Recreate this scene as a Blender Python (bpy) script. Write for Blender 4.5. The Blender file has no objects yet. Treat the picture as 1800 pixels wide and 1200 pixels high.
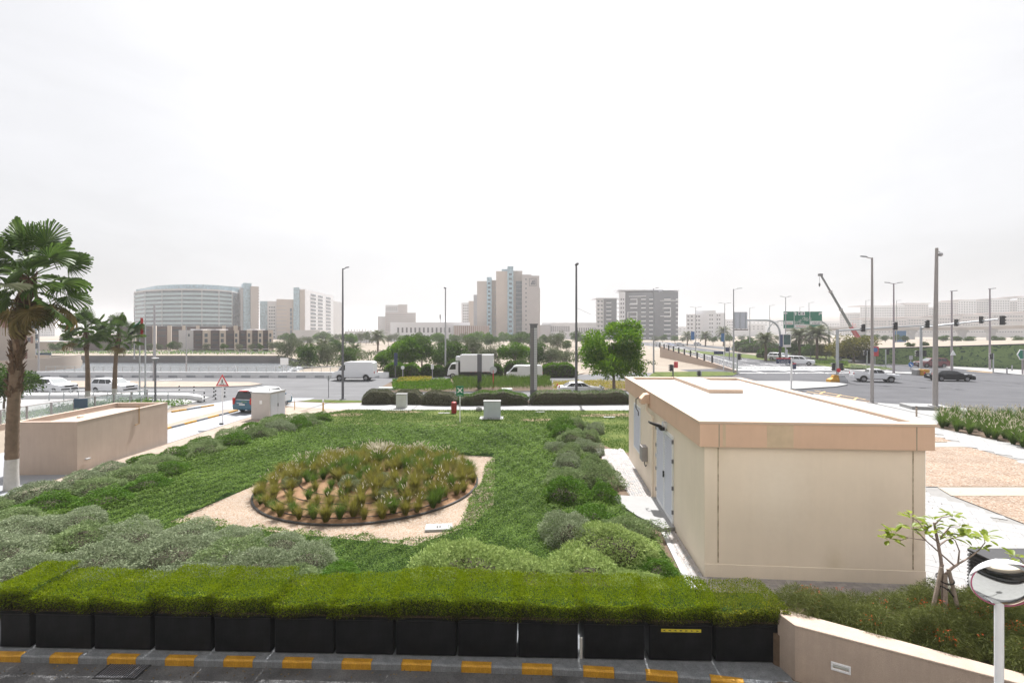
import bpy, math, random
import numpy as np
from mathutils import Vector, Matrix
R = math.radians
random.seed(7)
SC = bpy.context.scene
COL = SC.collection
# ------------------------------------------------------------------ camera, sky, sun, exposure
CH = 6.6                                   # eye height above the garden
cam_d = bpy.data.cameras.new('camera'); CAM = bpy.data.objects.new('camera', cam_d); COL.objects.link(CAM)
CAM.location = (0, 0, CH); CAM.rotation_euler = (R(90), 0, 0)
cam_d.lens = 17.0; cam_d.sensor_width = 36; cam_d.shift_y = -17 / 1800
cam_d.clip_end = 9000; cam_d.clip_start = 0.05
SC.camera = CAM
SUN_EL, SUN_AZ = R(58), R(4.5)
world = bpy.data.worlds.new('World'); SC.world = world; world.use_nodes = True
wn = world.node_tree.nodes; wl = world.node_tree.links; wn.clear()
sky = wn.new('ShaderNodeTexSky'); sky.sky_type = 'NISHITA'; sky.sun_disc = False
sky.sun_elevation = SUN_EL; sky.sun_rotation = SUN_AZ
sky.air_density = 1.0; sky.dust_density = 6.0; sky.ozone_density = 1.0; sky.altitude = 10
hs = wn.new('ShaderNodeHueSaturation'); hs.inputs['Saturation'].default_value = 0.22
bg = wn.new('ShaderNodeBackground'); bg.inputs['Strength'].default_value = 0.05
# thin even overcast: high haze over the whole dome
bg2 = wn.new('ShaderNodeBackground'); bg2.inputs['Color'].default_value = (0.965, 0.965, 1.0, 1); bg2.inputs['Strength'].default_value = 0.275
ctc = wn.new('ShaderNodeTexCoord'); cmp_ = wn.new('ShaderNodeMapping'); cmp_.inputs['Scale'].default_value = (2.2, 1.2, 5.0); cmp_.inputs['Rotation'].default_value = (0, R(20), R(30))
cnz = wn.new('ShaderNodeTexNoise'); cnz.inputs['Scale'].default_value = 2.2; cnz.inputs['Detail'].default_value = 8; cnz.inputs['Roughness'].default_value = 0.62; cnz.inputs['Distortion'].default_value = 0.6
cmr = wn.new('ShaderNodeMapRange'); cmr.inputs['From Min'].default_value = 0.35; cmr.inputs['From Max'].default_value = 0.7; cmr.inputs['To Min'].default_value = 0.236; cmr.inputs['To Max'].default_value = 0.272
wl.new(ctc.outputs['Generated'], cmp_.inputs[0]); wl.new(cmp_.outputs[0], cnz.inputs['Vector']); wl.new(cnz.outputs['Fac'], cmr.inputs['Value']); wl.new(cmr.outputs[0], bg2.inputs['Strength'])
add = wn.new('ShaderNodeAddShader'); wo = wn.new('ShaderNodeOutputWorld')
wl.new(sky.outputs[0], hs.inputs['Color']); wl.new(hs.outputs[0], bg.inputs['Color'])
wl.new(bg.outputs[0], add.inputs[0]); wl.new(bg2.outputs[0], add.inputs[1]); wl.new(add.outputs[0], wo.inputs['Surface'])
sun_d = bpy.data.lights.new('sun', 'SUN'); SUN = bpy.data.objects.new('sun', sun_d); COL.objects.link(SUN)
sun_d.energy = 5.0; sun_d.angle = R(0.53); sun_d.color = (1.0, 0.975, 0.94)
SUN.location = (0, 0, 80)
SUN.rotation_euler = Vector((math.sin(SUN_AZ) * math.cos(SUN_EL), math.cos(SUN_AZ) * math.cos(SUN_EL), math.sin(SUN_EL))).to_track_quat('Z', 'Y').to_euler()
SC.view_settings.view_transform = 'Standard'; SC.view_settings.look = 'None'
SC.view_settings.exposure = 0.82; SC.view_settings.gamma = 1.0; SC.view_settings.use_curve_mapping = False
SC.render.engine = 'CYCLES'
SC.cycles.max_bounces = 8; SC.cycles.diffuse_bounces = 3; SC.cycles.glossy_bounces = 3; SC.cycles.transmission_bounces = 4
SC.cycles.transparent_max_bounces = 8; SC.cycles.volume_bounces = 1; SC.cycles.use_denoising = True
SC.cycles.caustics_reflective = False; SC.cycles.caustics_refractive = False

# ------------------------------------------------------------------ surveying helpers (from the photograph to metres on the ground)
FPX, HY = 850.0, 583.0
def gp(px, py, z=0.0):
    d = FPX * (CH - z) / (py - HY)
    return ((px - 900) / FPX * d, d)
def P(pts, z=0.0): return [gp(a, b, z) for a, b in pts]
def xw(px, D): return (px - 900) / FPX * D
def zw(py, D): return CH - (py - HY) * D / FPX

# ------------------------------------------------------------------ tagging and linking
def tag(o, label=None, cat=None, group=None, kind=None):
    if label: o['label'] = label
    if cat: o['category'] = cat
    if group: o['group'] = group
    if kind: o['kind'] = kind
    return o
def thing(name, label, cat, loc=(0, 0, 0), rz=0.0, group=None):
    o = bpy.data.objects.new(name, None); COL.objects.link(o)
    o.location = loc; o.rotation_euler = (0, 0, rz); o.empty_display_size = 0.2
    return tag(o, label, cat, group)
def inst(me, name, parent=None, loc=(0, 0, 0), rot=(0, 0, 0), scale=(1, 1, 1)):
    o = bpy.data.objects.new(name, me); COL.objects.link(o)
    if parent: o.parent = parent
    o.location = loc; o.rotation_euler = rot; o.scale = scale
    return o
def dup(root, loc, rz=None, label=None, group=None, scale=None):
    r = root.copy(); COL.objects.link(r); r.location = loc
    if rz is not None: r.rotation_euler = (0, 0, rz)
    if scale: r.scale = scale if hasattr(scale, '__len__') else (scale,) * 3
    if label: r['label'] = label
    if group: r['group'] = group
    for ch in list(KIDS.get(root.name, [])) or list(root.children):
        c = ch.copy(); COL.objects.link(c); c.parent = r
        for g in list(ch.children):
            d = g.copy(); COL.objects.link(d); d.parent = c
    return r
KIDS = {}

# ------------------------------------------------------------------ mesh builder
class MB:
    def __init__(s): s.v = []; s.f = []; s.m = []
    def add(s, vs, fs, m=0):
        b = len(s.v); s.v += [tuple(v) for v in vs]
        for f in fs: s.f.append(tuple(b + i for i in f)); s.m.append(m)
        return s
    def box(s, x0, y0, z0, x1, y1, z1, m=0):
        return s.add([(x0, y0, z0), (x1, y0, z0), (x1, y1, z0), (x0, y1, z0), (x0, y0, z1), (x1, y0, z1), (x1, y1, z1), (x0, y1, z1)],
                     [(0, 3, 2, 1), (4, 5, 6, 7), (0, 1, 5, 4), (1, 2, 6, 5), (2, 3, 7, 6), (3, 0, 4, 7)], m)
    def cbox(s, c, d, m=0):
        return s.box(c[0] - d[0] / 2, c[1] - d[1] / 2, c[2] - d[2] / 2, c[0] + d[0] / 2, c[1] + d[1] / 2, c[2] + d[2] / 2, m)
    def prism(s, poly, z0, z1, m=0, ms=None):
        n = len(poly)
        a = sum(poly[i][0] * poly[(i + 1) % n][1] - poly[(i + 1) % n][0] * poly[i][1] for i in range(n))
        if a < 0: poly = poly[::-1]
        b = len(s.v)
        s.v += [(p[0], p[1], z0) for p in poly] + [(p[0], p[1], z1) for p in poly]
        s.f.append(tuple(b + n + i for i in range(n))); s.m.append(m)
        s.f.append(tuple(b + n - 1 - i for i in range(n))); s.m.append(m)
        for i in range(n):
            j = (i + 1) % n
            s.f.append((b + i, b + j, b + n + j, b + n + i)); s.m.append(m if ms is None else ms)
        return s
    def sheet(s, poly, z, m=0):
        n = len(poly)
        a = sum(poly[i][0] * poly[(i + 1) % n][1] - poly[(i + 1) % n][0] * poly[i][1] for i in range(n))
        if a < 0: poly = poly[::-1]
        return s.add([(p[0], p[1], z) for p in poly], [tuple(range(n))], m)
    def xprism(s, poly, y0, y1, m=0):           # polygon in x,z pushed along y
        n = len(poly); b = len(s.v)
        s.v += [(p[0], y0, p[1]) for p in poly] + [(p[0], y1, p[1]) for p in poly]
        s.f.append(tuple(b + i for i in range(n))); s.m.append(m)
        s.f.append(tuple(b + 2 * n - 1 - i for i in range(n))); s.m.append(m)
        for i in range(n):
            j = (i + 1) % n
            s.f.append((b + j, b + i, b + n + i, b + n + j)); s.m.append(m)
        return s
    def tube(s, pts, rad, n=8, m=0, caps=True):
        pts = [Vector(p) for p in pts]; k = len(pts)
        if not hasattr(rad, '__len__'): rad = [rad] * k
        b = len(s.v); up = None
        for i, p in enumerate(pts):
            t = (pts[min(i + 1, k - 1)] - pts[max(i - 1, 0)]).normalized()
            if up is None: up = Vector((0, 0, 1)) if abs(t.z) < 0.9 else Vector((0, 1, 0))
            a = t.cross(up).normalized(); c = a.cross(t).normalized(); up = c
            for j in range(n):
                q = 2 * math.pi * (j + 0.5) / n
                s.v.append(tuple(p + a * (math.cos(q) * rad[i]) + c * (math.sin(q) * rad[i])))
        for i in range(k - 1):
            for j in range(n):
                j2 = (j + 1) % n
                s.f.append((b + i * n + j, b + i * n + j2, b + (i + 1) * n + j2, b + (i + 1) * n + j)); s.m.append(m)
        if caps:
            s.f.append(tuple(b + j for j in range(n))[::-1]); s.m.append(m)
            s.f.append(tuple(b + (k - 1) * n + j for j in range(n))); s.m.append(m)
        return s
    def loft(s, rings, m=0, caps=True):
        n = len(rings[0]); b = len(s.v)
        for r in rings: s.v += [tuple(p) for p in r]
        for i in range(len(rings) - 1):
            for j in range(n):
                j2 = (j + 1) % n
                s.f.append((b + i * n + j, b + i * n + j2, b + (i + 1) * n + j2, b + (i + 1) * n + j)); s.m.append(m)
        if caps:
            s.f.append(tuple(b + j for j in range(n))[::-1]); s.m.append(m)
            s.f.append(tuple(b + (len(rings) - 1) * n + j for j in range(n))); s.m.append(m)
        return s
    def ball(s, c, r, sx=1, sy=1, sz=1, seg=12, ring=8, m=0, lump=0.0, rng=None, zmin=-1.0):
        rings = []
        for i in range(ring + 1):
            th = math.pi * (0.02 + 0.96 * i / ring)
            row = []
            for j in range(seg):
                ph = 2 * math.pi * j / seg
                k = r * (1 + (lump * (rng.random() - 0.5) if rng else 0))
                row.append((c[0] + k * sx * math.sin(th) * math.cos(ph), c[1] + k * sy * math.sin(th) * math.sin(ph), c[2] + max(zmin, k * sz * math.cos(th))))
            rings.append(row)
        return s.loft(rings[::-1], m)
    def mesh(s, name, mats, smooth=False):
        me = bpy.data.meshes.new(name); me.from_pydata(s.v, [], s.f)
        for q in (mats if isinstance(mats, (list, tuple)) else [mats]): me.materials.append(q)
        if any(s.m): me.polygons.foreach_set('material_index', s.m)
        if smooth:
            me.polygons.foreach_set('use_smooth', [True] * len(s.f))
            try: me.set_sharp_from_angle(angle=R(38))
            except Exception: pass
        me.update()
        return me
    def build(s, name, mats, parent=None, loc=(0, 0, 0), rz=0.0, smooth=False, bevel=0.0, seg=1):
        o = inst(s.mesh(name, mats, smooth), name, parent, loc, (0, 0, rz))
        if bevel:
            b = o.modifiers.new('bevel', 'BEVEL'); b.width = bevel; b.segments = seg; b.limit_method = 'ANGLE'; b.angle_limit = R(40)
            if smooth: b.harden_normals = False
        return o
def structure(mb, name, mats, **k):
    return tag(mb.build(name, mats, **k), kind='structure')
def npmesh(name, V, F4, mats, rnd=None, mi=None):
    me = bpy.data.meshes.new(name); n = len(V); m, k = F4.shape
    me.vertices.add(n); me.vertices.foreach_set('co', np.ascontiguousarray(V, dtype=np.float32).ravel())
    me.loops.add(m * k); me.loops.foreach_set('vertex_index', np.ascontiguousarray(F4, dtype=np.int32).ravel())
    me.polygons.add(m); me.polygons.foreach_set('loop_start', np.arange(0, m * k, k, dtype=np.int32))
    for q in (mats if isinstance(mats, (list, tuple)) else [mats]): me.materials.append(q)
    if mi is not None: me.polygons.foreach_set('material_index', np.ascontiguousarray(mi, dtype=np.int32))
    if rnd is not None:
        a = me.attributes.new('rnd', 'FLOAT', 'POINT'); a.data.foreach_set('value', np.ascontiguousarray(rnd, dtype=np.float32))
    me.update(calc_edges=True); me.validate()
    return me
def unit(a): return a / np.maximum(np.linalg.norm(a, axis=1, keepdims=True), 1e-9)
def leaves(name, Pt, D, L, W, mats, rng, flat=False, rnd=None):
    """one kite-shaped leaf per point, pointing along D; flat leaves lie with their face up"""
    n = len(Pt); D = unit(D)
    ref = rng.normal(size=(n, 3))
    if flat: ref = np.tile(np.array([[0, 0, 1.0]]), (n, 1)) + 0.45 * ref
    S = unit(np.cross(D, ref))
    Lr = (L * rng.uniform(0.65, 1.25, n))[:, None]; Wr = (W * rng.uniform(0.7, 1.2, n))[:, None]
    dr = np.zeros((n, 3)); dr[:, 2] = -0.12
    v = np.stack([Pt, Pt + D * Lr * 0.5 + S * Wr * 0.5, Pt + (D + dr) * Lr, Pt + D * Lr * 0.5 - S * Wr * 0.5], 1).reshape(-1, 3)
    f = np.arange(n * 4).reshape(n, 4)
    r = rng.random(n) if rnd is None else rnd
    return npmesh(name, v, f, mats, np.repeat(r, 4))
def inpoly(pts, poly):
    x, y = pts[:, 0], pts[:, 1]; r = np.zeros(len(pts), bool); n = len(poly); j = n - 1
    for i in range(n):
        xi, yi = poly[i]; xj, yj = poly[j]
        c = ((yi > y) != (yj > y)) & (x < (xj - xi) * (y - yi) / ((yj - yi) or 1e-9) + xi)
        r ^= c; j = i
    return r

# ------------------------------------------------------------------ materials
def mat(name, c, rough=0.7, var=0.12, scale=6.0, bump=0.0, bscale=None, metal=0.0, c2=None, spec=0.5, det=4.0, coat=0.0, grain=0.0, streak=0.0, smap=(3.2, 3.2, 0.22)):
    """base colour broken up by two noises; optional fine relief"""
    m = bpy.data.materials.new(name); m.use_nodes = True; nt = m.node_tree; N = nt.nodes; Lk = nt.links
    b = N['Principled BSDF']; b.inputs['Roughness'].default_value = rough; b.inputs['Metallic'].default_value = metal
    b.inputs['Specular IOR Level'].default_value = spec
    if coat: b.inputs['Coat Weight'].default_value = coat; b.inputs['Coat Roughness'].default_value = 0.06
    tc = N.new('ShaderNodeTexCoord')
    if var > 0 or c2:
        nz = N.new('ShaderNodeTexNoise'); nz.inputs['Scale'].default_value = scale; nz.inputs['Detail'].default_value = det
        nz.inputs['Roughness'].default_value = 0.65
        Lk.new(tc.outputs['Object'], nz.inputs['Vector'])
        rp = N.new('ShaderNodeValToRGB'); rp.color_ramp.elements[0].position = 0.3; rp.color_ramp.elements[1].position = 0.7
        lo = tuple(x * (1 - var) for x in c); hi = tuple(min(1, x * (1 + var)) for x in (c2 or c))
        rp.color_ramp.elements[0].color = (*lo, 1); rp.color_ramp.elements[1].color = (*hi, 1)
        Lk.new(nz.outputs['Fac'], rp.inputs['Fac']); src = rp.outputs['Color']
        if grain:
            n2 = N.new('ShaderNodeTexNoise'); n2.inputs['Scale'].default_value = bscale or scale * 12; n2.inputs['Detail'].default_value = 3
            Lk.new(tc.outputs['Object'], n2.inputs['Vector'])
            mx = N.new('ShaderNodeMix'); mx.data_type = 'RGBA'; mx.blend_type = 'OVERLAY'; mx.inputs['Factor'].default_value = grain
            Lk.new(src, mx.inputs[6]); Lk.new(n2.outputs['Fac'], mx.inputs[7]); src = mx.outputs[2]
        if streak:                           # dust and rain marks running down the face
            mp = N.new('ShaderNodeMapping'); mp.inputs['Scale'].default_value = smap; Lk.new(tc.outputs['Object'], mp.inputs[0])
            n4 = N.new('ShaderNodeTexNoise'); n4.inputs['Scale'].default_value = 2.0; n4.inputs['Detail'].default_value = 7; n4.inputs['Roughness'].default_value = 0.7; Lk.new(mp.outputs[0], n4.inputs['Vector'])
            m4 = N.new('ShaderNodeMapRange'); m4.inputs['From Min'].default_value = 0.32; m4.inputs['From Max'].default_value = 0.6; m4.inputs['To Min'].default_value = 1 - streak; m4.inputs['To Max'].default_value = 1.0; Lk.new(n4.outputs['Fac'], m4.inputs['Value'])
            v4 = N.new('ShaderNodeVectorMath'); v4.operation = 'SCALE'; Lk.new(src, v4.inputs[0]); Lk.new(m4.outputs[0], v4.inputs['Scale']); src = v4.outputs[0]
        Lk.new(src, b.inputs['Base Color'])
    else: b.inputs['Base Color'].default_value = (*c, 1)
    if bump:
        n3 = N.new('ShaderNodeTexNoise'); n3.inputs['Scale'].default_value = bscale or scale * 10; n3.inputs['Detail'].default_value = 4
        Lk.new(tc.outputs['Object'], n3.inputs['Vector'])
        bp = N.new('ShaderNodeBump'); bp.inputs['Strength'].default_value = bump; bp.inputs['Distance'].default_value = 0.02
        Lk.new(n3.outputs['Fac'], bp.inputs['Height']); Lk.new(bp.outputs[0], b.inputs['Normal'])
    return m
def leafmat(name, ca, cb, cc=None, tr=0.3, rough=0.55, patch=0.35, pscale=0.6, spec=0.3):
    """per-leaf colour from the 'rnd' attribute, drifting over the plant; light shines through the leaf"""
    m = bpy.data.materials.new(name); m.use_nodes = True; nt = m.node_tree; N = nt.nodes; Lk = nt.links
    b = N['Principled BSDF']; b.inputs['Roughness'].default_value = rough; b.inputs['Specular IOR Level'].default_value = spec * .4
    at = N.new('ShaderNodeAttribute'); at.attribute_name = 'rnd'
    tc = N.new('ShaderNodeTexCoord'); nz = N.new('ShaderNodeTexNoise'); nz.inputs['Scale'].default_value = pscale; nz.inputs['Detail'].default_value = 3
    Lk.new(tc.outputs['Object'], nz.inputs['Vector'])
    mm = N.new('ShaderNodeMapRange'); mm.inputs['From Min'].default_value = 0.3; mm.inputs['From Max'].default_value = 0.7
    Lk.new(nz.outputs['Fac'], mm.inputs['Value'])
    mix = N.new('ShaderNodeMix'); mix.data_type = 'FLOAT'; mix.inputs[0].default_value = patch
    Lk.new(at.outputs['Fac'], mix.inputs[2]); Lk.new(mm.outputs[0], mix.inputs[3])
    rp = N.new('ShaderNodeValToRGB'); e = rp.color_ramp.elements
    e[0].position = 0.1; e[0].color = (*ca, 1); e[1].position = 0.9; e[1].color = (*cb, 1)
    if cc: q = e.new(0.97); q.color = (*cc, 1)
    Lk.new(mix.outputs[0], rp.inputs['Fac']); Lk.new(rp.outputs[0], b.inputs['Base Color'])
    t = N.new('ShaderNodeBsdfTranslucent'); Lk.new(rp.outputs[0], t.inputs['Color'])
    ms = N.new('ShaderNodeMixShader'); ms.inputs[0].default_value = tr
    Lk.new(b.outputs[0], ms.inputs[1]); Lk.new(t.outputs[0], ms.inputs[2]); Lk.new(ms.outputs[0], N['Material Output'].inputs['Surface'])
    return m
def cellmat(name, cols, scale, bump=0.6, rough=0.85, big=0.15, bdist=0.03):
    """loose stones: one colour per cell, rounded relief"""
    m = bpy.data.materials.new(name); m.use_nodes = True; nt = m.node_tree; N = nt.nodes; Lk = nt.links
    b = N['Principled BSDF']; b.inputs['Roughness'].default_value = rough; b.inputs['Specular IOR Level'].default_value = 0.25
    tc = N.new('ShaderNodeTexCoord')
    vo = N.new('ShaderNodeTexVoronoi'); vo.inputs['Scale'].default_value = scale; Lk.new(tc.outputs['Object'], vo.inputs['Vector'])
    sp = N.new('ShaderNodeSeparateColor'); Lk.new(vo.outputs['Color'], sp.inputs[0])
    rp = N.new('ShaderNodeValToRGB'); e = rp.color_ramp.elements
    e[0].position = 0.0; e[0].color = (*cols[0], 1); e[1].position = 1.0; e[1].color = (*cols[-1], 1)
    for i, c in enumerate(cols[1:-1]): q = e.new((i + 1) / (len(cols) - 1)); q.color = (*c, 1)
    Lk.new(sp.outputs[0], rp.inputs['Fac'])
    nz = N.new('ShaderNodeTexNoise'); nz.inputs['Scale'].default_value = 0.7; nz.inputs['Detail'].default_value = 5; Lk.new(tc.outputs['Object'], nz.inputs['Vector'])
    mr = N.new('ShaderNodeMapRange'); mr.inputs['From Min'].default_value = 0.3; mr.inputs['From Max'].default_value = 0.7
    mr.inputs['To Min'].default_value = 1 - big; mr.inputs['To Max'].default_value = 1 + big; Lk.new(nz.outputs['Fac'], mr.inputs['Value'])
    vm = N.new('ShaderNodeVectorMath'); vm.operation = 'SCALE'; Lk.new(rp.outputs[0], vm.inputs[0]); Lk.new(mr.outputs[0], vm.inputs['Scale'])
    Lk.new(vm.outputs[0], b.inputs['Base Color'])
    if bump:
        bp = N.new('ShaderNodeBump'); bp.inputs['Strength'].default_value = bump; bp.inputs['Distance'].default_value = bdist; bp.invert = True
        Lk.new(vo.outputs['Distance'], bp.inputs['Height']); Lk.new(bp.outputs[0], b.inputs['Normal'])
    return m
def glass_mat(name, c=(0.03, 0.04, 0.05), rough=0.06):
    m = mat(name, c, rough, 0.0, spec=0.9); return m
def emit_mat(name, c, s):
    m = bpy.data.materials.new(name); m.use_nodes = True; b = m.node_tree.nodes['Principled BSDF']
    b.inputs['Base Color'].default_value = (*c, 1); b.inputs['Emission Color'].default_value = (*c, 1); b.inputs['Emission Strength'].default_value = s
    return m

M = {}
M['asphalt'] = mat('asphalt', (0.105, 0.106, 0.115), 0.95, 0.12, 0.35, 0.35, 60, det=6, grain=0.25, spec=.12, streak=.2, smap=(.03, .55, 1))
M['asphalt_light'] = mat('asphalt_light', (.155, .156, .163), .95, .1, .3, .3, 60, det=6, grain=.2, spec=.12, streak=.2, smap=(.03, .55, 1))
M['barrier_white'] = mat('barrier_white', (.66, .66, .67), .8, .06, 1.5)
M['barrier_grey'] = mat('barrier_grey', (.36, .37, .39), .8, .08, 1.5)
M['drive_asphalt'] = mat('drive_asphalt', (.06, .06, .064), .75, .35, 1.6, .5, 45, c2=(.10, .10, .104), det=9, grain=.7)
M['sand'] = mat('sand', (0.235, 0.195, 0.155), 0.95, 0.14, 0.12, 0.3, 8, det=6)
M['sandlot'] = mat('sandlot', (0.25, 0.21, 0.17), 0.95, 0.1, 0.2, 0.2, 6)
M['bedsand'] = mat('bedsand', (0.215, 0.12, 0.06), 0.95, 0.16, 2.5, 0.5, 30, c2=(.25,.145,.08))
M['gravel'] = cellmat('gravel', [(0.258, 0.172, 0.112), (0.284, 0.215, 0.159), (0.318, 0.258, 0.202), (0.344, 0.301, 0.258), (0.237, 0.142, 0.086)], 26, 0.9)
M['gravel_red'] = cellmat('gravel_red', [(0.202, 0.123, 0.079), (0.264, 0.189, 0.136), (0.317, 0.246, 0.194), (0.352, 0.304, 0.255), (0.185, 0.11, 0.07)], 18, 0.9)
M['pink_pave'] = cellmat('pink_pave', [(0.273, 0.22, 0.18), (0.317, 0.264, 0.22), (0.29, 0.233, 0.189), (0.343, 0.299, 0.255)], 14, 0.3)
M['paving'] = mat('paving', (0.27, 0.27, 0.275), 0.8, 0.07, 0.8, 0.15, 20)
M['pave_joint'] = mat('pave_joint', (0.22, 0.215, 0.21), 0.9, 0.1, 3)
M['beige_pave'] = mat('beige_pave', (0.36, 0.31, 0.255), 0.85, 0.06, 1.0, 0.15, 25)
M['drive_pave'] = mat('drive_pave', (0.29, 0.3, 0.325), 0.8, 0.1, 0.5, 0.15, 12)
M['paver_a'] = mat('paver_a', (0.30, 0.28, 0.28), 0.85, 0.2, 5, 0.3, 60)
M['paver_b'] = mat('paver_b', (0.36, 0.33, 0.32), 0.85, 0.2, 5, 0.3, 60)
M['concrete'] = mat('concrete', (0.28, 0.28, 0.28), 0.8, 0.08, 1.2, 0.2, 25)
M['concrete_grey'] = mat('concrete_grey', (0.42, 0.43, 0.45), 0.85, 0.12, 1.5, 0.25, 25)
M['kerb_white'] = mat('kerb_white', (0.38, 0.38, 0.38), 0.75, 0.1, 2.0, 0.15, 30)
M['kerb_grey'] = mat('kerb_grey', (.15, .165, .185), .8, .22, 5, .3, 40, c2=(.19, .20, .215), det=9, grain=.35)
M['kerb_yellow'] = mat('kerb_yellow', (.42, .20, .01), .65, .15, 5, .25, 40, c2=(.52, .27, .02), det=9, grain=.35)
M['paint_white'] = mat('paint_white', (0.74, 0.74, 0.74), 0.7, 0.16, 3.0)
M['paint_yellow'] = mat('paint_yellow', (0.72, 0.46, 0.18), 0.7, 0.12, 3.0)
M['soil'] = mat('soil', (0.12, 0.082, 0.055), 0.95, 0.3, 5, 0.5, 30)
M['lawn'] = mat('lawn', (0.045, 0.085, 0.012), 0.95, 0.2, 0.9, 0.6, 25, c2=(0.105, 0.12, 0.035), det=8, grain=0.5, spec=.1)
M['mat_green'] = mat('mat_green', (.02, .045, .008), .95, .3, 3, .6, 20, spec=.1)
M['stucco'] = mat('stucco', (.76, .66, .55), .9, .05, .6, .12, 90, det=7, streak=.025)
M['stucco_wall'] = mat('stucco_wall', (.76, .66, .55), .9, .05, .6, .12, 90, det=7, streak=.025)
def blotch(m, spots):                        # yellow-brown stains, soft paler and darker patches at given places on the wall
    nt = m.node_tree; b = nt.nodes['Principled BSDF']; tc = nt.nodes['Texture Coordinate']
    for (x, z, r, c, k) in spots:
        lk = b.inputs['Base Color'].links[0]; src = lk.from_socket
        mp = nt.nodes.new('ShaderNodeMapping'); mp.vector_type = 'TEXTURE'; mp.inputs['Location'].default_value = (x, 0, z); mp.inputs['Scale'].default_value = (r, 5, r * 1.6); nt.links.new(tc.outputs['Object'], mp.inputs[0])
        nz = nt.nodes.new('ShaderNodeTexNoise'); nz.inputs['Scale'].default_value = 7; nz.inputs['Detail'].default_value = 6; nt.links.new(tc.outputs['Object'], nz.inputs['Vector'])
        ln = nt.nodes.new('ShaderNodeVectorMath'); ln.operation = 'LENGTH'; nt.links.new(mp.outputs[0], ln.inputs[0])
        ad = nt.nodes.new('ShaderNodeMath'); ad.operation = 'ADD'; nt.links.new(ln.outputs['Value'], ad.inputs[0]); nt.links.new(nz.outputs['Fac'], ad.inputs[1])
        mr = nt.nodes.new('ShaderNodeMapRange'); mr.inputs['From Min'].default_value = .5; mr.inputs['From Max'].default_value = 1.5; mr.inputs['To Min'].default_value = k; mr.inputs['To Max'].default_value = 0; nt.links.new(ad.outputs[0], mr.inputs['Value'])
        mx = nt.nodes.new('ShaderNodeMix'); mx.data_type = 'RGBA'; nt.links.new(mr.outputs[0], mx.inputs['Factor']); nt.links.new(src, mx.inputs[6]); mx.inputs[7].default_value = (*c, 1); nt.links.new(mx.outputs[2], b.inputs['Base Color'])
blotch(M['stucco_wall'], [(3.35, .5, .34, (.58, .48, .32), .35), (.4, 3.3, .3, (.6, .52, .4), .4), (5.3, 1.0, .25, (.5, .42, .33), .4), (1.9, 2.4, 1.0, (.82, .74, .64), .6), (4.6, 1.8, .7, (.66, .57, .47), .4)])
M['fascia'] = mat('fascia', (.60, .415, .305), .85, .05, 1.0, .1, 90, det=6, streak=.04)
M['fascia_patch'] = mat('fascia_patch', (0.52, 0.41, 0.29), 0.9, 0.10, 2.5, 0.1, 60)
M['coping'] = mat('coping', (0.5, 0.385, 0.305), 0.8, 0.04, 1.2)
M['roofwhite'] = mat('roofwhite', (.46, .44, .42), .85, .09, .5, .1, 20, det=8)
M['joint'] = mat('joint', (0.22, 0.15, 0.08), 0.9, 0.3, 5.0, c2=(.46, .39, .3), det=8)
M['greyjoint'] = mat('greyjoint', (0.33, 0.29, 0.22), 0.9, 0.2, 3.0)
M['block_wall'] = mat('block_wall', (.43, .345, .29), .9, .06, 1.0, .25, 70, det=7, streak=.06)
M['block_cap'] = mat('block_cap', (0.42, 0.335, 0.28), 0.85, 0.05, 1.5)
M['retain'] = mat('retain', (.43, .345, .285), .92, .09, 1.4, .5, 80, det=8, grain=.2, streak=.1)
M['white_metal'] = mat('white_metal', (0.74, 0.75, 0.78), 0.45, 0.03, 3)
M['louvre'] = mat('louvre', (0.50, 0.52, 0.57), 0.5, 0.05, 4)
M['louvre_dark'] = mat('louvre_dark', (0.16, 0.16, 0.18), 0.7, 0.1, 4)
M['galv'] = mat('galv', (0.42, 0.44, 0.46), 0.5, 0.1, 2.0, metal=0.25)
M['pole_grey'] = mat('pole_grey', (0.36, 0.36, 0.38), 0.55, 0.1, 1.5, metal=0.15)
M['pole_dark'] = mat('pole_dark', (0.115, 0.115, 0.13), 0.55, 0.1, 1.5)
M['pole_beige'] = mat('pole_beige', (0.29, 0.272, 0.27), 0.6, 0.06, 1.5)
M['pole_mauve'] = mat('pole_mauve', (0.33, 0.29, 0.31), 0.6, 0.06, 1.5)
M['black'] = mat('black', (0.018, 0.018, 0.02), 0.5, 0.2, 3)
M['planter_black'] = mat('planter_black', (.006, .007, .009), .45, .4, 1.6, .12, 14, c2=(.014, .0145, .016), det=9, spec=.1, streak=.3)
M['dry_earth'] = mat('dry_earth', (.20, .135, .075), .95, .25, 3, .4, 25, c2=(.25, .19, .12), det=8)
M['litter'] = leafmat('litter', (.09, .05, .02), (.26, .19, .09), tr=.1)
M['rubber'] = mat('rubber', (0.02, 0.02, 0.021), 0.85, 0.2, 6)
M['rim'] = mat('rim', (0.35, 0.35, 0.37), 0.35, 0.05, 5, metal=0.7)
M['car_white'] = mat('car_white', (0.74, 0.75, 0.78), 0.3, 0.015, 2, coat=0.6)
M['car_offwhite'] = mat('car_offwhite', (0.68, 0.69, 0.72), 0.35, 0.03, 2, coat=0.4)
M['car_black'] = mat('car_black', (0.006, 0.007, 0.01), 0.25, 0.05, 2, spec=.3)
M['car_red'] = mat('car_red', (0.13, 0.008, 0.018), 0.28, 0.05, 2, coat=0.8)
M['car_teal'] = mat('car_teal', (0.035, 0.125, 0.185), 0.4, 0.05, 2, coat=0.4)
M['car_blue'] = mat('car_blue', (0.1, 0.14, 0.3), 0.35, 0.05, 2, coat=0.5)
M['car_glass'] = glass_mat('car_glass', (0.012, 0.014, 0.017))
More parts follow.
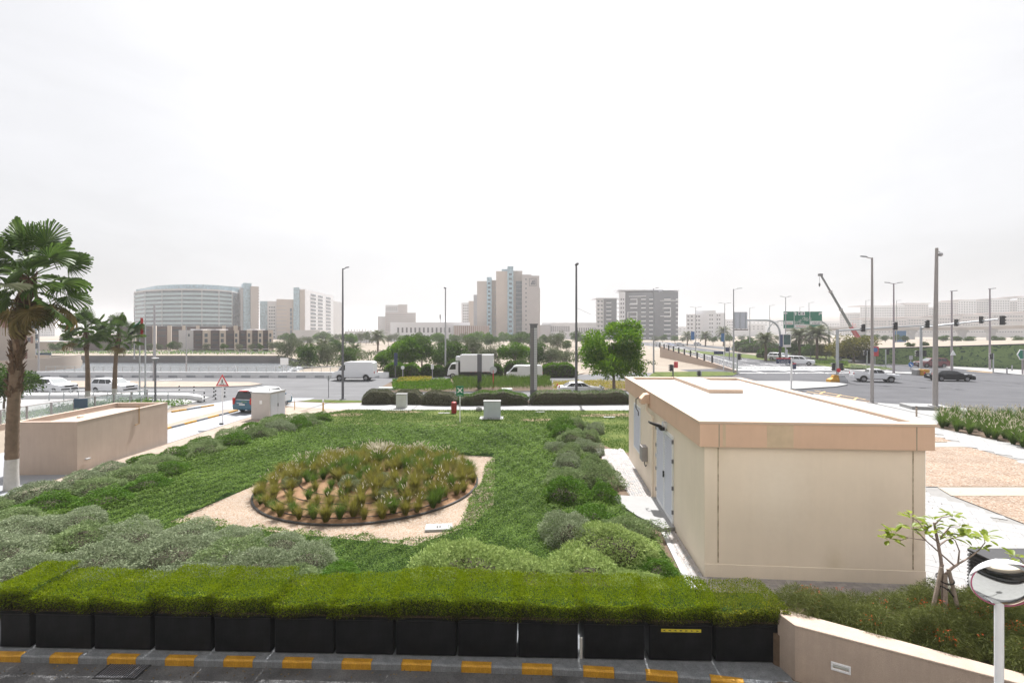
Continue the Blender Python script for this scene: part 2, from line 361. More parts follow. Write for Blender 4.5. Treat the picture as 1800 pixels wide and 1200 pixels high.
M['windscreen'] = glass_mat('windscreen', (0.10, 0.12, 0.13), 0.05)
M['headlamp'] = mat('headlamp', (0.6, 0.62, 0.65), 0.15, 0.03, 5)
M['taillamp'] = mat('taillamp', (0.42, 0.015, 0.012), 0.25, 0.05, 5)
M['amber'] = mat('amber', (0.85, 0.28, 0.02), 0.3, 0.05, 5)
M['plate'] = mat('plate', (0.7, 0.7, 0.7), 0.5, 0.05, 9)
M['trim'] = mat('trim', (0.03, 0.03, 0.033), 0.6, 0.1, 5)
M['red'] = mat('red', (0.42, 0.03, 0.03), 0.5, 0.06, 3)
M['signred'] = mat('signred', (0.55, 0.04, 0.05), 0.5, 0.05, 3)
M['hydrant'] = mat('hydrant', (0.25, 0.012, 0.014), 0.5, 0.1, 3)
M['green_sign'] = mat('green_sign', (0.0, 0.17, 0.105), 0.45, 0.04, 2)
M['assembly_green'] = mat('assembly_green', (0.0, 0.16, 0.07), 0.45, 0.04, 2)
M['navy'] = mat('navy', (0.02, 0.035, 0.095), 0.5, 0.05, 2)
M['navy2'] = mat('navy2', (0.025, 0.06, 0.1), 0.5, 0.05, 2)
M['blue_sign'] = mat('blue_sign', (0.03, 0.13, 0.36), 0.45, 0.05, 2)
M['sign_white'] = mat('sign_white', (0.78, 0.79, 0.8), 0.5, 0.03, 2)
M['sticker'] = mat('sticker', (0.62, 0.52, 0.03), 0.6, 0.1, 6)
M['cab_green'] = mat('cab_green', (0.47, 0.49, 0.46), 0.6, 0.07, 2)
M['cab_grey'] = mat('cab_grey', (0.50, 0.47, 0.455), 0.7, 0.05, 2)
M['cab_blue'] = mat('cab_blue', (0.42, 0.46, 0.5), 0.6, 0.06, 2)
M['bark'] = mat('bark', (0.22, 0.165, 0.12), 0.95, 0.3, 6, 0.8, 30)
M['bark_grey'] = mat('bark_grey', (0.24, 0.185, 0.165), 0.9, 0.25, 6, 0.5, 30)
M['palm_bark'] = mat('palm_bark', (0.15, 0.105, 0.072), 0.95, 0.25, 4, 0.9, 26)
M['leaf_base'] = mat('leaf_base', (0.085, 0.05, 0.028), 0.95, 0.4, 6, 0.8, 30)
M['whitewash'] = mat('whitewash', (0.42, 0.41, 0.39), 0.9, 0.1, 6, 0.6, 24)
M['twig'] = mat('twig', (0.045, 0.037, 0.022), 0.95, 0.3, 9)
M['stake'] = mat('stake', (0.28, 0.225, 0.19), 0.9, 0.25, 8, 0.5, 40)
M['wire'] = mat('wire', (0.025, 0.02, 0.02), 0.7, 0.1, 4)
M['edging'] = mat('edging', (0.035, 0.033, 0.033), 0.6, 0.2, 4)
# leaves
M['cover'] = leafmat('cover', (.04,.08,.01), (.175,.28,.05), (.34,.46,.15), patch=.35, pscale=.3, tr=.4)
M['silver'] = leafmat('silver', (.09,.125,.06), (.33,.38,.24), (.5,.53,.38), tr=.3, patch=.3, pscale=1.4)
M['sage'] = leafmat('sage', (.085,.14,.045), (.27,.335,.155), (.41,.46,.26), tr=.32, patch=.4, pscale=1.4)
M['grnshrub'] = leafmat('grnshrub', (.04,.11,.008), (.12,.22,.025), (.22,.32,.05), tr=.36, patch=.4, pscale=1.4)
M['lemon'] = leafmat('lemon', (.13,.2,.045), (.39,.48,.17), (.56,.62,.3), tr=.36, patch=.35, pscale=1.4)
M['hedge_top'] = leafmat('hedge_top', (.075,.125,.001), (.24,.31,.005), (.5,.5,.12), tr=.42, patch=.3, pscale=1.8)
M['hedge_yel'] = leafmat('hedge_yel', (0.08, 0.13, 0.01), (0.22, 0.24, 0.015), (0.62, 0.5, 0.02), tr=0.3, patch=0.15, pscale=1.8)
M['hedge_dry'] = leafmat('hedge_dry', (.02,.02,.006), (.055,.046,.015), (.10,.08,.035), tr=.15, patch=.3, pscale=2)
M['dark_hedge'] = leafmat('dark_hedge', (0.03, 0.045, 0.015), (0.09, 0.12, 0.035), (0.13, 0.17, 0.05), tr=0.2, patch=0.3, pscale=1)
M['grey_hedge'] = leafmat('grey_hedge', (.075,.085,.045), (.19,.20,.12), (.28,.28,.2), tr=.15, patch=.4, pscale=1)
M['tuft'] = leafmat('tuft', (.10,.10,.015), (.255,.235,.05), (.38,.34,.14), tr=.4, patch=.25, pscale=1)
M['tuft_green'] = leafmat('tuft_green', (.045,.09,.01), (.12,.19,.03), (.2,.26,.07), tr=.4, patch=.2, pscale=1)
M['plume'] = leafmat('plume', (.42,.38,.28), (.58,.54,.44), tr=.45, patch=.2)
M['tree_leaf'] = leafmat('tree_leaf', (.03,.09,.003), (.11,.21,.008), (.2,.31,.03), tr=.5, patch=.3, pscale=.5)
M['tree_lush'] = leafmat('tree_lush', (.04,.12,.003), (.17,.29,.01), (.28,.40,.04), tr=.5, patch=.3, pscale=.5)
M['tree_dark'] = leafmat('tree_dark', (.025,.06,.008), (.08,.145,.018), (.13,.2,.035), tr=.4, patch=.35, pscale=.5)
M['tree_grey'] = leafmat('tree_grey', (0.065, 0.085, 0.04), (0.14, 0.165, 0.085), (0.2, 0.22, 0.13), tr=0.25, patch=0.4, pscale=0.5)
M['tree_yel'] = leafmat('tree_yel', (0.07, 0.085, 0.012), (0.2, 0.18, 0.03), (0.3, 0.25, 0.05), tr=0.3, patch=0.5, pscale=0.35)
M['palm_leaf'] = leafmat('palm_leaf', (.035,.075,.014), (.105,.17,.035), (.18,.24,.07), tr=.35, rough=.4, patch=.3, pscale=1.5, spec=.6)
M['palm_pale'] = leafmat('palm_pale', (0.2, 0.23, 0.13), (0.4, 0.42, 0.3), tr=0.2, rough=0.3, spec=0.7)
M['palm_dry'] = leafmat('palm_dry', (0.1, 0.085, 0.03), (0.26, 0.2, 0.09), tr=0.25)
M['date_leaf'] = leafmat('date_leaf', (0.06, 0.075, 0.035), (0.15, 0.165, 0.09), tr=0.25)
M['big_leaf'] = leafmat('big_leaf', (0.14, 0.20, 0.015), (0.30, 0.36, 0.05), (0.42, 0.42, 0.1), tr=0.45, rough=0.4, patch=0.3, pscale=2, spec=0.5)
M['russelia'] = leafmat('russelia', (.05,.065,.014), (.16,.18,.05), (.32,.28,.14), tr=.32, patch=.4, pscale=1.2)
M['red_flower'] = leafmat('red_flower', (0.5, 0.05, 0.012), (0.65, 0.12, 0.03), tr=0.3)
M['flower_yellow'] = leafmat('flower_yellow', (0.14, 0.16, 0.02), (0.5, 0.42, 0.04), (0.65, 0.5, 0.05), tr=0.3)
M['grassblade'] = leafmat('grassblade', (.035,.09,.008), (.075,.145,.02), (.17,.155,.05), tr=.3, patch=.5, pscale=.3)
# ================================================================== THE GROUND
ZR = -0.12                                               # road level; garden and pavements lie at 0
WATER = [(-330, 79), (-36, 79), (-40, 100), (-63, 133.5), (-110, 135), (-330, 138)]
FAR = 3200
def ground():
    mb = MB()
    z = -0.135
    w = WATER
    mb.sheet([(-FAR, -60), (FAR, -60), (FAR, 79), (-36, 79), (-330, 79), (-FAR, 79)], z)
    mb.sheet([(-FAR, 79), (-330, 79), (-330, 138), (-FAR, 138)], z)
    mb.sheet([(-36, 79), (FAR, 79), (FAR, 138), (-63, 138), (-63, 133.5), (-40, 100)], z)
    mb.sheet([(-330, 138), (-110, 135), (-63, 133.5), (-63, 138)], z)
    mb.sheet([(-FAR, 138), (-330, 138), (-63, 138), (FAR, 138), (FAR, FAR), (-FAR, FAR)], z)
    structure(mb, 'ground', M['sand'])
    q = MB()
    for i in range(len(w)):
        a, b = w[i], w[(i + 1) % len(w)]
        q.add([(a[0], a[1], -3.2), (b[0], b[1], -3.2), (b[0], b[1], z), (a[0], a[1], z)], [(0, 1, 2, 3)])
    structure(q, 'quay_wall', mat('quay', (0.20, 0.185, 0.18), 0.9, 0.15, 0.15))
    wm = mat('water', (0.085, 0.095, 0.105), 0.26, 0.1, 0.1, 0.0, spec=0.5)
    nt = wm.node_tree; b = nt.nodes['Principled BSDF']; tc = nt.nodes['Texture Coordinate']
    mp = nt.nodes.new('ShaderNodeMapping'); mp.inputs['Scale'].default_value = (0.35, 1.0, 1)
    nz = nt.nodes.new('ShaderNodeTexNoise'); nz.inputs['Scale'].default_value = 0.9; nz.inputs['Detail'].default_value = 6
    bp = nt.nodes.new('ShaderNodeBump'); bp.inputs['Strength'].default_value = 0.9; bp.inputs['Distance'].default_value = 0.3
    nt.links.new(tc.outputs['Object'], mp.inputs[0]); nt.links.new(mp.outputs[0], nz.inputs['Vector'])
    nt.links.new(nz.outputs['Fac'], bp.inputs['Height']); nt.links.new(bp.outputs[0], b.inputs['Normal'])
    structure(MB().sheet(w, -2.0), 'water', wm)
ground()
# roads: one asphalt sheet for the junction and one for the boulevard behind it
rd = MB()
rd.sheet([(30, 45.8), (34, 46), (44, 32), (150, 26), (170, 88), (80, 101), (30, 86)], ZR)
structure(rd, 'junction_road', M['asphalt'])
structure(MB().sheet([(-150, 51.5), (-32, 44.6), (-21, 45.5), (12, 45.5), (30, 45.8), (30, 86), (9, 75), (-20, 72), (-150, 74)], ZR), 'road', M['asphalt_light'])
bv = MB()
bv.sheet([(36, 76), (66, 76), (71, 145), (83, 240), (86, 330), (70, 330), (63, 195), (50, 130)], ZR + 0.005)
bv.sheet([(72, 84), (88, 90), (86, 145), (97, 240), (100, 330), (90, 330), (86, 240), (76, 145)], ZR + 0.005)
structure(bv, 'boulevard', M['asphalt'])
structure(MB().sheet([(86, 96), (170, 88), (190, 84), (190, 112), (120, 118), (86, 116)], ZR + 0.005), 'slip_road', M['asphalt'])
structure(MB().sheet([(-20.5, 14), (-28, 14), (-28.6, 44), (-27, 49), (-20.0, 49), (-20.3, 40)], ZR + 0.011), 'driveway', M['drive_pave'])
structure(MB().sheet([(-30, -2), (16, -2), (16, 4.2), (8.6, 7.2), (5.2, 9.05), (3.8, 9.26), (1, 9.46), (-2, 9.6), (-9, 9.8), (-30, 10.6)], ZR), 'access_road', M['drive_asphalt'])

# garden block, raised a kerb's height above the roads
GARD = [(-20.4, 10.3), (-12.3, 10.02), (-9, 9.93), (-2, 9.73), (1, 9.59), (3.8, 9.39), (5.25, 9.2), (8.7, 7.33), (14, 4.4), (46, 4.4), (46, 31.5),
        (36.8, 34.5), (29.5, 41.2), (34.5, 46.5), (31, 47.6), (25, 48.8), (10, 46.6), (-14, 46.4), (-19.5, 47.2), (-21.3, 45.2), (-20.0, 41), (-20.4, 36)]
gd = MB(); gd.prism(GARD, -0.3, 0.0, 0, 1)
structure(gd, 'garden_soil', [M['soil'], M['kerb_white']])
structure(MB().sheet([(-20.3, 14), (-20.3, 36), (-19.9, 41), (-19.6, 42.5), (-13.6, 42), (-12.5, 39), (-15, 33), (-17, 24), (-19.9, 14)], 0.004), 'gravel_strip', M['pink_pave'])
# street pavement behind the lawn
structure(MB().sheet([(-20.9, 43.6), (-19.2, 42.6), (-15, 41.3), (-11, 41.0), (14, 40.6), (14, 43.9), (-11, 44.0), (-13, 45.0), (-16.5, 44.6), (-20.4, 45.6)], 0.005), 'pavement', M['paving'])
structure(MB().sheet([(-20.2, 45.9), (-16.5, 45.0), (-13, 45.4), (-13, 46.3), (-19.4, 47.0)], 0.009), 'grass_verge', M['lawn'])
LAWN = [(-14.0, 40.9), (-12.8, 40.9), (12.5, 40.5), (12.5, 26.4), (6.0, 26.4), (3.4, 33.0), (-14.6, 33.4), (-16.2, 37.5)]
structure(MB().sheet(LAWN, 0.006), 'lawn', M['lawn'])

rb0 = random.Random(8)
for (cx_, cy_, a_, b2_) in ((-13.2, 38.6, 1.6, .8), (-9.0, 39.8, 1.5, .5), (-4.5, 34.1, 3.2, .3), (8.5, 38.2, 3.6, .8), (2.5, 36.2, 2.0, .5), (-11.0, 34.6, 2.2, .35), (9.5, 33.2, 1.6, .5), (8.2, 28.5, 1.2, 1.5)):
    structure(MB().sheet([(cx_ + a_ * math.cos(q * .349) * rb0.uniform(.7, 1.2), cy_ + b2_ * math.sin(q * .349) * rb0.uniform(.7, 1.2)) for q in range(18)], .0105), 'bare_earth', M['dry_earth'])
# gravel square with the round sand bed
SQ = [(-11.85, 16.8), (-3.0, 14.92), (-1.3, 16.6), (-0.7, 18.5), (-.9, 25.5), (-9.75, 27.2)]
structure(MB().sheet(SQ, 0.012), 'gravel_bed', M['gravel'])
BC, BR = (-6.1, 21.0), 4.55
def bedz(x, y):
    r = math.hypot(x - BC[0], y - BC[1]) / BR
    return 0.06 + 0.62 * max(0, 1 - r * r) ** 1.0
bd = MB(); rings = []
rb = random.Random(3)
for i in range(11):
    rr = BR * (1 - i / 10.0) + 0.01
    rings.append([(BC[0] + rr * math.cos(2 * math.pi * j / 48), BC[1] + rr * math.sin(2 * math.pi * j / 48),
                   bedz(BC[0] + rr * math.cos(2 * math.pi * j / 48), BC[1] + rr * math.sin(2 * math.pi * j / 48)) + (rb.uniform(-.03, .03) if i else 0)) for j in range(48)])
bd.loft(rings, caps=True)
structure(bd, 'sand_bed', M['bedsand'], smooth=True)
ed = MB(); ed.tube([(BC[0] + (BR + .03) * math.cos(2 * math.pi * j / 64), BC[1] + (BR + .03) * math.sin(2 * math.pi * j / 64), 0.05) for j in range(65)], 0.045, 6, caps=False)
tag(ed.build('bed_edging', M['edging'], smooth=True), 'thin black plastic edging curled round the mounded sand bed', 'edging')
for k, zc in enumerate((0.25, 0.6, 1.0, 1.5)):
    dl = MB(); r2 = BR - zc * 1.1
    dl.tube([(BC[0] + r2 * math.cos(a), BC[1] + r2 * math.sin(a), bedz(BC[0] + r2 * math.cos(a), BC[1] + r2 * math.sin(a)) + 0.025) for a in [R(190 + 6 * i) for i in range(24)]], 0.016, 5)
    tag(dl.build('drip_hose', M['wire'], smooth=True), ['black drip hose lying on bare orange sand, outermost of four', 'black drip hose on bare orange sand, second ring inward', 'black drip hose on bare orange sand, third ring inward', 'black drip hose on orange sand, innermost of four'][k], 'hose', 'drip hoses in the sand bed')
lid = MB(); lid.box(-.45, -.25, 0, .45, .25, .09); lid.box(-.06, -.1, .09, -.03, .1, .14); lid.box(.03, -.1, .09, .06, .1, .14)
tag(lid.build('valve_cover', M['concrete'], loc=(-2.45, 16.2, 0.0), rz=R(6)), 'pale concrete valve cover at the front corner of the gravel', 'cover')

# pavers round the substation: pieces laid in rows
def pavers(name, poly, z, du, dv, ang, mats, gap, label_mat, limit=300, h=0.03, pname='paver', jitter=0.003):
    base = structure(MB().sheet(poly, z), name, label_mat)
    mes = [MB().box(-du / 2 + gap, -dv / 2 + gap, 0, du / 2 - gap, dv / 2 - gap, h).mesh(pname, m) for m in mats]
    xs = [p[0] for p in poly]; ys = [p[1] for p in poly]; c = (sum(xs) / len(xs), sum(ys) / len(ys))
    ca, sa = math.cos(ang), math.sin(ang); rad = max(math.hypot(x - c[0], y - c[1]) for x, y in poly)
    out = []; nu, nv = int(rad / du) + 2, int(rad / dv) + 2
    for j in range(-nv, nv + 1):
        for i in range(-nu, nu + 1):
            u = (i + 0.5 * (j % 2)) * du; v = j * dv
            out.append((c[0] + u * ca - v * sa, c[1] + u * sa + v * ca))
    a = np.array(out); keep = a[inpoly(a, poly)]
    keep = keep[np.argsort(np.hypot(keep[:, 0], keep[:, 1]))]
    rr = random.Random(5)
    for x, y in keep[:limit]:
        inst(rr.choice(mes), pname, base, (x, y, z + rr.uniform(0, jitter)), (0, 0, ang))
    if len(keep) > limit:
        mb = MB()
        for x, y in keep[limit:]:
            e = [(-du / 2 + gap, -dv / 2 + gap), (du / 2 - gap, -dv / 2 + gap), (du / 2 - gap, dv / 2 - gap), (-du / 2 + gap, dv / 2 - gap)]
            mb.prism([(x + a * ca - b * sa, y + a * sa + b * ca) for a, b in e], z, z + h - .001, rr.randrange(len(mats)))
        tag(mb.build(pname + '_field', mats, base), kind='stuff')
BA = R(-4.4)                                             # the substation's heading
pavers('paver_apron', [(4.75, 11.0), (12.3, 10.7), (12.3, 12.55), (10.9, 12.7), (5.15, 13.0), (4.8, 13.2)], 0.004, .2, .1, BA, [M['paver_a'], M['paver_b']], .004, M['pave_joint'])
pavers('paver_path', [(4.72, 13.0), (5.15, 13.0), (6.16, 25.3), (6.2, 27.2), (4.7, 27.2), (4.75, 19.3), (5.05, 16.0)], 0.004, .2, .1, BA + R(90), [M['paver_b'], M['paver_b'], M['paving']], .004, M['pave_joint'], h=.028)
kb = MB()
kb.prism([(4.58, 11.2), (4.72, 11.2), (4.74, 13.0), (5.02, 15.9), (4.9, 15.9), (4.58, 13.0)], 0, .05)
structure(kb, 'kerb_edge', M['kerb_white'])
structure(MB().prism([(3.7, 19.2), (5.62, 18.9), (5.40, 16.0), (4.95, 15.9), (4.4, 17.0)], 0, .15), 'door_slab', M['concrete'])

# paths east of the substation
paths = MB()
paths.sheet([(10.95, 12.8), (12.2, 10.6), (12.2, 7.0), (45, 7), (45, 31), (36.4, 34.2), (29.2, 40.8), (24.5, 40), (12.2, 26)], 0.003)
structure(paths, 'paved_court', M['pave_joint'])
pavers('paved_path', [(10.95, 12.8), (12.25, 10.8), (12.25, 8.2), (22, 8.2), (17.2, 16.5), (17.1, 17.5), (17.1, 20.4), (12.3, 20.4)], 0.007, .9, .45, R(-33), [M['paving'], M['paving'], M['concrete']], .004, M['pave_joint'], h=.02, pname='paving_slab')
structure(MB().sheet(P([(1627, 787), (1706, 787), (1800, 813), (1900, 842), (1900, 856), (1627, 856)]), 0.034), 'gravel_court', M['gravel_red'])
structure(MB().sheet(P([(1675, 872.5), (1900, 872.5), (1900, 960)]), 0.034), 'gravel_corner', M['gravel_red'])
structure(MB().sheet(P([(1648, 857), (1900, 857), (1900, 872), (1672, 872)]), 0.034), 'beige_band', M['beige_pave'])
structure(MB().sheet(P([(1600, 778), (1676, 778), (1709, 786.5), (1600, 786.5)]), 0.034), 'beige_crossing', M['beige_pave'])
structure(MB().sheet(P([(1600, 763), (1642, 763), (1674, 777), (1600, 777.5)]), 0.034), 'gravel_patch', M['gravel_red'])
pavers('paved_walk', P([(1560, 748), (1641, 752), (1765, 778), (1860, 806), (1860, 826), (1800, 812), (1708, 786), (1674, 776), (1640, 761)]), 0.014, 1.2, .6, R(-38), [M['paving'], M['concrete']], .005, M['pave_joint'], h=.02, pname='paving_slab')
structure(MB().sheet(P([(1430, 692), (1520, 706), (1612, 713), (1700, 722.5), (1800, 741), (1900, 765), (1900, 800), (1800, 790), (1641, 751), (1540, 742), (1430, 715)]), 0.010), 'street_pavement', M['concrete'])
GB = P([(1644, 751), (1655, 733), (1800, 738), (1900, 748), (1900, 800), (1800, 788), (1765, 777)])
structure(MB().sheet(GB, 0.016), 'planting_bed', M['soil'])
def small_slab(px, py, w, d, h, name, lab, cat, m='concrete_grey', rz=0.0):
    x, y = gp(px, py)
    return tag(MB().box(-w / 2, -d / 2, 0, w / 2, d / 2, h).build(name, [M[m]], loc=(x, y + d / 2, 0.01), rz=rz, bevel=.01), lab, cat)
small_slab(1644, 721, 2.9, 2.0, .28, 'mast_footing', 'grey concrete footing under the tall camera mast', 'footing', 'concrete', R(-14))
small_slab(1716, 726, 2.6, 2.4, .08, 'ground_hatch', 'low grey service hatch set in the pavement beside the mast footing', 'hatch', 'concrete', R(-18))

# islands and pavements on the roads
def island(name, pts, m='paving', h=0.13, side='kerb_white', z0=ZR):
    return structure(MB().prism(pts, z0 - .1, z0 + h, 0, 1), name, [M[m], M[side]])
ISL = P([(684, 691), (668, 683), (690, 671), (760, 667), (965, 667), (972, 676), (972, 688)], ZR)
island('traffic_island', ISL, 'soil')
island('flower_island', P([(974, 688), (974, 672), (1050, 670), (1105, 672), (1120, 676), (1112, 688)], ZR), 'soil')
island('median_island', P([(-60, 683), (-60, 675), (120, 671), (300, 671.5), (440, 673), (461, 676), (440, 679), (385, 681), (180, 682)], ZR), 'pink_pave')
island('corner_island', P([(1330, 690), (1330, 671), (1400, 671), (1475, 674), (1490, 677), (1470, 680.5), (1400, 685)], ZR), 'concrete', side='kerb_grey')
island('signal_island', P([(1440, 648), (1500, 647), (1580, 655), (1640, 655), (1640, 657), (1600, 658), (1560, 656)], ZR), 'concrete')
island('flower_median', P([(1424, 636), (1500, 640), (1560, 647), (1572, 650), (1500, 651), (1424, 641)], ZR), 'lawn')
island('grass_median', P([(1180, 613), (1235, 618), (1310, 623), (1410, 636), (1410, 640), (1290, 628), (1180, 617)], ZR), 'lawn')
island('far_pavement', P([(1800, 660), (1690, 650), (1640, 645), (1560, 641), (1560, 637), (1640, 641), (1800, 648), (2000, 660), (2000, 676)], ZR), 'concrete')
island('grass_corner', P([(1140, 663), (1150, 655), (1240, 654), (1288, 655), (1297, 657), (1288, 661), (1200, 664)], ZR), 'lawn')
island('west_pavement', P([(-80, 701), (40, 699), (240, 698), (355, 697), (368, 700), (330, 712), (300, 716), (285, 730), (-80, 760)], ZR), 'concrete')
island('exit_median', [(-24.9, 30), (-24.1, 30), (-23.4, 41.0), (-23.8, 42.0), (-24.6, 41)], 'pink_pave', .1)
structure(MB().sheet([(-55, 72.2), (9, 72.4), (12, 78.8), (-36, 78.8), (-55, 78.8)], ZR + .12), 'verge', M['pink_pave'])
structure(MB().sheet([(-36, 80), (30, 79), (28, 112), (16, 150), (-50, 150), (-60, 134), (-40, 101)], -0.11), 'sand_lot', M['sandlot'])
structure(MB().sheet([(76, 116), (140, 117), (200, 112), (200, 150), (90, 170)], -0.1), 'verge_lawn', M['lawn'])
# painted lines
mk = MB()
def line(a, b, w, z=ZR + .013, m=0):
    a, b = Vector(a), Vector(b); d = (b - a).normalized(); n = Vector((-d.y, d.x)) * w / 2
    mk.add([(a.x - n.x, a.y - n.y, z), (b.x - n.x, b.y - n.y, z), (b.x + n.x, b.y + n.y, z), (a.x + n.x, a.y + n.y, z)], [(0, 1, 2, 3)], m)
for k in range(5):                                       # lanes of the boulevard
    t = (k + 1) / 6
    for s in range(14):
        f0, f1 = s / 14, (s + .42) / 14
        a = Vector((36 + 30 * t, 78)); b = Vector((70 + 14 * t, 320))
        line(a.lerp(b, f0), a.lerp(b, f1), .18)
for px0, px1, y in ((1290, 1570, 650.5), (1310, 1555, 646.5)):
    n = 30
    for i in range(n):                                   # zebra crossing bars across the boulevard's mouth
        q0 = gp(px0 + (px1 - px0) * i / n, y, ZR); line(q0, (q0[0] + .15, q0[1] + 3.4), .55)
line(gp(1300, 655.5, ZR), gp(1580, 655, ZR), .45)
for i in range(4):
    line(gp(1300, 630 + i * 4.2, ZR), gp(1400 + i * 20, 633.5 + i * 4.2, ZR), .25)
for i in range(3):
    line(gp(1290, 638 + 3 * i, ZR), gp(1350, 640 + 3 * i, ZR), .22)
for a, b in (((1418, 688), (1510, 704)), ((1432, 686.5), (1522, 702)), ((1440, 692), (1450, 688)), ((1470, 697.5), (1478, 693.5)), ((1500, 703), (1507, 698.5))):
    line(gp(*a, ZR), gp(*b, ZR), .16, m=1)
line(gp(1700, 651.5, ZR), gp(1745, 655, ZR), .5, m=1)
line(gp(280, 668, ZR), gp(320, 666.5, ZR), .3); line(gp(20, 686, ZR), gp(360, 685, ZR), .14)
structure(mk, 'road_markings', [M['paint_white'], M['paint_yellow']])
for px, py in ((1558, 682), (1666, 681), (1770, 677)):
    x, y = gp(px, py, ZR)
    tag(MB().prism([(x + .45 * math.cos(a * math.pi / 6), y + .45 * math.sin(a * math.pi / 6)) for a in range(12)], ZR, ZR + .012).build('manhole_cover', M['trim']),
        {1558: 'dark manhole cover in the asphalt below the white pickup', 1666: 'dark manhole cover in the asphalt near the camera mast', 1770: 'dark manhole cover in the open asphalt ahead of the black car'}[px], 'manhole', 'manhole covers in the junction')

# ================================================================== KERB OF THE ACCESS ROAD
KL = [(-14.2, 10.10), (-12, 10.02), (-9, 9.93), (-2, 9.72), (1, 9.58), (2.6, 9.45), (3.8, 9.30), (4.9, 9.10), (5.8, 8.72), (7.0, 8.0), (8.2, 7.3), (9.4, 6.6)]
kroot = tag(thing('kerb', None, None), kind='structure')
def along(pts, s):
    for a, b in zip(pts, pts[1:]):
        L = math.dist(a, b)
        if s <= L: t = s / L; return (a[0] + (b[0] - a[0]) * t, a[1] + (b[1] - a[1]) * t), math.atan2(b[1] - a[1], b[0] - a[0])
        s -= L
    return pts[-1], math.atan2(pts[-1][1] - pts[-2][1], pts[-1][0] - pts[-2][0])
tot = sum(math.dist(a, b) for a, b in zip(KL, KL[1:]))
kp = [(-.0, -.3), (-.0, -.03), (.03, -.002), (.13, -.002), (.13, -.3)]
def kerbmesh(m):
    mb = MB(); n = len(kp)
    mb.loft([[(x, a, b) for a, b in kp] for x in (-.297, .297)])
    return mb.mesh('kerb_stone', m)
kmy, kmg = kerbmesh(M['kerb_yellow']), kerbmesh(M['kerb_grey'])
i = 0; s = 0.3
while s < tot - .3:
    (x, y), a = along(KL, s)
    inst(kmy if i % 2 == 0 else kmg, 'kerb_stone', kroot, (x, y - .12, 0.02 + 0.001 * (i % 3)), (0, 0, a)); s += .6; i += 1
structure(MB().sheet([(-14, 10.02), (-9, 9.85), (-2, 9.64), (1, 9.5), (3.8, 9.26), (5.3, 9.1), (5.5, 9.9), (5.2, 10.9), (-14, 11.1)], .0035), 'planter_strip', M['kerb_grey'])
# gutter grate
gr = thing('drain_grate', 'black slotted drain grate in the shaded access road', 'grate', (*gp(216, 1179, ZR), ZR + .004), R(-2))
f = MB()
for a in ((-.43, -.22, .43, -.19), (-.43, .19, .43, .22), (-.43, -.19, -.40, .19), (.40, -.19, .43, .19)): f.box(a[0], a[1], 0, a[2], a[3], .012)
f.build('frame', M['black'], gr); MB().box(-.4, -.19, 0, .4, .19, .003).build('pit', M['rubber'], gr)
sm = MB().box(-.012, -.19, .003, .012, .19, .011).mesh('slat', M['pole_dark'])
for i in range(16): inst(sm, 'slat', gr, (-.375 + .05 * i, 0, 0))

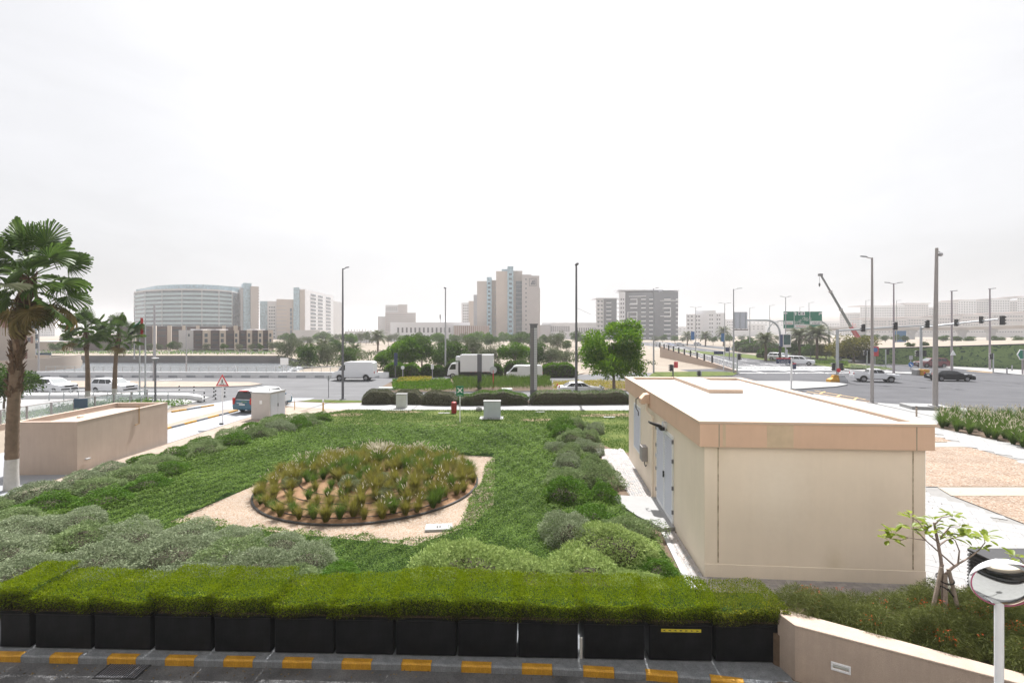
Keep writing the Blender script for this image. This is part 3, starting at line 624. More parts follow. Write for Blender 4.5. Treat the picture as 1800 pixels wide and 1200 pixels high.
# ================================================================== SUBSTATION
def substation():
    t = thing('substation_building', 'cream utility building with peach parapet, flat white roof and louvred doors', 'building', (5.17, 13.0, 0), BA)
    W, L, H = 5.60, 12.35, 3.58
    b = MB(); b.prism([(0, 0), (W, 0), (W, L), (0, L)], -.1, H)
    # local frame: x along the front to the east, y to the back
    b.build('wall', M['stucco_wall'], t, bevel=.012)
    O, T0, T1 = .17, 3.55, 4.22
    fa = MB()
    x0, x1, y0, y1 = -O, W + .1, -O, L + O; th = .3
    fa.prism([(x0, y0), (x1, y0), (x1, y0 + th), (x0, y0 + th)], T0, T1 - .06)
    fa.prism([(x0, y1 - th), (x1, y1 - th), (x1, y1), (x0, y1)], T0, T1 - .06)
    fa.prism([(x0, y0 + th), (x0 + th, y0 + th), (x0 + th, y1 - th), (x0, y1 - th)], T0, T1 - .06)
    fa.prism([(x1 - th, y0 + th), (x1, y0 + th), (x1, y1 - th), (x1 - th, y1 - th)], T0, T1 - .06)
    fo = fa.build('fascia', M['fascia'], t)
    cp = MB(); e = .025; tc = .34
    for a in ((x0 - e, y0 - e, x1 + e, y0 - e + tc), (x0 - e, y1 + e - tc, x1 + e, y1 + e), (x0 - e, y0 - e + tc, x0 - e + tc, y1 + e - tc), (x1 + e - tc, y0 - e + tc, x1 + e, y1 + e - tc)):
        cp.box(a[0], a[1], T1 - .06, a[2], a[3], T1 + .015)
    cp.build('coping', M['coping'], fo, bevel=.008)
    ro = MB(); ro.box(x0 + .25, y0 + .25, H - .02, x1 - .25, y1 - .25, 4.11)
    rf = ro.build('roof', M['roofwhite'], t)
    # white roof tiles, individually laid with open joints
    tm = MB().box(-.448, -.448, 0, .448, .448, .03).mesh('roof_tile', M['roofwhite'])
    rr = random.Random(9)
    for i in range(6):
        for j in range(13):
            inst(tm, 'roof_tile', rf, (x0 + .31 + .46 + i * .91, y0 + .31 + .46 + j * .905, 4.11 + rr.uniform(0, .004)), (rr.uniform(-.002, .002), rr.uniform(-.002, .002), 0))
    # long raised slab at the back of the roof
    k = MB(); k.box(2.35, 6.7, 4.11, 3.55, L - .25, 4.27); k.build('roof_slab', M['roofwhite'], t)
    k = MB(); k.box(2.22, 6.58, 4.11, 2.35, L - .2, 4.29); k.box(2.35, 6.58, 4.11, 3.55, 6.7, 4.29); k.build('slab_rim', M['coping'], t)
    # expansion joints on the front, stained
    for x in (.36, W - .31): MB().box(x - .016, -.006, .42, x + .016, .02, 3.50).build('expansion_joint', M['joint'], t)
    for x in (.33, W - .34): MB().box(x - .014, -O - .004, T0 + .005, x + .014, -O + .02, T1 - .07).build('fascia_joint', M['greyjoint'], fo)
    p = MB(); p.box(1.55, -O - .003, T0 + .01, 2.22, -O + .02, T1 - .065); p.build('repair_patch', M['fascia_patch'], fo, bevel=.002)
    p = MB(); p.box(.42, -O - .0025, T0 + .02, .5, -O + .02, T1 - .07); p.build('repair_patch', M['fascia_patch'], fo)
    pl = MB(); pl.box(.003, -.018, .0, W - .003, .01, .38); pl.build('plinth', M['stucco'], t, bevel=.006)
    # west side: x = 0 plane, facing -x
    def leafdoor(y0, y1):
        d = MB(); d.box(-.05, y0, .16, .02, y0 + .07, 3.1); d.box(-.05, y1 - .07, .16, .02, y1, 3.1)
        d.box(-.05, y0 + .07, .16, .02, y1 - .07, .28); d.box(-.05, y0 + .07, 2.98, .02, y1 - .07, 3.1)
        d.box(-.012, y0 + .07, .28, .0, y1 - .07, 2.98, 1)
        o = d.build('louvred_door', [M['white_metal'], M['louvre_dark']], t)
        for i in range(30): inst(lm, 'slat', o, (0, (y0 + y1) / 2, .30 + i * .0895), (0, 0, 0))
        return o
    lm = MB().add([(-.055, -.52, .0), (-.02, -.52, .045), (-.02, .52, .045), (-.055, .52, .0), (-.06, -.52, .006), (-.06, .52, .006)],
                  [(0, 1, 2, 3), (0, 3, 5, 4), (4, 5, 2, 1)]).mesh('slat', M['louvre'])
    d1 = leafdoor(3.2, 4.38); d2 = leafdoor(4.42, 5.6)
    h = MB(); h.box(-.1, 4.34, 1.4, -.05, 4.38, 1.62); h.box(-.1, 4.26, 1.5, -.075, 4.38, 1.54); h.build('handle', M['black'], d1)
    for y in (3.16, 5.6):
        for z in (.5, 1.3, 2.2, 2.85): MB().box(-.075, y, z, -.02, y + .045, z + .13).build('hinge', M['louvre_dark'], d1 if y < 4 else d2)
    w = MB(); w.box(-.04, 9.0, 1.0, .02, 9.07, 3.15); w.box(-.04, 10.6, 1.0, .02, 10.67, 3.15); w.box(-.04, 9.07, 1.0, .02, 10.6, 1.08); w.box(-.04, 9.07, 3.07, .02, 10.6, 3.15); w.box(-.01, 9.07, 1.08, .0, 10.6, 3.07, 1)
    wo_ = w.build('louvre_vent', [M['white_metal'], M['louvre_dark']], t)
    lv = MB().add([(-.04, -.76, .0), (-.012, -.76, .042), (-.012, .76, .042), (-.04, .76, .0), (-.046, -.76, .006), (-.046, .76, .006)],
                  [(0, 1, 2, 3), (0, 3, 5, 4), (4, 5, 2, 1)]).mesh('slat', M['louvre'])
    for i in range(24): inst(lv, 'slat', wo_, (0, 9.84, 1.09 + i * .082))
    # scupper and downpipe
    s_ = MB(); s_.xprism([(-.5, 3.72), (-.17, 3.72), (-.17, 4.12), (-.34, 4.1), (-.5, 3.92)], 6.25, 6.75); s_.build('scupper', M['fascia'], t, bevel=.01)
    s_ = MB(); s_.tube([(-.52, 6.7, 3.93), (-.62, 6.75, 3.85), (-.62, 6.75, 3.5), (-.55, 6.6, 3.35), (-.55, 6.6, 3.2)], .02, 6); s_.build('cable', M['trim'], t)
    dp = MB(); dp.tube([(-.3, 6.28, 3.75), (-.3, 6.28, 3.45), (-.11, 6.05, 3.25), (-.11, 6.05, .02)], .055, 10); dp.build('downpipe', M['stucco'], t, smooth=True)
    mt = MB(); mt.box(-.24, 7.5, 1.1, .0, 8.05, 1.72); mb_ = mt.build('meter_box', M['pole_beige'], t, bevel=.015)
    mc = MB(); mc.tube([(-.12, 7.6, 1.1), (-.12, 7.55, .98), (-.12, 7.35, .95), (-.1, 7.25, 1.02)], .02, 6); mc.build('conduit', M['black'], mb_)
    MB().box(-.03, 5.75, 1.75, .0, 5.9, 1.88).build('name_plate', M['louvre'], t)
    fl = MB(); fl.box(-.14, 4.1, 3.16, -.0, 4.32, 3.4); fl.build('lamp_bracket', M['white_metal'], t)
    lp = MB(); lp.add([(-.62, 4.3, 3.36), (-.2, 4.3, 3.18), (-.2, 4.05, 3.18), (-.62, 4.05, 3.36), (-.62, 4.3, 3.42), (-.2, 4.3, 3.30), (-.2, 4.05, 3.30), (-.62, 4.05, 3.42)],
                      [(0, 1, 2, 3), (7, 6, 5, 4), (0, 4, 5, 1), (1, 5, 6, 2), (2, 6, 7, 3), (3, 7, 4, 0)])
    lp.box(-.25, 4.02, 3.12, -.1, 4.33, 3.24); lp.build('floodlight', M['black'], t)
substation()

# ================================================================== LOW PUMP ROOM
def pump_room():
    t = thing('pump_room', 'low windowless brown rendered block with sunken roof beside the driveway', 'building', (-20.45, 22.75, 0), R(2.2))
    W, L, H = 3.0, 6.3, 2.36
    mb = MB(); mb.prism([(-W, 0), (0, 0), (0, L), (-W, L)], -.2, H - .32); mb.build('wall', M['block_wall'], t)
    p = MB(); th = .2
    for a in ((-W, 0, 0, th), (-W, L - th, 0, L), (-W, th, -W + th, L - th), (-th, th, 0, L - th)): p.box(a[0], a[1], H - .32, a[2], a[3], H - .02)
    pp = p.build('parapet', M['block_wall'], t)
    c = MB(); e = .012
    for a in ((-W - e, -e, e, th + e), (-W - e, L - th - e, e, L + e), (-W - e, th + e, -W + th + e, L - th - e), (-th - e, th + e, e, L - th - e)): c.box(a[0], a[1], H - .02, a[2], a[3], H + .012)
    c.build('coping', M['block_cap'], t)
    r = MB(); r.box(-W + th, th, H - .34, -th, L - th, H - .26); r.build('roof', M['block_cap'], t)
    MB().box(-2.2, 2.6, H - .26, -2.0, 2.8, H - .16).build('roof_outlet', M['stucco'], t)
    g = MB(); g.tube([(-.1, 3.9, H + .12), (.05, 3.9, H + .14), (.05, 3.9, H - .1), (.05, 3.9, 1.55), (.05, 3.6, 1.52)], .022, 8); g.build('standpipe', mat('rusty', (0.3, 0.17, 0.05), .8, .3, 8), t, smooth=True)
    MB().box(.02, .35, .48, .14, .62, .54).build('uplight_patch', M['concrete'], t, bevel=.02)  # pale box, its colour standing in for a bright lit patch on the wall
pump_room()

# ================================================================== PLANTERS WITH THEIR HEDGES
PB = [(-1, 52), (62, 160), (166, 265), (272, 371), (377, 476), (483, 586), (590, 691), (696, 801), (805, 908), (911, 1016), (1027, 1133), (1141, 1252), (1258, 1372)]
RA = math.atan2(9.64 - 10.1, 5.35 + 10.7)
def rowpt(px):                                            # where the front face line of the planter row meets this bearing
    k = (px - 900) / FPX; x0, y0, x1, y1 = -10.7, 10.10, 5.35, 9.62
    sl = (y1 - y0) / (x1 - x0); y = (y0 - sl * x0) / (1 - sl * k); return k * y, y
def planter(w):
    mb = MB(); d, h, b = .95, .76, .02
    mb.prism([(-w / 2, 0), (w / 2, 0), (w / 2, d), (-w / 2, d)], .02, h)
    mb.box(-w / 2 - .012, -.012, h - .05, w / 2 + .012, d + .012, h - .002)
    return mb
rng = np.random.default_rng(11)
def hedge_cloud(w, d, z0, z1, n, seed):
    g = np.random.default_rng(seed); out = []; nor = []; typ = []
    nt_ = int(n * .52); nf = int(n * .41); ns = n - nt_ - nf
    lump = lambda x, y: .022 * np.sin(3.1 * x + seed) + .015 * np.sin(5.3 * y + 2 * seed) + .015 * np.sin(9 * x + 4 * y)
    x = g.uniform(-w / 2, w / 2, nt_); y = g.uniform(-.14, d + .1, nt_); z = z1 + lump(x, y) - np.abs(g.normal(0, .03, nt_)) - .12 * np.clip(-y / .14, 0, 1) ** 2
    a = np.stack([x, y, z], 1); out.append(a); m = np.zeros((nt_, 3)); m[:, 2] = 1; m[:, 1] = -.25 * (y < .1); nor.append(m); typ.append(np.zeros(nt_))
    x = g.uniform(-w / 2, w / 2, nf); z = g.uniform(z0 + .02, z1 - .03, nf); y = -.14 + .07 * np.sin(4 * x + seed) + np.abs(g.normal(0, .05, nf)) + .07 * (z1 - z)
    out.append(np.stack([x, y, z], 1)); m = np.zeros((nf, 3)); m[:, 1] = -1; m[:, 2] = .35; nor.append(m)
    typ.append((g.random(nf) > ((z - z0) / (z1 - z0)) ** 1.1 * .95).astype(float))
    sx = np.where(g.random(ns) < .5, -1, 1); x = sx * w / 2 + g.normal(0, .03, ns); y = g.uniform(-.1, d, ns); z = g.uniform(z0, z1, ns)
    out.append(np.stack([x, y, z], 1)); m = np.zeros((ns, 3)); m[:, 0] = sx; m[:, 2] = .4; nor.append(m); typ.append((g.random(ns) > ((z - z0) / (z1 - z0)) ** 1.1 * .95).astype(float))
    return np.concatenate(out), np.concatenate(nor), np.concatenate(typ)
htop = [1.30, 1.18, 1.16, 1.28, 1.27, 1.15, 1.17, 1.30, 1.29, 1.22, 1.23, 1.20, 1.14]
hlab = ['last visible clump at the cut-off west end', 'with a brown dip at its west end', 'above the drain grate', 'standing a little taller than its west neighbour', 'tall flat clump before the step down', 'low clump in the first dip', 'low clump with dry brown front beside the dip',
        'tall clump over the brown bare stems', 'tall clump in the middle facing the lemon shrubs', 'clump before the gap with the pale streak', 'clump beside the pale streak gap', 'above the planter with the yellow sticker', 'yellow-flowered clump at the end beside the rendered wall']
stickme = None
hedge_stem = MB(); rs = random.Random(2)
for i in range(46):
    x, y = rs.uniform(-.55, .55), rs.uniform(.02, .8)
    hedge_stem.tube([(x, y, .72), (x + rs.uniform(-.08, .08), y + rs.uniform(-.1, .05), .95), (x + rs.uniform(-.16, .16), y + rs.uniform(-.2, .06), 1.12)], [.011, .008, .004], 4, caps=False)
stem_me = hedge_stem.mesh('stems', M['twig'])
for i, (a, b) in enumerate(PB):
    pa, pb = rowpt(a), rowpt(b); w = math.dist(pa, pb); c = ((pa[0] + pb[0]) / 2, (pa[1] + pb[1]) / 2)
    pl = thing('planter_box', 'black steel planter box ' + ['cut off at the west end of the row', 'second from the west end of the row', 'behind the drain grate', 'fourth from the west end of the row', 'under the last tall clump before the step', 'under the first low dip in the hedge', 'seventh from the west, under the dry dip', 'under the clump with bare brown stems', 'just west of the middle gap', 'west of the gap with the pale streak', 'east of the gap with the pale streak', 'carrying a yellow chevron sticker', 'at the end beside the rendered wall'][i], 'planter', (c[0], c[1], .005), RA, 'black planter boxes along the kerb')
    planter(w).build('box', M['planter_black'], pl, bevel=.012)
    MB().box(-w / 2 + .04, .04, .755, w / 2 - .04, .91, .775).build('soil', M['soil'], pl)
    if i == 11:
        s_ = MB(); s_.box(-.39, -.016, .60, .40, -.0125, .66)
        so = s_.build('sticker', M['sticker'], pl)
        ch = MB()
        for k in range(7):
            x = -.33 + .11 * k; q = -1 if k < 3 else 1
            if k == 3: ch.xprism([(x - .035, .63), (x, .645), (x + .035, .63), (x, .615)], -.018, -.0165)
            else: ch.xprism([(x + q * .035, .63), (x - q * .035, .648), (x - q * .012, .63), (x - q * .035, .612)], -.018, -.0165)
        ch.build('chevron', M['black'], so)
    he = thing('hedge_clump', 'clipped green planter hedge, ' + hlab[i], 'hedge', (c[0], c[1], 0), RA, 'clipped hedges in the black planters')
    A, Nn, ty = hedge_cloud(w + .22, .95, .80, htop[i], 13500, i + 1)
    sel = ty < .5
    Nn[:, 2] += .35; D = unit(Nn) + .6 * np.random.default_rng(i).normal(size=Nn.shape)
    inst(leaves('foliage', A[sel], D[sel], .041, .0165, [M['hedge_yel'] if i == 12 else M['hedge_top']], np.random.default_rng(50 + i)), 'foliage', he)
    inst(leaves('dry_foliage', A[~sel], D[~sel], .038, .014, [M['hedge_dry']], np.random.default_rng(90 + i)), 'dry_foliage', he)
    inst(stem_me, 'stems', he); MB().box(-w / 2 - .02, .1, .776, w / 2 + .02, .88, htop[i] - .2).build('dark_core', M['mat_green'], he)  # solid dark box, added to stop sun showing through the clump
MB().box(-.025, 0, 0, .025, .03, .42).build('tmp', M['whitewash']).name = 'white_stake'
tag(bpy.data.objects['white_stake'], 'rust-streaked white stake standing in the wide gap between two planters', 'stake'); bpy.data.objects['white_stake'].location = (*rowpt(1021.5), 0.02)

# ================================================================== RENDERED WALL AND SLOPING BED AT THE EAST END
wd = Vector((2.85, -1.62)).normalized()
A0 = Vector((5.36, 9.16)); A1 = A0 + wd * 6.2; nrm = Vector((-wd.y, wd.x))           # nrm points away from the road
Bk = A0 + nrm * .25
wl_ = MB()
wl_.prism([A0[:], A1[:], (A1 + nrm * .24)[:], (A0 + nrm * .24 + Vector((-.0, .35)))[:], (A0 + Vector((-.10, .42)))[:]], -.2, 1.02)
wt = thing('planter_wall', 'brown rendered retaining wall running beside the access road', 'wall')
wl_.build('wall', M['retain'], wt, bevel=.01)
cp = MB(); e = .0
cp.prism([(A0 - nrm * .02)[:], (A1 - nrm * .02)[:], (A1 + nrm * .17)[:], (A0 + nrm * .17 + Vector((-.0, .36)))[:], (A0 + Vector((-.12, .44)))[:]], 1.02, 1.06)
cp.build('coping', M['retain'], wt, bevel=.008)
lt = thing('wall_light', 'recessed white bulkhead light low in the brown rendered wall', 'lamp', (A0.x + wd.x * .72 - nrm.x * .005, A0.y + wd.y * .72 - nrm.y * .005, .49), math.atan2(wd.y, wd.x))
fr = MB()
for a in ((-.15, -.075, .15, -.035), (-.15, .035, .15, .075), (-.15, -.035, -.12, .035), (.12, -.035, .15, .035)): fr.box(a[0], -.018, a[1], a[2], .02, a[3])
fr.build('frame', M['white_metal'], lt, bevel=.006)
MB().add([(-.12, -.014, .012), (.12, -.014, .012), (.12, .012, -.034), (-.12, .012, -.034), (-.12, .012, .035), (.12, .012, .035)], [(0, 3, 2, 1), (0, 1, 5, 4)]).build('hood', M['cab_green'], lt)
MB().box(-.115, .008, -.034, .115, .012, .0).build('slot', M['black'], lt)
SB = [(A0 + nrm * .2)[:], (A1 + nrm * .2)[:], (14, 8.3), (13.2, 10.3), (12.2, 10.55), (5.7, 10.72), (5.15, 10.2), (5.2, 9.6)]
structure(MB().prism(SB, -.05, .62), 'raised_soil', M['soil'])
# low coral plants with red flowers, in clumps
def clump_mesh(name, seed, n, mats, spread=.55, h=.55):
    g = np.random.default_rng(seed)
    th = g.uniform(0, 2 * math.pi, n); r = spread * np.sqrt(g.random(n)); zz = h * (1 - (r / spread) ** 2 * .75) * g.uniform(.35, 1, n)
    pts = np.stack([r * np.cos(th), r * np.sin(th), zz], 1)
    D = np.stack([np.cos(th) * (.3 + r), np.sin(th) * (.3 + r), .7 - 1.1 * r / spread], 1) + .5 * g.normal(size=(n, 3))
    return pts, D, g
rus = []
for k in range(4):
    p_, D_, g_ = clump_mesh('r', 20 + k, 5200, None, h=.68)
    a = leaves('foliage', p_, D_, .13, .0085, [M['russelia']], g_)
    q_, E_, g2 = clump_mesh('f', 40 + k, 46 if k % 2 else 12, None)
    c0 = np.random.default_rng(60 + k).normal(0, .22, 2); q_[:, :2] = q_[:, :2] * .35 + c0; q_[:, 2] = .3 + q_[:, 2] * .45 + .05
    rus.append((a, leaves('blossom', q_, E_, .05, .016, [M['red_flower']], g2)))
rr = random.Random(4); n = 0
pos = []
for _ in range(6000):
    x, y = rr.uniform(5.2, 13.4), rr.uniform(5.5, 10.6)
    if not inpoly(np.array([[x, y]]), SB)[0]: continue
    if min([math.hypot(x - a, y - b) for a, b in pos] or [9]) < .37: continue
    if (Vector((x, y)) - A0).dot(nrm) < .72: continue
    if y > 9.95: continue
    pos.append((x, y))
for x, y in sorted(pos, key=lambda p: -p[1]):
    if x > y * 1.12 + .6: continue
    k = rr.randrange(4)
    t = thing('coral_plant', 'coral plant with ' + ('red flower sprays' if k % 2 else 'few red flowers') + (' round the stakes of the young tree' if math.hypot(x - 8.55, y - 9.6) < .9 else ' next to the paver strip' if y > 9.4 else ' along the wall coping' if (Vector((x, y)) - A0).dot(nrm) < .8 else ' by the traffic mirror' if x > 7.6 else ' in mid bed') + (', hedge end' if x < 6.6 else ', enclosure end' if x > 8 else ''), 'plant', (x, y, .60 + .06 * rr.random() + .10 * max(0, x - 6.8) + (.14 if (Vector((x, y)) - A0).dot(nrm) < 1.15 else 0)), rr.uniform(0, 6.28), 'coral plants massed in the sloping bed')
    s_ = rr.uniform(.78, 1.0)
    for me, nm in zip(rus[k], ('foliage', 'blossom')): inst(me, nm, t, scale=(s_, s_, s_ * rr.uniform(.85, 1.1)))

# dark louvred enclosure
def dark_box():
    t = thing('vent_enclosure', 'black louvred vent enclosure behind the traffic mirror', 'enclosure', (9.98, 8.45, .5), R(0))
    MB().box(.06, .06, 0, 1.9, 2.1, 1.30).build('core', M['rubber'], t)
    MB().box(0, 0, 1.30, 1.96, 2.16, 1.36).build('lid', M['trim'], t, bevel=.01)
    s1 = MB().add([(0, 0, 0), (.055, 0, .055), (.055, 2.16, .055), (0, 2.16, 0), (.0, 0, -.012), (.0, 2.16, -.012)], [(0, 3, 2, 1), (0, 4, 5, 3), (4, 1, 2, 5)]).mesh('slat', M['trim'])
    s2 = MB().add([(0, 0, 0), (0, .055, .055), (1.96, .055, .055), (1.96, 0, 0), (0, 0, -.012), (1.96, 0, -.012)], [(0, 3, 2, 1), (0, 4, 5, 3), (4, 5, 2, 1)]).mesh('slat', M['trim'])
    for i in range(17):
        inst(s1, 'slat', t, (.0, 0, .05 + i * .073)); inst(s2, 'slat', t, (0, .0, .05 + i * .073))
dark_box()

# young tree held by four stakes
def young_tree(base, label, seed, right=False):
    t = thing('young_tree', label, 'tree', base)
    g = random.Random(seed)
    tr = MB()
    tr.tube([(0, 0, 0), (.01, 0, .6), (-.02, .02, 1.1), (-.08, .05, 1.55), (-.13, .05, 1.8)], [.035, .034, .03, .026, .018], 8)
    tr.tube([(.0, 0, .72), (.16, -.02, .92), (.26, -.05, 1.02)], [.03, .026, .022], 7)
    tr.build('trunk', M['bark_grey'], t, smooth=True)
    br = [[(.26, -.05, 1.02), (.5, -.05, 1.16), (.72, 0, 1.27), (.84, 0, 1.42), (.82, 0, 1.56)], [(.2, -.03, .98), (.0, .1, 1.2), (-.25, .1, 1.42), (-.65, .05, 1.5), (-.98, 0, 1.62)],
          [(.26, -.05, 1.02), (.24, -.1, 1.3), (.16, -.1, 1.5), (.0, -.1, 1.62)], [(-.05, .02, 1.4), (-.25, .0, 1.55), (-.5, .0, 1.85), (-.62, 0, 1.92)],
          [(-.02, .05, 1.35), (.15, .1, 1.42), (.3, .05, 1.5), (.52, .05, 1.55)], [(-.12, .05, 1.75), (.02, .05, 1.9), (.2, .0, 1.95)], [(-.25, .1, 1.42), (-.4, .15, 1.6), (-.55, .1, 1.66)],
          [(-.65, .05, 1.5), (-.85, 0, 1.46), (-1.05, 0, 1.5)], [(-.02, .03, 1.5), (.1, -.05, 1.75), (.25, -.1, 1.78)]]
    tw = MB()
    for b in br: tw.tube(b, [.017 - .012 * i / (len(b) - 1) for i in range(len(b))], 5)
    tw.build('branches', M['bark_grey'], t, smooth=True)
    tips = [(b[-1], 1.0) for b in br] + [((-.13, .05, 1.82), 1.2), ((.62, 0, 1.35), .7), ((-.3, .02, 1.6), .7), ((.05, -.1, 1.55), .6), ((.3, .05, 1.48), .9), ((-.95, .02, 1.58), .8), ((.9, .02, 1.5), .9), ((.78, .05, 1.3), .7), ((-.2, .0, 1.68), .9)]
    for tip, k in tips:
        n = int(g.randint(7, 10) * k); a0 = g.uniform(0, 6.28)
        for j in range(n):
            a = a0 + j * 2.4; el = g.uniform(-.35, .75); s_ = g.uniform(.75, 1.2)
            inst(LEAF[g.randrange(3)], 'leaf', t, (tip[0] + .02 * math.cos(a), tip[1] + .02 * math.sin(a), tip[2] + g.uniform(-.05, .05)), (g.uniform(-.3, .3), -el, a), (s_, s_, s_))
    return t
LEAF = []
for k in range(3):
    c = [(0, 0), (.03, .004), (.07, .026), (.13, .045), (.18, .038), (.215, .0)]
    V = []; Fq = []
    for (x, w) in c: V += [(x, -w, .012 * math.sin(x * 12 + k) + w * .35), (x, 0, .012 * math.sin(x * 12 + k)), (x, w, .012 * math.sin(x * 12 + k) + w * .35)]
    for i in range(5): b = i * 3; Fq += [(b, b + 3, b + 4, b + 1), (b + 1, b + 4, b + 5, b + 2)]
    LEAF.append(npmesh('leaf', np.array(V), np.array(Fq), [M['big_leaf']], np.full(len(V), [.15, .55, .95][k])))
yt = young_tree((8.55, 9.6, 1.0), 'young large-leaved tree tied to four stakes in the coral plants', 8)
st = MB()
SX = [((-.36, -.1, 0), (-.06, -.04, 1.15)), ((-.16, -.25, -.1), (-.0, -.06, 1.02)), ((.2, -.25, -.1), (.07, -.05, 1.12)), ((.05, .25, 0), (.03, .05, 1.18))]
for k, (a, b) in enumerate(SX):
    s_ = MB(); s_.tube([a, b], [.038, .036], 8)
    o = s_.build('support_stake', M['stake'], loc=(8.55, 9.6, .8))
    tag(o, ['leaning timber stake splayed to the west of the young tree', 'timber stake at the front of the young tree, middle of the three in front', 'upright timber stake on the east side of the young tree', 'timber stake half hidden behind the young trunk'][k], 'stake', 'stakes round the young tree')
for k, z in enumerate((1.72, 1.5)):
    s_ = MB(); s_.tube([(8.55 + .14 * math.cos(a) + .02, 9.6 + .13 * math.sin(a) - .03, z + .05 * math.sin(a * (1 + k)) - .07 * k * math.cos(a)) for a in [i * math.pi / 8 for i in range(17)]], .014, 5)
    tag(s_.build('tie_wire', M['wire']), ['black tie looped high round the young tree and its stakes', 'slack black tie hanging lower on the stakes'][k], 'tie', 'ties on the young tree')
yt2 = young_tree((10.1, 8.35, .85), 'second large-leaved sapling, mostly hidden behind the traffic mirror', 18)
yt2.scale = (.8, .8, .8); yt2.location = (9.75, 8.9, .95)

# convex traffic mirror on a white post
def mirror():
    x, y = xw(1764, 6.55), 6.55
    t = thing('traffic_mirror', 'round convex traffic mirror with pink-edged rim on white post', 'mirror', (x, y, ZR))
    MB().tube([(0, .06, -.05), (0, .06, 3.6)], .05, 14).build('post', M['white_metal'], t, smooth=True)
    import mathutils
    face = MB(); n = 40; rings = []
    for i in range(9):
        r = .36 * (1 - i / 8.0) + .001; rings.append([(r * math.cos(2 * math.pi * j / n), -.13 * (1 - (r / .36) ** 2) - .02, r * .93 * math.sin(2 * math.pi * j / n)) for j in range(n)])
    face.loft(rings, caps=True)
    mm = bpy.data.materials.new('mirror_face'); mm.use_nodes = True; b = mm.node_tree.nodes['Principled BSDF']
    b.inputs['Metallic'].default_value = 1; b.inputs['Roughness'].default_value = .04; b.inputs['Base Color'].default_value = (.72, .74, .73, 1)
    fo = face.build('mirror_face', mm, t, smooth=True)
    rim = MB(); rr_ = []
    for i in range(n + 1):
        a = 2 * math.pi * i / n; rr_.append((.367 * math.cos(a), -.02, .367 * .93 * math.sin(a)))
    rim.tube(rr_, .007, 6, caps=False); ro = rim.build('rim', mat('rim_pink', (0.5, 0.12, 0.22), .5, .05, 3), t, smooth=True)
    back = MB(); back.loft([[(r * math.cos(2 * math.pi * j / n), yy, r * .93 * math.sin(2 * math.pi * j / n)) for j in range(n)] for r, yy in ((.375, -.015), (.375, .03), (.3, .08), (.05, .1))][::-1])
    bo = back.build('housing', M['white_metal'], t, smooth=True)
    hood = MB(); L0, L1 = [], []
    for i in range(25):
        a = R(8 + 164 * i / 24); k = .05 * math.sin(R(180 * i / 24))
        L0.append((.375 * math.cos(a), .0, .375 * .93 * math.sin(a))); L1.append((.40 * math.cos(a), -.17 * math.sin(R(180 * i / 24)) - .01, .40 * .96 * math.sin(a) + k))
    b0 = len(hood.v); hood.v += L0 + L1
    for i in range(24): hood.f.append((i, i + 1, 26 + i, 25 + i)); hood.m.append(0)
    ho = hood.build('hood', M['white_metal'], t, smooth=True)
    so = ho.modifiers.new('solid', 'SOLIDIFY'); so.thickness = .008
    for o in (fo, ro, bo, ho): o.location = (0, 0, 3.32); o.rotation_euler = (R(13), R(3), R(-15))
mirror()

# the apartment house that the view is taken from: its sunlit front, out of view, is added to bounce sun forward
def home():
    t = thing('apartment_building', 'cream apartment house across the access road, seen only in the traffic mirror', 'building', (0, -4.2, ZR))
    MB().box(-34, -12, 0, 30, 0, 24).build('wall', mat('home_wall', (.66, .645, .61), .9, .04, .3), t)
    MB().box(-34, -.0, 0, 30, .05, 4.6).build('dark_lower_front', M['car_glass'], t)  # unseen dark storey, added to keep bounced light off the kerb
    MB().box(-30, .05, 4.75, 28, 5.3, 4.95).build('balcony_slab', M['stucco'], t)  # unseen overhang, shaped to shade the access road and kerb
structure(MB().sheet([(-30, -4.2), (16, -4.2), (16, 3.6), (8, 6.2), (-30, 6.6)], ZR + .005), 'forecourt', M['concrete'])
home()

gl = np.random.default_rng(77); nL = 900
pl_ = np.concatenate([np.stack([gl.uniform(-11, -1.5, 260), gl.uniform(16, 26, 260), np.full(260, .03)], 1), np.stack([gl.uniform(4.7, 5.4, 160), gl.uniform(13, 26, 160), np.full(160, .05)], 1), np.stack([gl.uniform(11, 24, 300), gl.uniform(10, 26, 300), np.full(300, .045)], 1), np.stack([gl.uniform(-12, 5, 180), 9.55 + gl.normal(0, .12, 180), np.full(180, ZR + .012)], 1)])
dl_ = gl.normal(size=(900, 3)); dl_[:, 2] *= .15
tag(inst(leaves('fallen_leaves', pl_, dl_, .06, .03, [M['litter']], gl, flat=True), 'fallen_leaves'), 'scattered dry leaves on gravel, paving and gutter', 'leaves', kind='stuff')
# ================================================================== PLANTING IN THE GARDEN
def poly_points(poly, n, g, nearbias=True):
    xs = [p[0] for p in poly]; ys = [p[1] for p in poly]; out = []; tot_ = 0
    while tot_ < n:
        y = g.uniform(min(ys), max(ys), n * 3); x = g.uniform(min(xs), max(xs), n * 3); a = np.stack([x, y], 1)
        if nearbias: a = a[g.random(len(a)) < np.clip((15.0 / y) ** 1.5, 0, 1)]
        a = a[inpoly(a, poly)]; out.append(a); tot_ += len(a)
    return np.concatenate(out)[:n]
g = np.random.default_rng(1)
COVER = [(-19.3, 19.0), (-19.6, 14.0), (-14, 11.6), (-12.4, 11.15), (4.6, 11.1), (4.55, 16), (3.9, 19), (4.5, 26), (3.7, 33.2), (-1, 33.9), (-14.6, 34.0), (-15.8, 29.8), (-17.3, 25.8)]
a = poly_points(COVER, 420000, g)
wob = .22 * np.sin(a[:, 1] * 1.7) + .18 * np.sin(a[:, 0] * 2.3 + a[:, 1]) + .12 * np.sin(6 * a[:, 0])
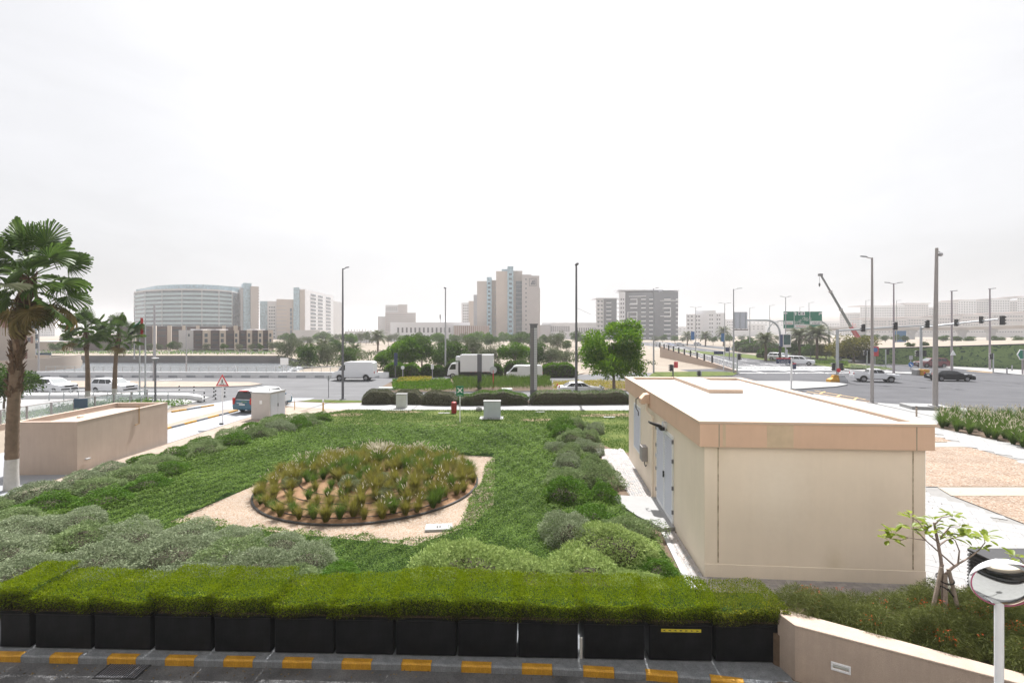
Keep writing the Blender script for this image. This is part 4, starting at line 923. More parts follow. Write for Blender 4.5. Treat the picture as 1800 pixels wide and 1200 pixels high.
SQs = [(-11.75, 16.85), (-3.0, 15.0), (-1.75, 16.2), (-1.55, 19.5), (-1.3, 22.4), (-.95, 25.4), (-9.7, 27.0)]
b_ = a + wob[:, None] * .25
a = a[~inpoly(b_, SQs)]
zb = .11 + .05 * np.sin(a[:, 0] * 1.3) * np.cos(a[:, 1] * .9) + .05 * np.sin(4.1 * a[:, 0] + a[:, 1] * 2.2) + .035 * np.sin(7.3 * a[:, 0] - 5.1 * a[:, 1])
far = np.clip(a[:, 1] / 16, .8, 1.9)
pts = np.stack([a[:, 0], a[:, 1], zb + np.abs(g.normal(0, .035, len(a))) * far], 1)
D = g.normal(size=(len(a), 3)); D[:, 2] = np.abs(D[:, 2]) * .45 + .12
co = leaves('ground_cover', pts, D, .062 * far, .034 * far, [M['cover']], g, flat=True)
structure(MB().sheet([(x, y) for x, y in COVER], .0045), 'planting_ground', M['mat_green'])
tag(inst(co, 'ground_cover'), 'dense low green ground cover filling the garden round the gravel square', 'ground cover', kind='stuff')
# lawn blades, patchy
a = poly_points(LAWN, 52000, g, False)
keepn = np.sin(a[:, 0] * .55 + 1) + np.sin(a[:, 1] * 1.3 + a[:, 0] * .4) + g.normal(0, .8, len(a)) > -.9
a = a[keepn]
pts = np.stack([a[:, 0], a[:, 1], np.full(len(a), .005)], 1); D = g.normal(0, .5, (len(a), 3)); D[:, 2] = 1
tag(inst(leaves('lawn_grass', pts, D, .11, .035, [M['grassblade']], g), 'lawn_grass'), 'short patchy mown grass behind the ground cover', 'grass', kind='stuff')
# ---- shrubs
def shrub_mesh(seed, n, L, W, m, up=.35, lumps=3, hgt=1.0, jit=1.0):
    g = np.random.default_rng(seed)
    d = unit(g.normal(size=(int(n * 1.7), 3))); d = d[d[:, 2] > -.12][:n]
    r = np.ones(len(d))
    for k in range(lumps + 3):
        c = unit(g.normal(size=(1, 3)))[0]; c[2] = abs(c[2]); r += .17 * np.exp(-((1 - d @ c) / .12)) - .012
    for k in range(46):
        c = unit(g.normal(size=(1, 3)))[0]; c[2] = abs(c[2]); r += .11 * np.exp(-((1 - d @ c) / .014)) - .004
    sh = 1 - np.abs(g.normal(0, .09, len(d))); p = d * (r * sh)[:, None]; p[:, 2] = np.maximum(p[:, 2] * hgt, -.05)
    dd = d + jit * g.normal(size=d.shape); dd[:, 2] += up
    return leaves('foliage', p, dd, L, W, [m], g)
def core_mesh(seed, hgt=1.0):
    g = random.Random(seed); mb = MB()
    for i in range(34):
        a = g.uniform(0, 6.28); e = g.uniform(.15, 1.4); r = g.uniform(.5, .72)
        q = (r * math.cos(a) * math.cos(e), r * math.sin(a) * math.cos(e), r * math.sin(e) * hgt)
        mb.tube([(q[0] * .1, q[1] * .1, 0), (q[0] * .5, q[1] * .5, q[2] * .6), q], [.03, .018, .006], 4, caps=False)
    mb.ball((0, 0, 0), .58, 1, 1, hgt * .95, 14, 8, 0, .12, g, zmin=-.05)
    return mb.mesh('branches', M['twig'], smooth=False)
SHR = {}
for st, m_, L, W, n in (('silver', 'silver', .068, .024, 13500), ('sage', 'sage', .075, .027, 10500), ('green', 'grnshrub', .085, .042, 6800), ('lemon', 'lemon', .09, .024, 12500)):
    SHR[st] = [(shrub_mesh(100 + 7 * k + len(st), n, L, W, M[m_], up=.95 if st == 'lemon' else .4), core_mesh(k)) for k in range(3)]
rs = random.Random(21)
def shrub(x, y, rad, hgt, style, label, group):
    t = thing(style_name[style], label, 'shrub', (x, y, 0), rs.uniform(0, 6.28), group)
    k = rs.randrange(3); f, c = SHR[style][k]
    t.scale = (rad, rad * rs.uniform(.9, 1.08), hgt)
    inst(c, 'branches', t); inst(f, 'foliage', t)
    return t
style_name = {'silver': 'silver_shrub', 'sage': 'sage_shrub', 'green': 'green_shrub', 'lemon': 'lemon_shrub'}
SL = 'silver-grey shrub in the long bank behind the planter hedges'
GL, GC, GR_ = 'shrubs banked behind the planter hedges', 'shrubs along the driveway edge of the garden', 'shrubs beside the substation path'
# bank behind the hedges, west half
for (x, y, r, h, s) in ((-14.6, 13.6, 1.3, .78, 'silver'), (-12.7, 12.6, 1.15, .72, 'silver'), (-13.2, 14.9, 1.2, .72, 'sage'), (-11.2, 13.2, 1.25, .8, 'silver'), (-10.4, 12.0, .95, .62, 'silver'), (-9.5, 13.6, 1.3, .85, 'silver'),
                        (-8.5, 12.3, 1.1, .7, 'silver'), (-7.8, 13.4, 1.15, .78, 'sage'), (-11.8, 14.9, 1.1, .68, 'silver'), (-10.2, 15.1, 1.05, .62, 'silver'), (-6.7, 12.7, 1.1, .82, 'silver'), (-5.7, 13.4, 1.0, .7, 'silver'),
                        (-5.6, 12.2, .95, .6, 'sage'), (-8.6, 14.8, .95, .55, 'silver'), (-7.0, 14.6, .9, .5, 'silver'), (-15.6, 15.3, 1.2, .66, 'silver'), (-4.6, 12.6, .75, .5, 'green'), (-14.8, 16.4, 1.0, .55, 'silver'), (-16.9, 16.4, 1.2, .6, 'sage')):
    k_ = min(range(13), key=lambda j: abs((PB[j][0] + PB[j][1]) / 2 - (900 + FPX * x / y))); lab = 'silver-grey shrub in the bank, ' + ('tall one ' if h > .75 else 'low one ' if h < .6 else '') + ('close ' if y < 13 else 'further back ' if y > 14.4 else '') + 'behind the ' + ['end', 'second', 'third', 'fourth', 'fifth', 'sixth', 'seventh', 'eighth', 'ninth', 'tenth', 'eleventh', 'twelfth', 'last'][k_] + ' planter from the west' if s == 'silver' else ('grey-green shrub among silver ones behind the ' + ['end', 'second', 'third', 'fourth', 'fifth', 'sixth', 'seventh', 'eighth', 'ninth', 'tenth', 'eleventh', 'twelfth', 'last'][k_] + ' planter from the west' if s == 'sage' else 'small deep green shrub at the east end of the silver bank')
    shrub(x, y, r, h, s, lab, GL)
# lemon-silver mounds near the path
for (x, y, r, h, lab) in ((-1.15, 12.65, 1.5, 1.08, 'large pale yellow-green mound, westmost of the lemon mounds behind the hedge'), (.55, 12.15, 1.2, .88, 'pale yellow-green mound between two larger ones behind the hedge'), (2.0, 12.2, 1.4, .98, 'pale yellow-green mound right beside the paved path end'), (3.15, 12.0, .9, .62, 'small pale mound nearest the substation corner'), (-2.1, 12.3, .7, .62, 'small yellow-green mound at the west foot of the lemon mounds'), (3.0, 14.3, 1.25, .85, 'broad pale mound opposite the louvred doors')):
    shrub(x, y, r, h, 'lemon', lab, GR_)
for (x, y, r, h, s, lab) in ((1.75, 15.1, .98, .98, 'silver', 'round clipped grey ball shrub standing alone in the ground cover'), (3.7, 15.5, 1.0, .72, 'sage', 'sage green shrub between the grey ball and the door slab'), (4.0, 13.1, .62, .42, 'green', 'low bright green shrub at the kerb of the substation path'), (2.7, 16.6, .9, .62, 'green', 'dark green shrub behind the grey ball shrub'),
                             (2.0, 18.9, 1.05, .9, 'green', 'round deep green shrub west of the grey one by the slab'), (3.5, 18.7, .72, .7, 'green', 'small bright green shrub at the edge of the door slab'), (3.6, 20.8, 1.2, 1.0, 'sage', 'large grey-green shrub beside the paving at the door slab'), (2.3, 20.6, 1.1, .85, 'sage', 'sage shrub west of the large grey-green one'),
                             (3.9, 22.8, .9, .85, 'sage', 'grey-green shrub in the narrow part of the row by the vent'), (2.6, 23.1, .85, .8, 'silver', 'silvery shrub in the row, level with the meter box'), (3.1, 25.5, 1.0, .8, 'sage', 'grey shrub in the row past the gravel corner'), (4.1, 26.0, .9, .8, 'silver', 'silvery shrub close to the far end of the paved path'), (2.5, 26.2, .8, .75, 'silver', 'silvery shrub facing the ground cover in the row'),
                             (3.6, 28.8, 1.15, .85, 'sage', 'broad grey-green shrub in the back of the row'), (4.6, 29.0, .9, .8, 'sage', 'grey-green shrub at the lawn side of the row'), (3.1, 30.0, 1.0, .8, 'green', 'greener shrub near the back of the row'), (5.3, 31.5, .8, .75, 'silver', 'lone silvery shrub standing on the lawn behind the row'), (4.3, 32.2, 1.05, .95, 'sage', 'tall grey shrub at the very back of the row'), (3.4, 31.8, 1.0, .95, 'green', 'green shrub at the very back corner of the ground cover')):
    shrub(x, y, r, h, s, lab, GR_)
# row along the drive
row = [(-18.9, 17.0, 1.3, .7, 'sage'), (-18.6, 18.9, 1.3, .72, 'silver'), (-17.2, 17.9, 1.2, .62, 'green'), (-17.0, 19.8, 1.2, .7, 'sage'), (-15.6, 18.3, 1.15, .58, 'green'), (-18.2, 20.6, 1.2, .68, 'silver'), (-16.8, 21.6, 1.25, .72, 'sage'), (-15.4, 20.3, 1.05, .55, 'green'), (-18.4, 22.2, 1.1, .62, 'silver'),
       (-17.2, 23.4, 1.15, .62, 'sage'), (-15.7, 22.4, 1.0, .55, 'green'), (-18.6, 24.4, .9, .42, 'green'), (-17.6, 25.6, 1.1, .5, 'green'), (-16.6, 26.2, 1.2, .85, 'sage'), (-17.6, 27.6, 1.1, .6, 'green'), (-15.9, 27.9, 1.1, .75, 'green'), (-16.9, 29.2, 1.25, .8, 'sage'), (-15.6, 29.9, 1.15, .9, 'sage'), (-16.8, 31.0, 1.2, .85, 'green'), (-15.1, 31.4, 1.1, .85, 'silver'), (-14.6, 32.8, 1.0, .8, 'green'), (-16.2, 32.9, 1.3, .85, 'sage'), (-15.0, 34.6, 1.2, .8, 'sage'), (-16.8, 34.6, 1.1, .7, 'green'), (-13.9, 33.8, .9, .6, 'sage'), (-14.1, 35.8, 1.0, .65, 'green'), (-19.6, 15.2, 1.4, .6, 'silver'), (-17.6, 15.8, 1.2, .6, 'sage')]
where = lambda y: 'at the foot of the palm' if y < 18.5 else 'in front of the pump room' if y < 25 else 'between the pump room and the cabinet' if y < 31 else 'near the grey louvred cabinet'
nm = {'sage': 'grey-green shrub ', 'silver': 'silvery shrub ', 'green': 'deep green shrub '}
ordn = 'first second third fourth fifth sixth seventh eighth ninth tenth'.split()
seen_ = {}
for (x, y, r, h, s) in sorted(row, key=lambda q: q[1]):
    k_ = (s, where(y)); seen_[k_] = seen_.get(k_, -1) + 1
    shrub(x, y, r * .95, h, s, nm[s] + where(y) + ', ' + ordn[seen_[k_]] + ' of its colour there', GC)

# ---- fountain grasses
def tuft_mesh(seed, n, h, spread, m, wid=.012):
    g = np.random.default_rng(seed); V = []; F_ = []; Rn = []
    for i in range(n):
        a = g.uniform(0, 6.28); r0 = .07 * math.sqrt(g.random()); lean = g.uniform(.05, 1) * spread; hh = h * g.uniform(.55, 1.05); b = len(V); w = wid * g.uniform(.7, 1.2)
        tx, ty = -math.sin(a), math.cos(a); rv = g.random()
        for t in (0, .45, .8, 1.0):
            rr_ = r0 + lean * t ** 1.7; z = hh * (t - .28 * lean * t ** 3 / max(.2, spread)); ww = w * (1 - .9 * t)
            V += [(rr_ * math.cos(a) - tx * ww, rr_ * math.sin(a) - ty * ww, z), (rr_ * math.cos(a) + tx * ww, rr_ * math.sin(a) + ty * ww, z)]; Rn += [rv * .55 + .45 * t] * 2
        for k in range(3): q = b + 2 * k; F_.append((q, q + 1, q + 3, q + 2))
    return npmesh('blades', np.array(V), np.array(F_), [m], np.array(Rn))
def plume_mesh(seed, n, h, spread, ln=.16, wd=.016):
    g = np.random.default_rng(seed); V = []; F_ = []
    for i in range(n):
        a = g.uniform(0, 6.28); lean = g.uniform(.15, 1) * spread; hh = h * g.uniform(.8, 1.15)
        p0 = Vector((lean * .8 * math.cos(a), lean * .8 * math.sin(a), hh * .85)); d = Vector((lean * math.cos(a) * .9, lean * math.sin(a) * .9, hh * .55)).normalized()
        for w, q in ((d.cross(Vector((0, 0, 1))).normalized(), 0), (d.cross(d.cross(Vector((0, 0, 1)))).normalized(), 1)):
            b = len(V); L = ln * g.uniform(.8, 1.2)
            for t, k in ((0, .3), (.3, 1), (.7, .8), (1, .1)): c = p0 + d * L * t + Vector((0, 0, -.15 * L * t * t)); V += [tuple(c - w * wd * k), tuple(c + w * wd * k)]
            for k in range(3): q2 = b + 2 * k; F_.append((q2, q2 + 1, q2 + 3, q2 + 2))
    return npmesh('plumes', np.array(V), np.array(F_), [M['plume']], g.random(len(V)))
TU = [tuft_mesh(k, 300, .74, .48, M['tuft'] if k % 3 else M['tuft_green'], .013) for k in range(6)]
PLM = [plume_mesh(k, (2, 5, 9, 24)[k], .78, .36) for k in range(4)]
rg = random.Random(77); tp = []
for _ in range(40000):
    r = BR * math.sqrt(rg.random()) * .975; a = rg.uniform(0, 6.28); x, y = BC[0] + r * math.cos(a), BC[1] + r * math.sin(a)
    # thin planting over the orange patch in the front west part
    bare = math.hypot((x + 8.0) / 1.5, (y - 18.4) / 1.3) < 1
    if min([math.hypot(x - u, y - v) for u, v in tp] or [9]) < (.56 if bare else .42): continue
    if math.hypot(x + 5.9, y - 21.4) < .62: continue
    tp.append((x, y))
print('tufts', len(tp))
for x, y in tp[:300]:
    back = y > 22.6; front = y < 18.6
    bare = math.hypot((x + 8.0) / 1.7, (y - 18.4) / 1.5) < 1
    pk = rg.choice([2, 2, 3]) if y > 23.2 and rg.random() < .45 else rg.choice([None, None, 0, 0, 1]) if not bare else rg.choice([None, None, None, 0])
    lab = ('fountain grass tuft with many cream plumes at the back of the sand bed' if pk in (2, 3) else
           'fountain grass tuft on the bare orange patch of the sand bed' if bare else
           'olive fountain grass tuft ' + ('at the front rim of the sand bed' if front else 'on the rear slope of the sand bed' if back else 'in the middle of the sand bed') + ('' if pk is None else ' with a few cream plumes'))
    t = thing('fountain_grass', lab, 'grass tuft', (x, y, bedz(x, y) - .02), rg.uniform(0, 6.28), 'fountain grasses in the round sand bed')
    s_ = rg.uniform(.62, .98) * (.9 if bare else 1.12); t.scale = (s_ * rg.uniform(.85, 1.15), s_ * rg.uniform(.85, 1.15), s_)
    inst(rg.choice(TU), 'blades', t)
    if pk is not None: inst(PLM[pk], 'plumes', t)
t = thing('fountain_grass', 'biggest fountain grass clump, dark green with a crown of cream plumes in mid bed', 'grass tuft', (-5.9, 21.4, bedz(-5.9, 21.4) - .03), 0, 'fountain grasses in the round sand bed')
inst(tuft_mesh(55, 420, .85, .55, M['tuft_green'], .010), 'blades', t); inst(plume_mesh(9, 95, .92, .6, .24, .018), 'plumes', t)
# grey-blue sub-shrubs between the tufts
for k, (x, y) in enumerate(((-6.5, 19.2), (-5.9, 18.8), (-5.2, 19.4), (-4.9, 18.2), (-8.9, 19.6), (-4.3, 22.0))):
    t = shrub(x, y, .42, .36, 'silver', ['small blue-grey sub-shrub among tufts in mid bed, westmost of three', 'small blue-grey sub-shrub among tufts, centre of three', 'small blue-grey sub-shrub among tufts, eastmost of three', 'small blue-grey sub-shrub close to the front rim of the sand bed', 'small blue-grey sub-shrub beside the bare orange patch', 'small blue-grey sub-shrub on the east slope of the sand bed'][k], 'sub-shrubs in the sand bed')
    t.location.z = bedz(x, y)
# fountain grasses in the east bed
rg = random.Random(5); tp = []
GBs = GB
for _ in range(20000):
    x = rg.uniform(24, 46); y = rg.uniform(22, 37)
    if not inpoly(np.array([[x, y]]), GBs)[0]: continue
    if min([math.hypot(x - u, y - v) for u, v in tp] or [9]) < .66: continue
    tp.append((x, y))
TUE = [tuft_mesh(70 + k, 300, .98, .62, M['tuft_green'], .015) for k in range(3)]; PLE = [plume_mesh(80 + k, 3 + 4 * k, .98, .5, .24, .02) for k in range(3)]
print('east tufts', len(tp))
for x, y in tp[:150]:
    t = thing('fountain_grass', 'plumed green fountain grass in the planting bed by the street pavement', 'grass tuft', (x, y, 0), rg.uniform(0, 6.28), 'fountain grasses by the street pavement')
    s_ = rg.uniform(.85, 1.2); t.scale = (s_, s_, s_); inst(rg.choice(TUE), 'blades', t); inst(rg.choice(PLE), 'plumes', t)

# ---- mid-distance hedges
def hedge_block(name, pts, w, h, m, label, group=None, n=5200, L=.13, W=.05, wob=.12, seed=0, cat='hedge', top=None, z=0.0):
    """a run of hedge along a line: solid twiggy heart, leaves over top and sides"""
    g = np.random.default_rng(seed); t = thing(name, label, cat, (pts[0][0], pts[0][1], z), 0, group)
    P0 = np.array(pts) - np.array(pts[0]); seg = np.diff(P0, axis=0); ln = np.linalg.norm(seg, axis=1); cum = np.concatenate([[0], np.cumsum(ln)])
    s_ = g.uniform(0, cum[-1], n); k = np.clip(np.searchsorted(cum, s_) - 1, 0, len(seg) - 1); f = ((s_ - cum[k]) / ln[k])[:, None]
    base = P0[k] + seg[k] * f; nn = np.stack([-seg[k][:, 1], seg[k][:, 0]], 1) / ln[k][:, None]
    hh = h * (1 + wob * np.sin(s_ * 1.1 + seed) + wob * .7 * np.sin(s_ * 2.9 + 2 * seed))
    endf = np.clip(np.minimum(s_, cum[-1] - s_) / (.45 * h + .2), .0, 1) ** .5; hh = hh * (.35 + .65 * endf)
    ph = g.uniform(-.15, math.pi + .15, n); e = .55
    cx = np.sign(np.cos(ph)) * np.abs(np.cos(ph)) ** e * w / 2 * (.6 + .4 * endf); cz = np.abs(np.sin(ph)) ** e * hh
    rr_ = 1 - np.abs(g.normal(0, .05, n)); pts3 = np.concatenate([base + nn * (cx * rr_)[:, None], (cz * rr_)[:, None]], 1)
    D = np.concatenate([nn * np.cos(ph)[:, None], np.sin(ph)[:, None]], 1) + .6 * g.normal(size=(n, 3))
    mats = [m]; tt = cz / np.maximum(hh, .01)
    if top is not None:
        sel = (tt > .86 + .05 * np.sin(5 * s_))  # top leaves get a lighter material, painting sunlight on the clipped top
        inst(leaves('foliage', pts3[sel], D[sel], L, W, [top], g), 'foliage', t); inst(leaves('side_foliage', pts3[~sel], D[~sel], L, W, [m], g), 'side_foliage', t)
    else: inst(leaves('foliage', pts3, D, L, W, mats, g), 'foliage', t)
    mb = MB(); rings = []
    K = max(4, int(cum[-1] / .6))
    for i in range(K + 1):
        s0 = cum[-1] * (.02 + .96 * i / K); kk = min(np.searchsorted(cum, s0, side='right') - 1, len(seg) - 1); q = P0[kk] + seg[kk] * ((s0 - cum[kk]) / ln[kk]); n2 = np.array([-seg[kk][1], seg[kk][0]]) / ln[kk]
        h2 = h * (1 + wob * math.sin(s0 * 1.1 + seed) + wob * .7 * math.sin(s0 * 2.9 + 2 * seed)) * .84; 
        if i in (0, K): h2 *= .5
        rings.append([(q[0] + n2[0] * a_ * w * .42, q[1] + n2[1] * a_ * w * .42, b_ * h2) for a_, b_ in ((-1, 0), (-1, .7), (-.7, 1), (.7, 1), (1, .7), (1, 0))])
    mb.loft(rings); mb.build('twigs', M['twig'], t)
    return t
hl = [P([(633, 711.5), (690, 711)]), P([(688, 711), (742, 712)]), P([(740, 712), (803, 714)])]
for k, q in enumerate(hl):
    hedge_block('grey_hedge', [(x, y + .9) for x, y in q], 1.7, 1.22, M['grey_hedge'], ['grey-green street hedge, rounded west end by the grass verge', 'grey-green street hedge section behind the green electrical cabinet', 'shaggy silvery street hedge section west of the assembly sign'][k], 'grey hedge along the street pavement', 6200, .12, .035, .07, k, z=.0)
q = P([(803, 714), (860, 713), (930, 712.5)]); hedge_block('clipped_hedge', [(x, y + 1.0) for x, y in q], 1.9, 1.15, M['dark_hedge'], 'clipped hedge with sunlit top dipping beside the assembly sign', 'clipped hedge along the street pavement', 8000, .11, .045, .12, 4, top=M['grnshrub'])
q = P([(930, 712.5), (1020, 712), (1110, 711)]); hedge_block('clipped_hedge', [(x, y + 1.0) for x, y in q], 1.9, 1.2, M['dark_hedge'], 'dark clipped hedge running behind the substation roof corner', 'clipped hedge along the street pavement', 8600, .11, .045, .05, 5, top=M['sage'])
# planted islands
isl_c = P([(700, 687), (700, 673), (785, 672), (785, 690)], ZR)
def mass(name, poly, n, h, m, label, L=.3, W=.07, seed=0, up=1.2, cat='plants', z=.0):
    g = np.random.default_rng(seed); a = poly_points(poly, n, g, False)
    if name == 'scrub': a = a[np.sin(a[:, 0] * .45) + np.sin(a[:, 1] * .3 + a[:, 0] * .2) + np.sin(a[:, 0] * 1.3 + a[:, 1]) * .5 > -.35]; n = len(a)
    hh = h * (.75 + .25 * np.sin(a[:, 0] * 1.9 + seed) * np.sin(a[:, 1] * 1.3)); p = np.stack([a[:, 0], a[:, 1], z + hh * g.uniform(.1, .75, n)], 1)
    D = g.normal(size=(n, 3)); D[:, 2] = np.abs(D[:, 2]) + up
    return tag(inst(leaves(name, p, D, L, W, [m], g), name), label, cat, kind='stuff')
mass('island_grass', P([(690, 690), (690, 673), (790, 671.5), (800, 690)], ZR), 9000, .75, M['tree_leaf'], 'bushy bright green planting on the rounded end of the traffic island', .22, .07, 1, .8)
mass('island_grass', P([(798, 690), (795, 671.5), (965, 670), (970, 686)], ZR), 12000, .9, M['tuft_green'], 'tall upright green grass rows on the traffic island', .55, .04, 2, 2.5)
mass('island_flowers', P([(697, 679), (700, 671), (760, 669), (755, 676)], ZR), 2600, .55, M['flower_yellow'], 'yellow-flowered low planting at the tip of the traffic island', .14, .08, 3, .6, z=.25)
mass('island_flowers', P([(972, 687), (972, 673), (1050, 671), (1104, 673), (1112, 687)], ZR), 5200, .4, M['flower_yellow'], 'yellow flowers on the island behind the white saloon', .14, .08, 4, .6)
mass('median_planting', P([(1424, 640.5), (1424, 637), (1490, 640), (1490, 646)], ZR), 3600, .8, M['tuft_green'], 'grassy hedge planting on the boulevard median by the white crossover', .45, .06, 5, 2)
mass('median_flowers', P([(1495, 650), (1495, 643), (1555, 647.5), (1568, 650)], ZR), 1500, .35, M['silver'], 'pale low plants on the tip of the boulevard median', .2, .1, 6, .6)

# ================================================================== TREES
def crown_mesh(seed, n, L, W, m, nb=22, flat=.75, clump=.34):
    g = np.random.default_rng(seed); c = unit(g.normal(size=(nb, 3))) * (g.random((nb, 1)) ** .5 * .78); c[:, 2] *= flat
    k = g.integers(0, nb, n); d = unit(g.normal(size=(n, 3))); d[:, 2] = np.where(d[:, 2] < -.3, -d[:, 2], d[:, 2])
    p = c[k] + d * (clump * g.uniform(.55, 1.05, (n, 1)) * g.uniform(.8, 1.2, (nb, 1))[k]); p[:, 2] = np.where(p[:, 2] < -.62, p[:, 2] * .5, p[:, 2])
    return leaves('crown', p, d + .7 * g.normal(size=d.shape), L, W, [m], g)
CR = {'lush': [crown_mesh(5, 21000, .062, .032, M['tree_lush'], 34, .85, .27)], 'leafy': [crown_mesh(k, 7500, .095, .05, M['tree_leaf'], 26, .8, .32) for k in range(2)], 'dark': [crown_mesh(10 + k, 5200, .10, .05, M['tree_dark'], 24, .75, .33) for k in range(3)],
      'grey': [crown_mesh(20 + k, 5200, .09, .035, M['tree_grey'], 22, .8, .36) for k in range(2)], 'yellow': [crown_mesh(30 + k, 4200, .11, .05, M['tree_yel'], 22, .7, .34) for k in range(1)]}
def trunk_mesh(seed):
    g = random.Random(seed); mb = MB(); mb.tube([(0, 0, 0), (.03, .02, .5), (-.02, .03, 1.0)], [.075, .055, .042], 8)
    for i in range(7):
        a = i * .9 + g.random(); mb.tube([(0, 0, .75 + .03 * i), (.22 * math.cos(a), .22 * math.sin(a), 1.1 + .05 * i), (.5 * math.cos(a), .5 * math.sin(a), 1.45 + .07 * i)], [.035, .022, .008], 5)
    return mb.mesh('trunk', M['bark_grey'], smooth=True)
TRK = [trunk_mesh(k) for k in range(3)]
rt = random.Random(3)
def tree(px, D, ytop, ybot, rpx, style, label, group=None, name='tree', ybase=None, yaw=None):
    """crown from ybot to ytop in the survey photo, radius rpx; stands on the ground at depth D"""
    x = xw(px, D); zt, zb = zw(ytop, D), zw(ybot, D); r = rpx * D / FPX; hz = (zt - zb) / 2
    t = thing(name, label, 'tree', (x, D, -.1), rt.uniform(0, 6.28) if yaw is None else yaw, group)
    cz = max((zt + zb) / 2 + .1, hz * .8)
    c = inst(rt.choice(CR[style]), 'crown', t, (0, 0, cz), scale=(r, r, hz * 1.12))
    tk = inst(rt.choice(TRK), 'trunk', t, scale=(max(1.2, r * .62), max(1.2, r * .62), max(.4, (cz + .1) * .72)))
    return t
TG = 'trees behind the delivery vehicles'
tree(1080, 50.5, 552, 694, 76, 'lush', 'big bright green tree beside the tall lamp post, behind the substation', name='leafy_tree')
for a in ((707, 80, 588, 652, 44, 'leafy', 'bright green spreading tree standing west of the box truck'), (742, 83, 584, 648, 40, 'dark', 'tree directly west of the lamp post behind the truck cab'), (672, 86, 612, 650, 22, 'leafy', 'small outer tree at the west edge of the clump'),
          (800, 84, 588, 655, 38, 'dark', 'dark tree rising directly above the box truck'), (832, 92, 584, 640, 26, 'grey', 'grey-green tree behind the middle of the box truck'), (775, 88, 606, 655, 24, 'dark', 'dark low tree by the front of the box truck'),
          (862, 90, 600, 652, 28, 'grey', 'grey feathery tree between the box truck and the panel van'), (905, 88, 600, 648, 30, 'leafy', 'green tree above the small panel van'), (940, 92, 598, 650, 28, 'dark', 'dark tree behind the tiled pylon'), (968, 90, 610, 655, 26, 'grey', 'grey-green bushy tree east of the tiled pylon'), (992, 96, 618, 652, 16, 'grey', 'small grey bushy tree on the sand lot edge')):
    tree(*a, group=TG)
WG = 'trees on the waterside bank'
for a in ((505, 98, 588, 640, 20, 'grey', 'wispy grey tree beside the white signboard'), (540, 92, 606, 655, 26, 'dark', 'dark bush on the bank west of the white van'), (575, 95, 600, 650, 26, 'grey', 'grey tree in the middle of the bank'), (612, 96, 604, 648, 24, 'dark', 'dark tree behind the high-roof van'), (530, 110, 596, 630, 20, 'grey', 'pale tree furthest along the bank'), (590, 120, 594, 630, 24, 'dark', 'dark crown further back on the sand lot')):
    tree(*a, group=WG)
for a in ((1500, 108, 586, 640, 46, 'yellow', 'broad yellowing tree beside the signal post'), (1452, 118, 608, 640, 22, 'yellow', 'small yellowing tree under the green gantry sign')): tree(*a, group='trees at the junction corner')
tree(1388, 122, 598, 634, 15, 'leafy', 'small round green tree near the billboard', group='trees at the junction corner'); tree(1425, 126, 600, 634, 17, 'dark', 'dark shrubby tree under the date palms', group='trees at the junction corner')
BG = 'clipped round trees along the highway'
for i, px in enumerate((1520, 1538, 1556, 1573, 1590, 1658, 1682, 1704, 1754, 1790, 1817)):
    D = 205 - (px - 1520) * .16; tree(px, D, 586 + (px - 1520) * .012, 601 + (px - 1520) * .014, (8 if px < 1600 else 11), 'dark', 'clipped round tree in the highway row, ' + ['first from the crane side', 'second from the crane side', 'third, left of the double lamp', 'fourth, under the blue road sign', 'fifth, by the viaduct pier', 'just east of the camera mast', 'behind the slim lamp post', 'in front of the white highway car', 'between the lamp and the picture edge', 'close to the picture edge', 'cut off by the picture edge'][i].replace('left of', 'west of'), group=BG)
for i, (px, yt_, D) in enumerate(((1600, 600, 112), (1625, 598, 113), (1630, 610, 104), (1490, 600, 128))): tree(px, D, yt_, yt_ + 14, 8, 'dark', ['clipped ball tree above the mural wall, west one', 'clipped ball tree above the mural wall, east one', 'small ball tree in front of the mural wall', 'small dark tree behind the crane boom foot'][i], group='ball trees by the mural')
tree(102, 150, 598, 622, 14, 'dark', 'small dark tree on the far quay beside the round ramp')
for i, (px, w) in enumerate(((238, 9), (262, 9), (280, 8), (300, 11), (312, 10), (363, 9), (393, 9), (420, 8), (442, 8), (458, 8), (478, 12), (491, 14), (130, 10), (180, 9), (206, 9))):
    tree(px, 150, 602 if w < 10 else 598, 617, w * .85, 'grey' if i % 3 else 'dark', 'small tree on the far quay, ' + ['first west of the flag poles', 'second from the flag poles', 'third from the flag poles', 'fourth, below the black town houses', 'fifth, beside the pale gable', 'before the first brown town house', 'before the second brown town house', 'before the third brown town house', 'before the fourth brown town house', 'before the fifth brown town house', 'at the east end of the row', 'last before the bank', 'behind the first small palm', 'behind the second small palm', 'between palm and flag'][i], group='small trees on the far quay')
